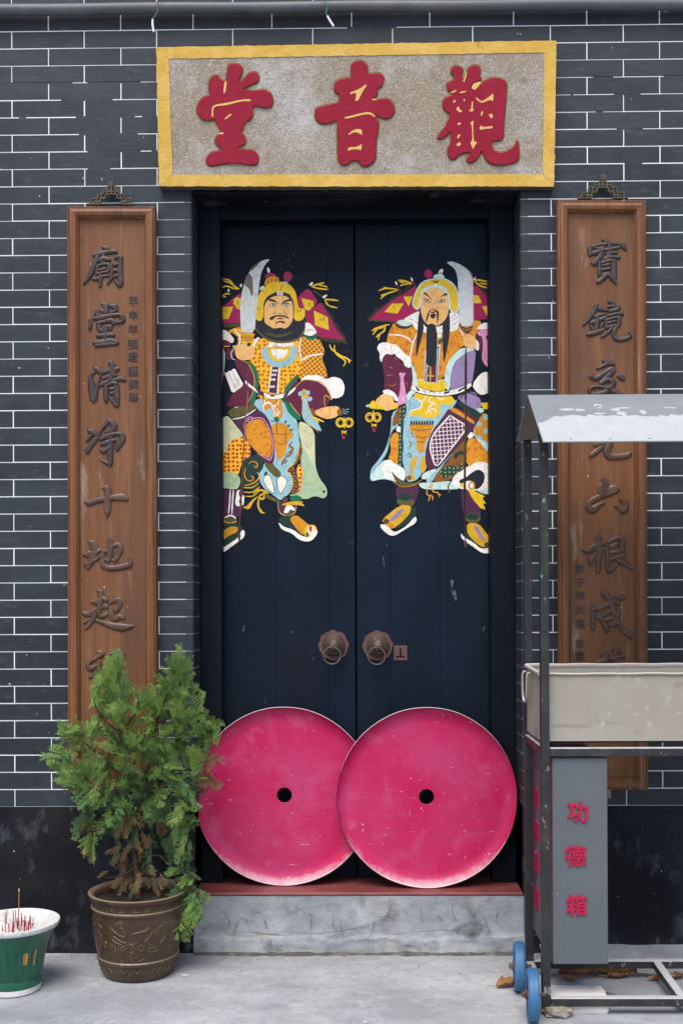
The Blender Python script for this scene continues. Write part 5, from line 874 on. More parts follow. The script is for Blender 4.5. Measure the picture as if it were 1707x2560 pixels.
for q in ([(188, 200), (188, 240)], [(165, 348), (195, 362), (225, 350)], [(168, 380), (195, 362), (222, 382)]): h.line('coins', 'yellow', 'B', q, 14)
h.poly('coins', 'crimson', 'B', [(168, 405), (195, 385), (216, 408), (205, 442), (195, 440)])
h.done()

# ------------------------------------------------------------------ carved couplet boards
def brush(mb, frame, strokes, Y, hgt, wk=1.0):
    """calligraphic strokes: (x, y, width) lists in photo-zoom pixels; a domed, tapering relief"""
    ox, oy, s = frame
    for st in strokes:
        st = [(a[0], a[1], (a[2] if len(a) > 2 else 50) * wk) for a in st]
        c = catmull(st, 5)
        # rounded ends
        def ext(p, q, k):
            dx, dy = p[0] - q[0], p[1] - q[1]; l = math.hypot(dx, dy) or 1; return (p[0] + dx / l * p[2] * k, p[1] + dy / l * p[2] * k)
        e0 = ext(c[0], c[1], .38); e1 = ext(c[-1], c[-2], .38)
        c = [(e0[0], e0[1], c[0][2] * .25), ((e0[0] + c[0][0]) / 2, (e0[1] + c[0][1]) / 2, c[0][2] * .75)] + c + [((e1[0] + c[-1][0]) / 2, (e1[1] + c[-1][1]) / 2, c[-1][2] * .75), (e1[0], e1[1], c[-1][2] * .25)]
        n = len(c); vs = []; h = hgt * rnd.uniform(.9, 1.12)
        for i in range(n):
            a = c[max(i - 1, 0)]; b = c[min(i + 1, n - 1)]; dx, dy = b[0] - a[0], b[1] - a[1]; l = math.hypot(dx, dy) or 1; nx_, ny_ = -dy / l, dx / l
            w = max(c[i][2], 6) / 2; k = min(1.0, w / 18.0)
            for (u, v) in ((-1, 0), (-.82, .72), (-.35, 1.0), (.35, 1.0), (.82, .72), (1, 0)):
                q = P(ox + (c[i][0] + nx_ * w * u) / s, oy + (c[i][1] + ny_ * w * u) / s, Y)
                vs.append(Vector((q.x, Y - h * v * k + .0006, q.z)))
        fs = [(i * 6 + k, i * 6 + k + 1, i * 6 + 7 + k, i * 6 + 6 + k) for i in range(n - 1) for k in range(5)] + [[0, 1, 2, 3, 4, 5], [(n - 1) * 6 + k for k in (5, 4, 3, 2, 1, 0)]]
        mb.add(vs, fs, 0, True)
C1 = (200, 600, 9.044); C2 = (200, 890, 8.4); C3 = (200, 1200, 9.044); C4 = (200, 1460, 9.044); C5 = (1440, 590, 8.7125); C6 = (1430, 890, 5.735); C7 = (1430, 1320, 6.918)
LEFTCH = [
 (C1, [[(510, 165, 40), (600, 190, 90), (670, 235, 50)], [(310, 345, 60), (440, 320, 100), (600, 280, 80), (760, 265, 80), (835, 280, 50)], [(400, 400, 90), (320, 590, 85), (260, 760, 85), (180, 890, 55), (85, 1010, 22)], [(420, 480, 60), (530, 430, 100), (680, 455, 60)], [(540, 350, 70), (510, 520, 90)], [(385, 600, 45), (520, 555, 60), (660, 560, 70), (660, 680, 55), (600, 740, 55)], [(400, 620, 50), (380, 780, 60)], [(420, 690, 40), (600, 660, 40)], [(400, 765, 45), (620, 720, 50)], [(275, 885, 35), (400, 880, 75), (540, 820, 60), (650, 810, 50)], [(475, 750, 60), (470, 900, 70), (470, 1045, 65)], [(730, 540, 45), (735, 700, 60), (720, 860, 60), (625, 1000, 30)], [(800, 420, 60), (880, 375, 60), (935, 400, 80)], [(930, 400, 90), (915, 700, 100), (925, 980, 95), (890, 1050, 60)], [(880, 1010, 80), (775, 900, 25)], [(790, 570, 60), (880, 550, 40)], [(770, 690, 70), (870, 700, 40)], [(770, 840, 40), (870, 800, 30)]]),
 (C1, [[(500, 1440, 50), (580, 1490, 110), (590, 1640, 110)], [(680, 1490, 60), (780, 1510, 110), (820, 1590, 60), (700, 1650, 50)], [(380, 1600, 60), (390, 1690, 100), (450, 1720, 70)], [(480, 1590, 60), (560, 1620, 70)], [(220, 1810, 40), (240, 1900, 70), (230, 2010, 60)], [(300, 1790, 40), (450, 1760, 90), (650, 1720, 80), (880, 1690, 60), (960, 1730, 60)], [(950, 1740, 90), (980, 1830, 80), (860, 1870, 50), (800, 1850, 60)], [(400, 1880, 60), (560, 1850, 70), (720, 1820, 90), (770, 1900, 70)], [(430, 1900, 80), (440, 2010, 90), (520, 2060, 70)], [(540, 1990, 60), (690, 1960, 70), (690, 2020, 60)], [(590, 1960, 90), (580, 2200, 100)], [(400, 2170, 60), (560, 2160, 90), (760, 2150, 80)], [(330, 2330, 70), (520, 2310, 100), (700, 2280, 100), (850, 2320, 70)], [(360, 2390, 60), (600, 2360, 80), (850, 2350, 40)]]),
 (C2, [[(290, 235, 30), (370, 290, 90), (440, 350, 80)], [(300, 350, 60), (230, 430, 60), (250, 620, 110), (290, 900, 130)], [(450, 380, 30), (380, 600, 50), (300, 900, 110)], [(640, 140, 80), (690, 220, 110), (670, 420, 120), (600, 560, 60)], [(480, 360, 40), (620, 310, 70), (800, 270, 80)], [(490, 470, 50), (620, 430, 80), (750, 410, 60)], [(430, 620, 60), (540, 560, 70), (720, 510, 70), (860, 480, 80), (950, 515, 50)], [(560, 620, 60), (550, 800, 90), (560, 950, 60)], [(600, 610, 50), (700, 570, 60), (780, 590, 60)], [(760, 600, 90), (775, 800, 110), (780, 1030, 90)], [(760, 1040, 60), (680, 940, 50), (620, 870, 30)], [(640, 700, 60), (720, 690, 50)], [(650, 790, 60), (720, 770, 40)]]),
 (C2, [[(170, 1550, 40), (250, 1600, 100), (320, 1650, 90)], [(220, 1690, 70), (140, 1800, 30)], [(460, 1560, 40), (340, 1740, 80), (240, 1880, 80), (160, 2010, 90)], [(620, 1350, 70), (560, 1430, 60), (480, 1540, 30)], [(640, 1360, 70), (720, 1470, 110), (680, 1560, 110), (560, 1600, 60)], [(430, 1750, 60), (560, 1690, 90), (720, 1640, 70), (860, 1640, 70)], [(870, 1650, 100), (900, 1750, 100), (800, 1900, 100), (780, 1970, 60)], [(440, 1860, 40), (560, 1820, 80), (740, 1770, 60)], [(430, 1960, 40), (500, 2000, 80), (620, 1930, 70)], [(640, 1650, 100), (640, 1850, 110), (640, 2100, 95), (630, 2260, 100)], [(610, 2270, 60), (520, 2220, 50), (430, 2185, 20)]]),
 (C3, [[(130, 490, 50), (200, 525, 100), (380, 470, 95), (560, 430, 95), (760, 400, 100), (960, 390, 130), (1060, 430, 80)], [(540, 190, 60), (620, 190, 120), (640, 320, 120), (630, 520, 130), (630, 700, 110), (620, 840, 30)]]),
 (C3, [[(200, 1400, 40), (300, 1440, 120), (330, 1600, 150), (270, 1800, 110), (190, 1960, 90), (170, 2000, 50)], [(90, 1690, 50), (200, 1680, 130), (330, 1640, 90), (470, 1580, 70)], [(120, 1920, 60), (260, 1860, 90), (380, 1790, 60), (470, 1720, 50)], [(540, 1580, 60), (520, 1760, 90), (530, 1920, 100), (660, 1990, 90), (860, 1985, 95), (1050, 1940, 100), (1140, 1900, 90), (1120, 1760, 30)], [(680, 1350, 90), (690, 1500, 110), (680, 1700, 100), (660, 1830, 60)], [(560, 1620, 60), (640, 1600, 60)], [(760, 1490, 60), (860, 1470, 90), (920, 1560, 110), (850, 1720, 110), (790, 1820, 80), (730, 1800, 40)], [(570, 1780, 50), (660, 1850, 50)]]),
 (C4, [[(400, 150, 40), (480, 190, 100), (470, 330, 110), (450, 500, 100), (420, 640, 90)], [(270, 400, 50), (400, 400, 110), (520, 330, 90), (620, 370, 70)], [(80, 660, 60), (200, 680, 100), (350, 600, 80), (480, 540, 70), (640, 510, 70)], [(440, 620, 90), (480, 740, 90), (620, 680, 60)], [(340, 690, 90), (300, 800, 90), (200, 930, 80), (140, 1000, 60)], [(110, 870, 40), (270, 790, 50)], [(380, 820, 60), (560, 890, 80), (800, 960, 120), (1000, 985, 130), (1220, 945, 30)], [(680, 430, 50), (800, 370, 80), (900, 370, 100), (890, 500, 110), (820, 600, 90)], [(700, 540, 60), (720, 700, 100), (780, 790, 90), (900, 750, 100), (990, 780, 60)], [(540, 500, 60), (620, 490, 60)]]),
 (C4, [[(400, 1520, 40), (500, 1580, 110), (400, 1660, 70), (240, 1760, 60), (190, 1850, 90), (260, 1910, 100), (420, 1830, 70)], [(440, 1740, 60), (430, 1900, 90), (330, 2050, 90), (240, 2100, 80)], [(640, 1590, 50), (780, 1560, 60), (900, 1530, 80), (1000, 1600, 60)], [(930, 1560, 90), (920, 1700, 80)], [(900, 1720, 70), (990, 1750, 50)], [(600, 1900, 90), (760, 1850, 90), (960, 1820, 90)], [(720, 1800, 100), (700, 2100, 110), (660, 2350, 80)]]),
 (C4, [[(420, 2760, 110), (520, 2900, 100), (420, 3050, 90)], [(760, 2740, 90), (860, 2860, 110), (820, 3080, 90)], [(460, 2980, 90), (700, 2950, 100), (960, 2920, 80)]])]
RIGHTCH = [
 (C5, [[(560, 80, 40), (650, 120, 90), (700, 180, 50)], [(290, 250, 90), (300, 350, 100), (290, 420, 60)], [(350, 240, 50), (520, 190, 55), (720, 165, 60), (900, 170, 60), (1010, 220, 90), (1080, 310, 40)], [(400, 260, 50), (480, 290, 80), (580, 250, 50)], [(360, 380, 80), (500, 340, 90), (600, 290, 50)], [(600, 280, 50), (520, 440, 90), (400, 600, 90), (340, 590, 50)], [(630, 310, 60), (780, 280, 60), (920, 250, 50)], [(720, 220, 80), (730, 400, 90), (650, 480, 60)], [(640, 390, 50), (780, 370, 50), (890, 360, 40)], [(620, 500, 60), (760, 460, 50), (930, 470, 60)], [(500, 590, 50), (500, 720, 80), (500, 860, 70)], [(540, 590, 50), (700, 540, 60), (820, 550, 60)], [(820, 550, 90), (815, 750, 100), (800, 920, 110), (860, 1040, 40)], [(560, 650, 50), (720, 620, 50)], [(560, 740, 60), (720, 710, 60)], [(560, 840, 50), (700, 820, 70)], [(640, 860, 90), (540, 950, 80), (460, 1010, 70)], [(700, 850, 60), (780, 930, 60)]]),
 (C5, [[(440, 1510, 80), (380, 1640, 80), (280, 1800, 60), (140, 1950, 26)], [(430, 1570, 60), (520, 1590, 80), (680, 1620, 50)], [(380, 1760, 40), (500, 1730, 70), (600, 1700, 50)], [(310, 1900, 60), (450, 1850, 80), (620, 1780, 60)], [(460, 1740, 70), (440, 1900, 90), (430, 2060, 80)], [(320, 1960, 60), (350, 2040, 70)], [(560, 1920, 70), (530, 2000, 60)], [(230, 2150, 50), (320, 2130, 80), (460, 2090, 80), (580, 2040, 50)], [(710, 1430, 60), (790, 1460, 70), (830, 1500, 40)], [(680, 1550, 30), (800, 1530, 60), (940, 1560, 60)], [(720, 1640, 50), (820, 1620, 70), (920, 1590, 60)], [(690, 1740, 40), (850, 1700, 60), (1000, 1700, 60)], [(640, 1840, 50), (800, 1790, 60), (930, 1780, 70)], [(640, 1840, 60), (660, 2010, 60)], [(930, 1790, 80), (920, 1920, 80), (880, 1980, 60)], [(680, 1900, 50), (860, 1860, 50)], [(690, 1980, 50), (870, 1940, 50)], [(770, 1990, 60), (700, 2090, 55), (540, 2210, 30)], [(850, 2010, 70), (810, 2130, 80), (850, 2230, 80), (980, 2260, 70), (1110, 2220, 70), (1180, 2190, 60)], [(1170, 2200, 50), (1140, 2090, 20)]]),
 (C6, [[(440, 70, 40), (520, 95, 70), (590, 120, 40)], [(500, 110, 50), (350, 190, 22)], [(260, 290, 50), (340, 320, 60), (460, 250, 55), (560, 190, 60), (600, 200, 40)], [(580, 210, 60), (500, 300, 60), (400, 390, 50)], [(410, 400, 50), (500, 340, 50), (580, 380, 70), (550, 450, 60), (470, 520, 60), (340, 550, 50), (250, 530, 40), (260, 460, 40), (380, 440, 40), (500, 470, 50), (640, 530, 60), (740, 590, 50)], [(660, 285, 50), (710, 315, 65), (730, 335, 40)]]),
 (C6, [[(250, 1130, 50), (500, 1080, 60), (760, 1060, 50)], [(500, 960, 60), (490, 1200, 60), (400, 1320, 60), (260, 1430, 55)], [(540, 1240, 70), (490, 1380, 80), (540, 1440, 70), (660, 1440, 65), (790, 1420, 60), (830, 1385, 40)], [(330, 1270, 60), (460, 1260, 40)]]),
 (C6, [[(430, 1740, 30), (460, 1830, 110), (430, 1930, 130), (420, 2000, 60)], [(500, 1940, 60), (580, 1900, 80), (640, 1910, 70)], [(640, 1930, 50), (500, 1980, 55), (340, 2040, 60), (240, 2110, 60), (230, 2180, 70), (290, 2200, 80), (380, 2140, 50), (460, 2100, 20)], [(680, 2050, 35), (740, 2090, 60), (760, 2170, 75), (720, 2220, 60), (670, 2180, 50), (600, 2140, 20)]]),
 (C7, [[(180, 385, 30), (260, 400, 80), (400, 320, 80), (560, 260, 60)], [(450, 150, 80), (460, 300, 100), (450, 500, 80), (440, 760, 60)], [(400, 440, 60), (320, 560, 80), (330, 630, 50)], [(520, 400, 50), (600, 310, 40)], [(610, 260, 50), (720, 200, 60), (850, 180, 60), (870, 260, 80), (840, 380, 60)], [(600, 300, 50), (600, 500, 60), (610, 700, 60), (660, 740, 60), (770, 630, 40)], [(650, 320, 60), (770, 290, 60)], [(660, 430, 50), (880, 400, 60)], [(640, 560, 40), (760, 520, 60), (900, 470, 60)], [(740, 500, 50), (820, 580, 70), (920, 620, 80), (1030, 710, 30)]]),
 (C7, [[(490, 1115, 40), (580, 1160, 90), (640, 1260, 80), (700, 1420, 80), (780, 1620, 70), (880, 1780, 60), (1010, 1900, 40)], [(1000, 1880, 50), (1010, 1740, 20)], [(740, 1180, 50), (830, 1200, 90), (900, 1220, 40)], [(350, 1330, 60), (360, 1500, 70), (350, 1740, 60)], [(310, 1400, 40), (440, 1400, 60), (620, 1310, 70), (760, 1270, 60), (790, 1320, 60)], [(420, 1540, 50), (560, 1490, 70), (660, 1420, 50)], [(480, 1560, 70), (560, 1680, 70), (590, 1780, 60)], [(560, 1600, 60), (680, 1560, 60), (720, 1620, 50), (640, 1700, 50)], [(800, 1420, 60), (770, 1580, 60), (700, 1700, 40)]]),
 (C7, [[(500, 2180, 60), (580, 2190, 80), (540, 2320, 90)], [(410, 2330, 50), (560, 2280, 60), (640, 2260, 40)], [(700, 2120, 50), (780, 2120, 70), (810, 2160, 50)], [(740, 2160, 80), (730, 2300, 90)], [(660, 2270, 50), (800, 2230, 60), (900, 2220, 50)], [(540, 2400, 90), (760, 2380, 90)], [(480, 2560, 80), (640, 2500, 90), (820, 2520, 70)], [(640, 2360, 90), (620, 2760, 80)]])]

def glyphs(text, centres, size, Y, extr, off, m_, name, parent, sx=1.0, axis=None):
    """characters from the program's built-in typeface, as one raised mesh each"""
    out = []
    for ch, c in zip(text, centres):
        cu = bpy.data.curves.new('glyph', 'FONT'); cu.body = ch; cu.size = 1.0; cu.align_x = 'CENTER'; cu.extrude = 0.0; 
        cu.resolution_u = 3
        o = bpy.data.objects.new('glyph', cu); COL.objects.link(o)
        dg = bpy.context.evaluated_depsgraph_get(); dg.update()
        me = bpy.data.meshes.new_from_object(o.evaluated_get(dg)); bpy.data.objects.remove(o); bpy.data.curves.remove(cu)
        if len(me.vertices) == 0: continue
        xs_ = [v.co.x for v in me.vertices]; ys_ = [v.co.y for v in me.vertices]; cx, cy = (min(xs_) + max(xs_)) / 2, (min(ys_) + max(ys_)) / 2; hh = max(max(ys_) - min(ys_), .5)
        k = size / hh if size > 0 else 1
        bm = bmesh.new(); bm.from_mesh(me); bpy.data.meshes.remove(me)
        geom = bmesh.ops.extrude_face_region(bm, geom=list(bm.faces))
        for v in [e for e in geom['geom'] if isinstance(e, bmesh.types.BMVert)]: v.co.z += 1.0
        bm.verts.index_update(); mb = MB()
        fcs = [[v.index for v in f.verts] for f in bm.faces]
        for q_, (ex, ey) in enumerate(((0, 0), (off, off * .6), (-off, -off * .6), (off * .6, -off), (-off * .6, off))):   # bold weight
            vs = []
            for v in bm.verts:
                u, w, d = (v.co.x - cx + ex) * k * sx, (v.co.y - cy + ey) * k, v.co.z * extr - q_ * .00012
                vs.append(c + (Vector((u, -d, w)) if axis is None else axis[0] * u + Vector((0, 0, w)) + axis[1] * d))
            mb.add(vs, fcs)
        bm.free()
        out.append(part(name, mb, m_, parent))
    return out

def board(corners, bracket, chars, small, label):
    (xa, ya), (xb, yb), (xc, yc), (xd, yd) = corners             # TL TR BR BL on the frame front
    YF, YP = -.046, -.024
    q = [P(x, y, YF) for x, y in corners]
    root = thing('couplet_board', ((q[3].x + q[2].x) / 2, 0, q[3].z), label, 'wooden sign', 'carved couplet boards beside the door')
    cen = sum(q, Vector()) / 4
    fw = .0455
    ins = []
    for i, p in enumerate(q):
        sx_ = 1 if i in (0, 3) else -1; sz_ = -1 if i in (0, 1) else 1
        ins.append(p + Vector((sx_ * fw, 0, sz_ * fw)))
    prof = [(0.0, -.006), (0.0, YF + .010), (.06, YF + .003), (.14, YF), (.20, YF + .0025), (.26, YF - .0015), (.50, YF - .004), (.74, YF - .0005), (.86, YF + .008), (.93, YF + .012), (1.0, YP + .001)]
    for i in range(4):
        j = (i + 1) % 4; mb = MB(); vs = []
        for (t, y) in prof:
            a = q[i].lerp(ins[i], t); b = q[j].lerp(ins[j], t); vs += [Vector((a.x, y, a.z)), Vector((b.x, y, b.z))]
        mb.add(vs, [(2 * k, 2 * k + 1, 2 * k + 3, 2 * k + 2) for k in range(len(prof) - 1)], 0, True)
        part('frame_bar', mb, m_woodframe, root, 28)
    mb = MB(); a, b, c, d = ins
    ov = .004
    mb.box((min(a.x, d.x) - ov, YP, d.z - ov), (max(b.x, c.x) + ov, -.003, a.z + ov)); part('panel', mb, m_wood, root)
    for (fr, st) in chars:
        mb = MB(); brush(mb, fr, st, YP, .0068, 1.48); part('character', mb, m_carve if fr in (C1, C2, C5) or (fr == C6 and st[0][0][1] < 900) else m_carve2, root, 50)
    for (txt, pts, size) in small:
        glyphs(txt, [P(x, y, YP) for x, y in pts], size, YP, .0028, .02, m_carve, 'small_character', root)
    # bronze fretwork hanger
    bx0, bx1, by0, by1 = bracket
    hb = MB(); Yb = -.022
    def bar(u0, v0, u1, v1, w=.0062):
        p0 = P(bx0 + (bx1 - bx0) * u0, by1 + (by0 - by1) * v0, Yb); p1 = P(bx0 + (bx1 - bx0) * u1, by1 + (by0 - by1) * v1, Yb)
        hb.beam(p0, p1, w, .010 + rnd.uniform(-.001, .001), .0012, Vector((0, 1, 0)))
    for s_ in (0, 1):
        f = (lambda u: u) if s_ == 0 else (lambda u: 1 - u)
        for (u0, v0, u1, v1) in ((0, .04, .28, .04), (.08, .04, .08, .28), (.08, .28, .22, .28), (.22, .28, .22, .5), (.22, .5, .34, .5), (.34, .5, .34, .72), (.34, .72, .44, .72), (.44, .72, .44, .9), (.44, .9, .5, .9), (.28, .04, .28, .3), (.28, .3, .38, .3), (.38, .3, .38, .5), (.38, .5, .5, .5), (.2, .04, .2, .26), (.3, .3, .3, .48), (.42, .5, .42, .7), (.34, .6, .5, .64), (.12, .16, .28, .16)):
            bar(f(u0), v0, f(u1), v1)
    bar(.5, .5, .5, 1.0, .007)
    hb.lathe([(.0001, .008), (.010, .008), (.012, .004), (.012, 0)], P((bx0 + bx1) / 2, by0 + 2, Yb + .01), 14, 0, AX)
    part('hanger', hb, m_bronze, root)
    return root
SM1 = [('甲申年張君匯撰聯', [(334, 754), (334, 788), (333, 823), (333, 861), (333, 893), (334, 928), (334, 961), (334, 993)], .034)]
SM2 = [('弟子何元龍佐理', [(1447, 1421), (1448, 1457), (1448, 1489), (1449, 1525), (1449, 1559), (1448, 1608), (1448, 1640)], .032)]
bl_ = board([(166.5, 514), (388, 514), (393, 1982), (169.5, 1982)], (219, 339, 459, 513), LEFTCH, SM1, 'carved wooden couplet board left of the door, above the potted shrub')
br_ = board([(1393, 499), (1615, 499), (1621, 1976), (1399, 1976)], (1443, 1568, 441, 498), RIGHTCH, SM2, 'carved wooden couplet board right of the door, behind the wheeled rack')
mb = MB(); a = P(1508, 1978, -.012); b = P(1526, 1995, -.012); mb.box((a.x - .02, -.012, b.z), (b.x, -.002, a.z + .01), .001); ang = part('fixing_tab', mb, m_tray, br_)
mb = MB(); mb.lathe([(.0001, .0005), (.003, .0005), (.003, 0)], P(1519, 1988, -.0122), 10, 0, AX); part('screw_hole', mb, m_black, ang)

# ------------------------------------------------------------------ two big red lids leaning in the doorway
def lid(px, py, rpx, yb, yt, lab):
    Ym = (yb + yt) / 2; c = P(px, py, Ym); S = (4 + Ym) / F; Rr = rpx * S
    tilt = math.atan2(yt - yb, 2 * Rr)
    ax = Matrix.Rotation(-tilt, 3, 'X') @ AX
    mb = MB(); n = 128; k = Rr
    mb.lathe([(.085 * k, -.002), (.085 * k, .0), (.3 * k, .0012), (.6 * k, .0008), (.82 * k, 0), (.86 * k, .0006), (.90 * k, .0035), (.94 * k, .010), (.972 * k, .019), (.985 * k, .0238)], c, n, 0, ax)
    mb.lathe([(.985 * k, .0238), (.990 * k, .0255), (.995 * k, .0264), (1.0 * k, .0245), (.998 * k, .018), (.97 * k, .004), (.90 * k, -.004), (.085 * k, -.004)], c, n, 1, ax, True, lambda r, h, t: r * (1 + .0015 * math.sin(3 * t + px) + .001 * math.sin(11 * t)))
    lo = min(v.z for v in mb.v) - (ZS + .0006); mb.v = [Vector((v.x, v.y, v.z - lo)) for v in mb.v]; c = c - Vector((0, 0, lo))
    return single('metal_lid', mb, [m_lid, m_lidrim], c, lab, 'metal lid', 'red metal lids in the doorway', angle=50)
lid(711, 1981, 222, .116, .130, 'left big red metal lid with a centre hole, partly behind the other lid')
lid(1065.5, 1984.5, 224, .078, .096, 'right big red metal lid with a centre hole, overlapping the other lid')

# ------------------------------------------------------------------ wheeled rack with roof
XP = .584; TW = .027
YFp, YBp = -.62, -.30                       # front faces of the front and back posts
XE = 1.62
rack = thing('wheeled_rack', (1.1, -.45, 0), 'dark steel wheeled rack with small pitched roof standing right of the door', 'rack')
for x in (XP, XE - TW):
    for (y, zt) in ((YFp, 1.84), (YBp, 1.88)):
        mb = MB(); mb.box((x, y, .026), (x + TW, y + TW, zt), .002); part('post', mb, m_steel, rack)
def rail(a, b, nm='rail', w=TW): 
    mb = MB(); mb.beam(a, b, w, w, .002); return part(nm, mb, m_steel, rack)
h = TW / 2
for (y, z) in ((YFp + h, .040), (YBp + h, .052), (YFp + h, .8305), (YBp + h, .834)): rail((XP + TW + .0003, y, z), (XE - TW - .0003, y, z))
for x in (XP + h, XE - h):
    for z in (.041, .836): rail((x, YFp + TW + .0003, z), (x, YBp - .0003, z + (.011 if z < .1 else .001)))
rail((1.03, YFp + TW + .0003, .041), (1.035, YBp - .0003, .051), 'cross_bar')
# roof
XRf0, XRf1 = .572, 1.66
ap = (-.46, 1.993); fe = (-.742, 1.793); be = (-.207, 1.880)
def sheet(p, q, m_, nm, th=.003, nx_=1):
    d = Vector((0, q[0] - p[0], q[1] - p[1])).normalized(); nrm = Vector((0, -d.z, d.y)); 
    if nrm.z < 0: nrm = -nrm
    mb = MB(); a = Vector((XRf0, *p)); b = Vector((XRf1, *p)); c_ = Vector((XRf1, *q)); d_ = Vector((XRf0, *q)); t = nrm * -th
    mb.conv([a + t, a, d_ + t, d_, b + t, b, c_ + t, c_], .0006); o = part(nm, mb, m_, rack); return nrm
nF = sheet(ap, fe, m_roof, 'roof_sheet'); sheet((ap[0] + .002, ap[1] - .002), be, m_roof, 'roof_sheet')
# white coat left on the lower part of the front slope, with a torn upper edge
mb = MB(); n = 150; vs = []
for i in range(n + 1):
    x = XRf0 + .003 + (XRf1 - XRf0 - .006) * i / n
    t0 = .47 + .09 * mnoise.noise(Vector((x * 9, 0, 0))) + .06 * mnoise.noise(Vector((x * 31, 3, 0))) + .03 * mnoise.noise(Vector((x * 80, 5, 0)))
    if x < .64: t0 += .15 * (.64 - x) / .07
    for t, off in ((t0, .0004), (t0 + .01, .0011), (.985, .0011), (.99, .0003)):
        vs.append(Vector((x, ap[0] + (fe[0] - ap[0]) * t, ap[1] + (fe[1] - ap[1]) * t)) + nF * off)
mb.add(vs, [(i * 4 + k, i * 4 + 4 + k, i * 4 + 5 + k, i * 4 + 1 + k) for i in range(n) for k in range(3)], 0, False)
part('peeling_coat', mb, m_roofw, rack)
fl = random.Random(3)
for k in range(26):                                             # loose flakes above the torn edge
    x = fl.uniform(.60, 1.6); t = fl.uniform(.22, .46); L_ = fl.uniform(.008, .03); wv = fl.uniform(.02, .06)
    c = [(x + L_ * math.cos(a) * fl.uniform(.6, 1.1), t + wv * math.sin(a) * fl.uniform(.6, 1.1)) for a in [2 * math.pi * i / 8 for i in range(8)]]
    mb = MB(); mb.add([Vector((u, ap[0] + (fe[0] - ap[0]) * v, ap[1] + (fe[1] - ap[1]) * v)) + nF * .0009 for u, v in c], [list(range(8))]); part('paint_flake', mb, m_roofw, rack)
mb = MB(); g3 = [(YFp - .003, 1.823), (YBp + TW + .01, 1.873), (YBp + TW + .01, 1.893), (-.461, 1.988), (YFp - .003, 1.873)]
vs = [Vector((XRf0 + .0035 + a, y, z)) for a in (0, .0022) for y, z in g3]; mb.add(vs, [[0, 1, 2, 3, 4], [9, 8, 7, 6, 5]] + [(i, (i + 1) % 5, 5 + (i + 1) % 5, 5 + i) for i in range(5)]); part('gable_plate', mb, m_steel, rack)
for x in [.66 + .12 * i for i in range(9)]:                       # rivets along the eave
    mb = MB(); p = Vector((x, ap[0] + (fe[0] - ap[0]) * .95, ap[1] + (fe[1] - ap[1]) * .95)); mb.tube([p, p + nF * .003], .004, 8); part('rivet', mb, m_steel, rack)
# wheels
def wheel(cx, cy, r, wd):
    ax = Matrix.Rotation(R(-6), 3, 'Z') @ Matrix(((0, 0, -1), (0, 1, 0), (1, 0, 0)))   # axle along -X, toed in
    c = Vector((cx, cy, r)); mb = MB()
    mb.lathe([(r * .80, -wd / 2 + .003), (r * .93, -wd / 2), (r * .99, -wd * .36), (r, -wd * .2), (r, wd * .2), (r * .99, wd * .36), (r * .93, wd / 2), (r * .80, wd / 2 - .003)], c, 48, 0, ax); wh = part('wheel', mb, m_tyre, rack)
    mb = MB(); mb.lathe([(.0001, wd * .36), (r * .2, wd * .36), (r * .24, wd * .12), (r * .72, wd * .10), (r * .80, wd * .36), (r * .81, -wd * .36), (r * .72, -wd * .10), (r * .24, -wd * .12), (.0001, -wd * .36)], c, 40, 0, ax); part('rim', mb, m_steel, wh)
    mb = MB(); mb.lathe([(.0001, wd * .5 + .016), (.009, wd * .5 + .016), (.010, wd * .5 + .006), (.015, wd * .5 + .006), (.015, wd * .36), (.006, wd * .3)], c, 6, 0, ax, False); part('axle_bolt', mb, m_rust, wh)
    mb = MB(); mb.tube([c + Vector((wd * .3, 0, 0)), Vector((XP + .002, cy, r))], .006, 10); part('axle', mb, m_rust, wh)
pf = P(1331, 2492, -.665); pb = P(1297, 2413, -.40)
wheel(pf.x, pf.y, .081, .036); wheel(pb.x, pb.y, .081, .036)

# ------------------------------------------------------------------ tray on the rack
tx0, tx1 = XP + .004, 1.60; ty0, ty1 = YFp + TW + .004, YBp - .02; tz0, tz1 = .862, 1.074
tray = thing('ash_tray_box', (1.1, (ty0 + ty1) / 2, tz0), 'long shallow beige steel tray with rolled rim resting on the wheeled rack', 'tray')
mb = MB(); th = .003
mb.box((tx0 + .006, ty0, tz0), (tx1, ty0 + th, tz1), .0008); part('side_plate', mb, m_tray, tray)
mb = MB(); mb.box((tx0 + .006, ty1 - th, tz0), (tx1, ty1, tz1 + .010), .0008); part('side_plate', mb, m_tray, tray)
mb = MB(); mb.box((tx0, ty0 + .001, tz0 + .001), (tx0 + th, ty1 - .001, tz1 + .002), .0008); part('end_plate', mb, m_tray, tray)
mb = MB(); mb.box((tx1, ty0 + .001, tz0 + .001), (tx1 + th, ty1 - .001, tz1 + .002), .0008); part('end_plate', mb, m_tray, tray)
mb = MB(); mb.box((tx0 + .004, ty0 + .004, tz0 + .002), (tx1 - .001, ty1 - .004, tz0 + .006)); part('bottom_plate', mb, m_tray, tray)
mb = MB(); mb.box((tx0 + .004, ty0 + .004, tz0 + .008), (tx1 - .001, ty1 - .004, tz0 + .17)); part('ash', mb, m_ashw, tray)
for (y, z, r) in ((ty0 - .002, tz1 + .002, .0042), (ty1 + .001, tz1 + .014, .0085)):
    mb = MB(); mb.tube([Vector((tx0 - .004 + (tx1 - tx0 + .01) * i / 24, y + .0008 * math.sin(i * 2.3), z + .0008 * math.sin(i * 1.7))) for i in range(25)], r, 10); part('rim_roll', mb, m_tray, tray)
mb = MB(); mb.tube([Vector((tx0 - .003, ty0, tz1 + .003)), Vector((tx0 - .003, (ty0 + ty1) / 2, tz1 + .009)), Vector((tx0 - .003, ty1, tz1 + .014))], .007, 10); part('rim_roll', mb, m_tray, tray)
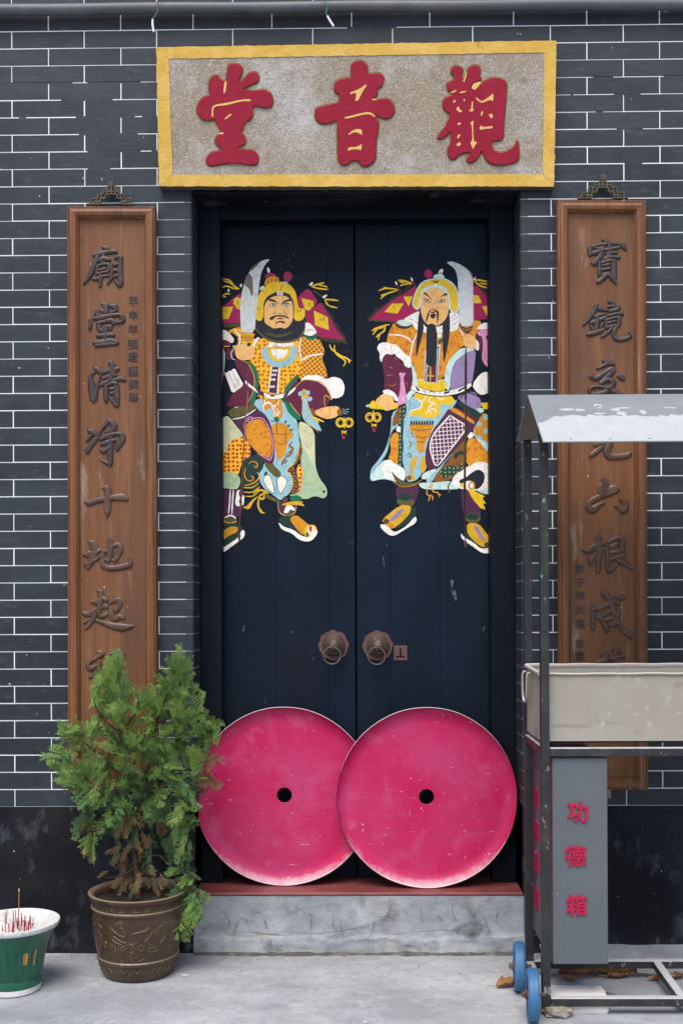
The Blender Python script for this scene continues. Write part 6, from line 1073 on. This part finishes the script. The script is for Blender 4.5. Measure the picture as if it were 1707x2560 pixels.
hy0, hy1 = ty1 - .02, ty1 - .11; hz = tz1 - .004
mb = MB(); mb.tube(catmull([(tx0 - .004, hy0, hz), (tx0 - .016, hy0, hz - .004), (tx0 - .018, hy0, hz - .03), (tx0 - .018, hy0 - .01, hz - .085), (tx0 - .018, (hy0 + hy1) / 2, hz - .1), (tx0 - .018, hy1 + .01, hz - .085), (tx0 - .018, hy1, hz - .03), (tx0 - .016, hy1, hz - .004), (tx0 - .004, hy1, hz)], 4), .0042, 8); part('handle', mb, m_tray, tray)

# ------------------------------------------------------------------ donation box
bx0, bx1 = XP + TW + .009, XP + TW + .184; by0, by1 = YFp + .012, -.240; bz0, bz1 = .157, .812
dbox = thing('donation_box', ((bx0 + bx1) / 2, (by0 + by1) / 2, bz0), 'tall grey metal donation box with raised red characters hung in the rack', 'donation box')
mb = MB(); mb.box((bx0, by0, bz0), (bx1, by1, bz1), .0025); part('body', mb, m_boxgrey, dbox)
glyphs('功德箱', [P(1442.5, 2029, by0), P(1437.5, 2139, by0), P(1440, 2262, by0)], .063, by0, .006, .022, m_boxred, 'raised_character', dbox, 1.0)
glyphs('廣種福田', [Vector((bx0, -.322, z)) for z in (.634, .522, .415, .287)], .066, by0, .005, .022, m_boxred, 'raised_character', dbox, 1.0, (Vector((0, -1, 0)), Vector((-1, 0, 0))))
mb = MB(); mb.box((bx0 + .02, by0 - .0 + .05, bz1), (bx1 - .02, by0 + .062, bz1 + .0015)); part('coin_slot', mb, m_black, dbox)
mb = MB(); mb.box((bx0 - .001, -.345, .735), (bx0 + .001, -.335, .755)); part('lock_hole', mb, m_black, dbox)

# ------------------------------------------------------------------ blocks and litter on the ground
def rock(name, c, size, m_, lab, cat, seed, sub=3, rough=.10, rz=0.0, boxy=.75):
    bm = bmesh.new(); bmesh.ops.create_cube(bm, size=2.0); bmesh.ops.subdivide_edges(bm, edges=list(bm.edges), cuts=7, use_grid_fill=True)
    mb = MB(); M_ = Matrix.Rotation(rz, 3, 'Z')
    for v in bm.verts:
        p = v.co.copy(); l = p.length; q = p / l * 1.25; p = p * boxy + q * (1 - boxy)
        p *= 1 + rough * mnoise.noise(p * 1.7 + Vector((seed, 0, 0))) + rough * .4 * mnoise.noise(p * 5 + Vector((seed, 9, 0)))
        v.co = Vector(c) + M_ @ Vector((p.x * size[0] / 2, p.y * size[1] / 2, p.z * size[2] / 2))
    bm.verts.index_update(); mb.add([v.co.copy() for v in bm.verts], [[v.index for v in f.verts] for f in bm.faces], 0, True); bm.free()
    return single(name, mb, m_, (c[0], c[1], 0), lab, cat, angle=50)
pc = PF(1350, 2500); rock('stone_block', (.68, -.545, .024), (.235, .115, .050), m_block, 'pale squared stone block wedged beside the front blue wheel', 'block', 2, rough=.05, boxy=.93, rz=R(-3))
rock('concrete_lump', (P(1390, 2530, -.62).x + .004, -.60, .012), (.085, .09, .030), m_lump, 'small mossy concrete lump under the front corner of the rack', 'concrete lump', 5, rough=.22, boxy=.55)
def dry_leaf(px, py, ln, wd, rz, curl, lab, seed):
    c = PF(px, py); n, m = 10, 6; mb = MB(); vs = []; M_ = Matrix.Rotation(rz, 3, 'Z')
    for i in range(n + 1):
        t = i / n; w = wd * math.sin(math.pi * min(.97, t * .94 + .03)) ** .7 * (1 + .35 * mnoise.noise(Vector((t * 6, seed, 3))))
        for j in range(m + 1):
            u = j / m * 2 - 1; a = u * curl
            x = (t - .5) * ln; y = w / 2 * math.sin(a) / max(curl, .01) * 1.0; z = w / 2 * (1 - math.cos(a)) / max(curl, .01) * 1.25 + .016 * abs(mnoise.noise(Vector((t * 4, u * 1.6, seed)))) + .006 * mnoise.noise(Vector((t * 11, u * 5, seed))) + .006 + .012 * (t - .5) ** 2
            vs.append(c + M_ @ Vector((x, y, z)))
    mb.add(vs, [(i * (m + 1) + j, i * (m + 1) + j + 1, (i + 1) * (m + 1) + j + 1, (i + 1) * (m + 1) + j) for i in range(n) for j in range(m)], 0, True)
    e0 = sum((vs[k] for k in range(m + 1)), Vector()) / (m + 1)
    mb.tube([vs[m // 2], vs[m // 2] + M_ @ Vector((-.03, .006, .003))], .0012, 5)
    single('fallen_leaf', mb, m_dry, c, lab, 'leaf', 'dry leaves on the ground', angle=80)
dry_leaf(1268, 2468, .085, .055, R(20), 1.0, 'tan dry leaf beside the rear blue wheel and pale stone block', 1)
dry_leaf(1440, 2440, .125, .085, R(10), 1.15, 'reddish curled dry leaf under the grey donation box', 2)
dry_leaf(1425, 2454, .055, .03, R(-8), .9, 'small dark dry leaf in front of the curled one under the donation box', 3)
dry_leaf(1530, 2438, .17, .095, R(172), 1.2, 'largest curled brown leaf on the ground right of the donation box', 4)
dry_leaf(1545, 2446, .075, .04, R(5), 1.4, 'rolled brown leaf lying against the largest leaf', 7)
dry_leaf(1637, 2452, .05, .026, R(0), .8, 'small yellow brown leaf left of the slanting cross bar', 5)
dry_leaf(1690, 2448, .06, .035, R(25), .9, 'brown leaf right of the slanting cross bar at the picture edge', 6)
mb = MB(); c = PF(1447, 2524); mb.tube([c + Vector((-.02, 0, .003)), c + Vector((0, .004, .006)), c + Vector((.02, .002, .003))], [.003, .006, .002], 6); single('plastic_scrap', mb, m_teal, c, 'tiny teal plastic scrap on the ground under the front rail', 'scrap')
for i, (x, y, L_, lab) in enumerate([(462, 2439, .030, 'long white petal lying on the concrete right of the brown pot'), (452, 2408, .012, 'tiny white petal on the concrete beside the brown pot'), (400, 2486, .010, 'white speck of petal in front of the brown pot'), (912, 2556, .018, 'white petal at the bottom edge below the door')]):
    c = PF(x, y); mb = MB(); mb.add([c + Vector((L_ * .5 * math.cos(t), L_ * .16 * math.sin(t), .003 + .002 * math.cos(2 * t))) for t in [2 * math.pi * k / 10 for k in range(10)]], [list(range(10))]); single('fallen_petal', mb, m_white, c, lab, 'petal', 'white petals on the ground')
tw = random.Random(8)
for i, (x, y, lab) in enumerate([(1300, 2478, 'thin dry twig on the ground left of the pale stone block'), (1472, 2450, 'short dark twig right of the leaf under the donation box'), (1515, 2482, 'short twig on the ground behind the front rail of the rack'), (1600, 2437, 'thin twig beside the largest fallen leaf')]):
    c = PF(x - 20, y); mb = MB(); a = tw.uniform(-.4, .4); mb.tube([c + Vector((.05 * t * math.cos(a), .05 * t * math.sin(a) + .006 * math.sin(4 * t), .0025)) for t in (0, .25, .5, .75, 1)], .0011, 5); single('twig', mb, m_bark, c, lab, 'twig', 'twigs on the ground')

# ------------------------------------------------------------------ brown glazed pot
PCX, PCY = -.776, -.215
pot = thing('plant_pot', (PCX, PCY, 0), 'brown glazed clay plant pot with raised scrolls and fret band', 'plant pot')
PPROF = [(.0001, .004), (.118, .002), (.124, .006), (.131, .022), (.137, .046), (.140, .058), (.1445, .062), (.1445, .070), (.141, .074), (.148, .11), (.154, .15), (.1575, .19), (.159, .225), (.160, .232), (.1645, .236), (.1645, .244), (.160, .248), (.161, .268), (.163, .272), (.170, .277), (.1745, .284), (.1745, .291), (.168, .294), (.158, .290), (.152, .280), (.148, .262)]
mb = MB(); mb.lathe(PPROF, (PCX, PCY, 0), 72); part('body', mb, m_potglaze, pot, 40)
def prad(z):
    for (r0, z0), (r1, z1) in zip(PPROF[1:20], PPROF[2:21]):
        if z0 <= z <= z1: return r0 + (r1 - r0) * (z - z0) / max(z1 - z0, 1e-6)
    return .15
def potpt(a, z, d=0.0):
    r = prad(z) + d; return Vector((PCX + r * math.sin(a), PCY - r * math.cos(a), z))
mb = MB(); n = 24
for k in range(n):                                             # key-fret band
    a0 = 2 * math.pi * k / n; w = 2 * math.pi / n
    pts = [(.06, .0), (.06, 1), (.86, 1), (.86, .28), (.34, .28), (.34, .66), (.62, .66)] if k % 2 == 0 else [(.94, 0), (.94, 1), (.14, 1), (.14, .28), (.66, .28), (.66, .66), (.38, .66)]
    mb.tube([potpt(a0 + w * u, .250 + .0165 * v, .0004) for u, v in pts], .0016, 4, True, smooth=False)
part('fret_band', mb, m_potline, pot)
rl = random.Random(21)
def scroll(a, z, r, turns, sg, thick=.0022):
    pts = []
    for i in range(24):
        t = i / 23; rr = r * (1 - .85 * t); th = turns * 2 * math.pi * t
        pts.append(potpt(a + sg * rr * math.cos(th) / .15, z + rr * math.sin(th), .0006))
    mb = MB(); mb.tube(pts, [thick * (1 - .4 * i / 23) for i in range(24)], 6); part('scroll', mb, m_potline, pot)
for rep in range(3):
    o = rep * 2.094
    scroll(.26 + o, .128, .013, 2.2, 1); scroll(-.62 + o, .134, .013, 2.2, -1)
    for (pts, th) in (([(.22, .196), (.28, .19), (.40, .192), (.44, .204)], .0022), ([(.05, .180), (.2, .185), (.36, .188)], .002), ([(.34, .152), (.44, .165), (.52, .185)], .0022), ([(-.42, .200), (-.34, .188), (-.22, .176), (-.1, .170)], .003), ([(-.36, .170), (-.26, .160), (-.16, .152), (-.06, .150)], .003), ([(-.40, .158), (-.30, .148), (-.18, .142)], .0026), ([(-.34, .112), (-.32, .135)], .0026), ([(-.26, .108), (-.25, .136)], .0026), ([(-.18, .110), (-.20, .134)], .0026), ([(-.05, .130), (.02, .145), (.10, .140)], .0026), ([(.10, .115), (.11, .132)], .002), ([(.45, .125), (.62, .126), (.64, .114), (.46, .112), (.45, .125)], .0018), ([(-.85, .16), (-.78, .172), (-.72, .150)], .0022), ([(.6, .17), (.66, .192), (.74, .2)], .0024), ([(.7, .14), (.8, .15), (.86, .17)], .0024), ([(-.9, .19), (-.8, .2), (-.7, .192)], .0024)):
        mb = MB(); q = catmull([(a, z) for a, z in pts], 4); mb.tube([potpt(a + o, z, .0005) for a, z in q], th, 6); part('scroll', mb, m_potline, pot)
for k in range(46):                                            # crowded low relief between the scrolls
    a0, z0 = rl.uniform(-1.7, 1.7), rl.uniform(.085, .215); q = [(a0, z0)]; th = rl.uniform(0, 6.28)
    for _ in range(4): th += rl.uniform(-1.3, 1.3); q.append((q[-1][0] + .055 * math.cos(th), min(.222, max(.08, q[-1][1] + .008 * math.sin(th)))))
    mb = MB(); mb.tube([potpt(a, z, .0) for a, z in catmull(q, 4)], rl.uniform(.0012, .0022), 5); part('scroll', mb, m_potline, pot)
mb = MB()
for k in range(18):
    a0 = 2 * math.pi * k / 18; w = 2 * math.pi / 18; q = catmull([(0, .0), (.25, .9), (.5, .35), (.75, .95), (1, .0)], 4)
    mb.tube([potpt(a0 + w * u, .030 + .020 * v, .0003) for u, v in q], .0018, 5)
part('wave_band', mb, m_potline, pot)
mb = MB(); vs = []; nn = 40
for i in range(9):
    for k in range(nn):
        t = 2 * math.pi * k / nn; r = .150 * i / 8 + .0001; vs.append((PCX + r * math.cos(t), PCY + r * math.sin(t), .262 + .008 * mnoise.noise(Vector((r * 40 * math.cos(t), r * 40 * math.sin(t), 0))) + .006 * (1 - i / 8)))
mb.add(vs, [(i * nn + k, i * nn + (k + 1) % nn, (i + 1) * nn + (k + 1) % nn, (i + 1) * nn + k) for i in range(8) for k in range(nn)], 0, True)
part('soil', mb, m_soil, pot, 80)

# ------------------------------------------------------------------ green incense pot
ICX, ICY = -1.165, -.39
ipot = thing('incense_pot', (ICX, ICY, 0), 'green glazed ribbed pot with white ashy rim at the left edge', 'incense pot')
IPR = [(.0001, .003), (.086, .001), (.090, .004), (.091, .022), (.089, .044), (.0875, .050), (.092, .056), (.0985, .080), (.104, .110), (.1105, .14), (.1185, .165), (.126, .182), (.129, .186), (.131, .192), (.140, .206), (.149, .217), (.1535, .226), (.1525, .233), (.146, .234), (.136, .226), (.128, .212), (.120, .196)]
rib = lambda r, hh, t: r * (1 - (.028 * max(0.0, math.sin(26 * t)) ** 2 if .056 < hh < .178 else 0))
mb = MB(); mb.lathe(IPR, (ICX, ICY, 0), 208, 0, None, True, rib)
for i, p in enumerate(mb.f):
    zc = sum(mb.v[k].z for k in p) / len(p); xx = mb.v[p[0]]
    nz_ = mnoise.noise(Vector((xx.x * 30, xx.y * 30, xx.z * 30)))
    if zc > .2155 + .006 * nz_ or i >= 18 * 208: mb.m[i] = 1
    elif zc < .021 + .010 * nz_: mb.m[i] = 2
part('body', mb, [m_green, m_ashw, m_block], ipot, 40)
def chip(a, z0, z1, w):
    mb = MB(); vs = []; n_, m_ = 8, 5; rr = random.Random(int(a * 100))
    for i in range(n_ + 1):
        z = z0 + (z1 - z0) * i / n_; r = .0
        for (r0, q0), (r1, q1) in zip(IPR[5:12], IPR[6:13]):
            if q0 <= z <= q1: r = r0 + (r1 - r0) * (z - q0) / (q1 - q0)
        e = w * (.75 + .35 * rr.random()) * (1 if 0 < i < n_ else .55)
        for j in range(m_ + 1):
            t = a + e * (j / m_ - .5); r2 = rib(r, z, math.atan2(-math.cos(t), math.sin(t))) + .0012; vs.append(Vector((ICX + r2 * math.sin(t), ICY - r2 * math.cos(t), z)))
    mb.add(vs, [(i * (m_ + 1) + j, i * (m_ + 1) + j + 1, (i + 1) * (m_ + 1) + j + 1, (i + 1) * (m_ + 1) + j) for i in range(n_) for j in range(m_)], 0, False); part('glaze_chip', mb, m_clay, ipot)
chip(.66, .108, .150, .16); chip(.98, .10, .158, .07)
mb = MB(); vs = []; nn = 48
for i in range(13):
    for k in range(nn):
        t = 2 * math.pi * k / nn; r = .128 * i / 12 + .0001; x, y = r * math.cos(t), r * math.sin(t)
        hz_ = .012 * mnoise.noise(Vector((x * 35, y * 35, 1))) + .012 * mnoise.noise(Vector((x * 70, y * 70, 4)))
        hz_ += .02 * math.exp(-((x + .03) ** 2 + (y - .01) ** 2) / .002)
        vs.append((ICX + x, ICY + y, .207 + hz_ * (1 - (i / 12) ** 3)))
mb.add(vs, [(i * nn + k, i * nn + (k + 1) % nn, (i + 1) * nn + (k + 1) % nn, (i + 1) * nn + k) for i in range(12) for k in range(nn)], 0, True)
part('ash', mb, m_ashw, ipot, 80)
sr = random.Random(4)
sticks = [(44, 2255, 2325, 1)] + [(sr.uniform(-30, 66), None, None, 0) for _ in range(38)]
for i, (px, yt, yb_, tall) in enumerate(sticks):
    if tall:
        b = Vector((ICX + .026, ICY - .03, .200)); L_ = .15; lab = 'tallest incense stick with a burnt tan tip in the green pot'
    else:
        b = Vector((ICX + sr.uniform(-.026, .066), ICY + sr.uniform(-.07, .04), .198)); L_ = sr.uniform(.022, .062); lab = 'short burnt red incense stick stub standing in the green pot'
        if i in (3, 4, 5): L_ = sr.uniform(.07, .085); b.x = ICX + (-.022, -.012, .006)[i - 3]; lab = ('medium red incense stick nearest the left picture edge in the green pot', 'middle one of three medium red incense sticks in the green pot', 'medium red incense stick nearest the tallest stick in the green pot')[i - 3]
    tx, ty = sr.uniform(-.06, .06), sr.uniform(-.06, .06)
    if tall: tx, ty = .02, 0
    mb = MB(); tip = b + Vector((tx * L_, ty * L_, L_))
    mb.tube([b, b.lerp(tip, .55 if tall else 1)], .0014, 6, mi=0)
    if tall: mb.tube([b.lerp(tip, .55), b.lerp(tip, .93)], .0014, 6, mi=1); mb.tube([b.lerp(tip, .93), tip], [.0018, .0014], 6, mi=2)
    single('incense_stick', mb, [m_joss, m_joss2, m_ashw], b, lab, 'incense stick', 'incense sticks in the green pot')

# ------------------------------------------------------------------ cypress shrub in the brown pot
sh = random.Random(77)
base = Vector((PCX + .004, PCY - .005, .262))
shrub = thing('cypress_shrub', base, 'bushy green cypress shrub with two pointed tops growing in the brown pot', 'shrub')
Yc = PCY
def limb(pts, r0, r1, nm):
    c = catmull([tuple(p) for p in pts], 5); n = len(c); mb = MB(); mb.tube([Vector(p) + Vector((sh.uniform(-.002, .002), sh.uniform(-.002, .002), 0)) for p in c], [r0 + (r1 - r0) * i / (n - 1) for i in range(n)], 7)
    part(nm, mb, m_bark if r0 > .004 else m_twig, shrub, 60); return [Vector(p) for p in c]
lead1 = limb([base - Vector((0, 0, .01)), P(338, 2150, Yc), P(330, 2050, Yc + .01), P(318, 1950, Yc - .01), P(300, 1830, Yc), P(290, 1730, Yc), P(284, 1655, Yc)], .0115, .0018, 'trunk')
lead2 = limb([P(336, 2120, Yc), P(352, 2010, Yc - .01), P(375, 1900, Yc), P(392, 1810, Yc + .01), P(425, 1720, Yc), P(448, 1645, Yc)], .008, .0018, 'trunk')
nodes = lead1[6:] + lead2[4:]
arms = [[(330, 2050), (250, 1980), (170, 1900), (125, 1878)], [(318, 1950), (240, 1880), (160, 1815)], [(352, 2010), (450, 1930), (540, 1895)], [(375, 1900), (460, 1840), (540, 1812)], [(392, 1810), (450, 1780), (505, 1735)], [(300, 1830), (250, 1790), (235, 1745)], [(335, 2080), (270, 2060), (215, 2115)], [(338, 2100), (250, 2080), (190, 2080)],
        [(345, 2060), (440, 2030), (490, 2080)], [(340, 2150), (400, 2140), (440, 2200), (455, 2300)], [(440, 2200), (490, 2230), (500, 2262)], [(340, 2170), (300, 2190), (262, 2195)], [(318, 1950), (360, 1850), (372, 1770)], [(352, 2010), (420, 1980), (470, 1990)], [(300, 1830), (340, 1780), (345, 1735)], [(375, 1900), (330, 1850), (300, 1800)]]
for a in arms:
    y0 = Yc + sh.uniform(-.02, .02); dy = sh.uniform(-.10, .06)
    c = limb([P(x, y, y0 + dy * i / (len(a) - 1)) for i, (x, y) in enumerate(a)], .0045, .0014, 'branch'); nodes += c[2:]

def spray_mesh(seed, drop):
    """one flat feathery cypress spray, unit length along +X in the XY plane"""
    r = random.Random(seed); vs = []; fs = []
    def blade(p, d, L_, w, nrm):
        sd_ = nrm.cross(d).normalized(); o = len(vs)
        mid = p + d * L_ * .5 + nrm * (.06 * L_ * r.uniform(-1, 1))
        vs.extend([p - sd_ * w * .7, p + sd_ * w * .7, mid + sd_ * w, p + d * L_, mid - sd_ * w]); fs.append((o, o + 1, o + 2, o + 3, o + 4))
    N = 15; ax = [Vector((i / N, .06 * math.sin(i / N * 2.2 + seed), -drop * (i / N) ** 2)) for i in range(N + 1)]
    for i in range(N):
        o = len(vs); s_ = Vector((0, 1, 0)); w = .007 * (1 - i / N) + .003; vs.extend([ax[i] - s_ * w, ax[i] + s_ * w, ax[i + 1] + s_ * w, ax[i + 1] - s_ * w]); fs.append((o, o + 1, o + 2, o + 3))
    for i in range(1, N + 1):
        t = i / N
        for sg in (-1, 1):
            if r.random() < .10: continue
            Lb = (.33 * (1 - t) ** .6 * min(1, .35 + 1.7 * t) + .10) * r.uniform(.55, 1.3); a = sg * R(r.uniform(20, 42)); tz = r.uniform(-.5, .5)
            nrm = Vector((-tz * .5, sg * -tz * .5, 1)).normalized(); p0 = ax[i]; d = Vector((math.cos(a), math.sin(a), tz)).normalized()
            blade(p0, d, Lb, .0056, nrm)
            m = max(2, int(Lb / .055))
            for j in range(1, m + 1):
                u = j / (m + .6); q = p0 + d * Lb * u
                for s2 in (-1, 1):
                    a2 = a + s2 * R(r.uniform(18, 36)); d2 = Vector((math.cos(a2), math.sin(a2), tz + r.uniform(-.35, .35))).normalized()
                    L2 = Lb * .40 * (1 - .45 * u) * r.uniform(.6, 1.2) + .035
                    blade(q, d2, L2, .0056, nrm)
                    if L2 > .085:
                        for s3 in (-1, 1): a3 = a2 + s3 * R(26); blade(q + d2 * L2 * .4, Vector((math.cos(a3), math.sin(a3), tz + r.uniform(-.3, .3))).normalized(), L2 * .5, .0055, nrm)
    me = bpy.data.meshes.new('foliage_spray'); me.from_pydata([tuple(v) for v in vs], [], fs); me.materials.append(m_leafB); me.update(); return me
SPR = [spray_mesh(s, d) for s, d in ((1, .10), (2, .22), (3, .05), (4, .30), (5, .16), (6, .12), (7, .2), (8, .02))]
NSP = [0]; INNER = MB(); IMATS = [m_leafA, m_leafB, m_leafC, m_leafD]
def put_spray(p, d, L_, m_, inner=False):
    me = sh.choice(SPR); x = d.normalized()
    up = Vector((sh.uniform(-.6, .6), -1.0 + sh.uniform(-.3, .8), sh.uniform(-.2, .9)))
    z = (up - x * up.dot(x)); z = z.normalized() if z.length > 1e-4 else Vector((0, -1, 0)); y = z.cross(x)
    M_ = Matrix.Translation(p - base) @ Matrix((x, y, z)).transposed().to_4x4() @ Matrix.Scale(L_, 4) @ Matrix.Diagonal((1, sh.choice((-1, 1)) * sh.uniform(.75, 1.0), 1, 1))
    if inner:
        INNER.add([base + M_ @ v.co for v in me.vertices], [list(q.vertices) for q in me.polygons], IMATS.index(m_)); return
    o = link('foliage_spray', me, shrub); o.matrix_local = M_
    o.material_slots[0].link = 'OBJECT'; o.material_slots[0].material = m_
SIL = [(284, 1633), (318, 1668), (326, 1720), (350, 1760), (354, 1706), (395, 1694), (425, 1650), (449, 1622), (470, 1650), (487, 1690), (502, 1730), (520, 1770), (548, 1812), (535, 1850), (518, 1880), (545, 1895), (525, 1960), (505, 2000), (500, 2060), (470, 2110), (500, 2150), (480, 2200), (515, 2250), (478, 2345), (428, 2335), (420, 2260), (428, 2200), (405, 2140), (380, 2080), (300, 2080), (240, 2110), (225, 2150), (208, 2120), (215, 2060), (182, 2090), (195, 2000), (150, 1950), (112, 1885), (140, 1850), (146, 1808), (190, 1800), (225, 1820), (230, 1780), (240, 1740), (228, 1735), (245, 1700), (255, 1660)]
def inside(x, y):
    c = False; j = len(SIL) - 1
    for i in range(len(SIL)):
        (xi, yi), (xj, yj) = SIL[i], SIL[j]
        if (yi > y) != (yj > y) and x < (xj - xi) * (y - yi) / (yj - yi) + xi: c = not c
        j = i
    return c
def edge_d(x, y):
    return min(math.hypot(x - (a[0] + (b[0] - a[0]) * t), y - (a[1] + (b[1] - a[1]) * t)) for a, b in zip(SIL, SIL[1:] + SIL[:1]) for t in (0, .33, .66))
cnt = 0; tries = 0
while cnt < 520 and tries < 15000:
    tries += 1
    x, y = sh.uniform(105, 555), sh.uniform(1625, 2345)
    if not inside(x, y): continue
    if 2085 < y < 2250 and 225 < x < 420 and sh.random() < .85: continue
    if y > 2000 and sh.random() < .35: continue
    e = edge_d(x, y); depth = sh.uniform(-.14, .09) if e > 35 else sh.uniform(-.07, .05)
    tip = P(x, y, Yc + depth)
    nd = min(nodes, key=lambda q: (q - tip).length + sh.uniform(0, .05)); out = tip - nd
    if out.length < .012: out = Vector((sh.uniform(-1, 1), -.4, .4))
    out = out.normalized()
    lift = .75 if y < 1990 else (-.25 if y < 2120 else -.75)
    d = (out + Vector((sh.uniform(-.35, .35), -.25 + sh.uniform(-.35, .35), lift + sh.uniform(-.25, .25)))).normalized()
    L_ = sh.uniform(.055, .115) * (0.8 if e < 14 else 1)
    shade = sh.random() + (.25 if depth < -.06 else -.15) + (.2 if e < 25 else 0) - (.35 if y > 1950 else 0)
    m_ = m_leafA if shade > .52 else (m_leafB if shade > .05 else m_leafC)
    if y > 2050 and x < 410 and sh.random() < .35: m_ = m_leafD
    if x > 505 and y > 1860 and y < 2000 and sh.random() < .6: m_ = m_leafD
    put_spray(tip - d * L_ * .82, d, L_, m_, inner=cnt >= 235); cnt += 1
for (x, y, ang) in [(284, 1634, 90), (449, 1622, 92), (275, 1650, 100), (300, 1652, 80), (262, 1685, 115), (315, 1690, 65), (270, 1710, 100), (300, 1720, 85), (322, 1725, 60), (285, 1672, 92), (440, 1640, 98), (458, 1642, 82), (430, 1680, 110), (475, 1672, 65), (298, 1660, 75), (270, 1668, 108), (290, 1690, 85), (265, 1700, 110), (310, 1705, 70), (280, 1725, 95), (255, 1735, 120), (305, 1740, 80), (440, 1690, 95), (470, 1690, 70), (425, 1700, 115), (482, 1715, 60), (462, 1655, 70), (436, 1660, 112), (112, 1884, 175), (148, 1806, 130), (548, 1812, 10), (210, 2125, 250), (184, 2090, 235), (226, 2150, 265), (472, 2345, 275), (445, 2338, 255), (512, 2255, 320), (495, 2300, 290), (240, 1735, 120), (550, 1893, 5), (545, 1965, -20)]:
    a = R(ang); d = Vector((math.cos(a), -.15, math.sin(a))).normalized(); L_ = sh.uniform(.09, .12); p = P(x, y, Yc + sh.uniform(-.05, .02))
    put_spray(p - d * L_ * .95, d, L_, m_leafD if x > 540 and y > 1850 else sh.choice((m_leafA, m_leafB)))
for k in range(80):                                            # dry brown growth low on the stem
    x, y = sh.gauss(335, 42), sh.uniform(2060, 2240); p = P(x, y, Yc + sh.uniform(-.09, .05)); d = Vector(((x - 335) / 120 + sh.uniform(-.4, .4), -.4, -.7 + sh.uniform(-.3, .4))).normalized(); L_ = sh.uniform(.04, .075)
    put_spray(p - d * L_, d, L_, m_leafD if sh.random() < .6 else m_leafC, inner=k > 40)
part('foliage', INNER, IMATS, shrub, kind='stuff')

# ------------------------------------------------------------------ grit swept against the wall and step
gr = random.Random(9); mb = MB()
for k in range(420):
    x = gr.uniform(-1.6, 1.7); y = -abs(gr.gauss(0, .16)) - .02; r = gr.uniform(.0008, .0032) * (1.4 if gr.random() < .1 else 1)
    if (x - PCX) ** 2 + (y - PCY) ** 2 < .02: continue
    vs = [Vector((x + r * a * gr.uniform(.6, 1.2), y + r * b * gr.uniform(.6, 1.2), max(-.001, r * c * gr.uniform(.5, .9)))) for a, b, c in ((1, 0, 0), (-1, 0, 0), (0, 1, 0), (0, -1, 0), (0, 0, 1.2))]
    mb.add(vs, [(0, 2, 4), (2, 1, 4), (1, 3, 4), (3, 0, 4)], gr.choice((0, 0, 1, 2)))
o = link('grit', mb.mesh('grit', [m_lump, m_block, m_soil])); tag(o, 'loose grit and crumbs scattered on the concrete along the wall', 'grit', kind='stuff')
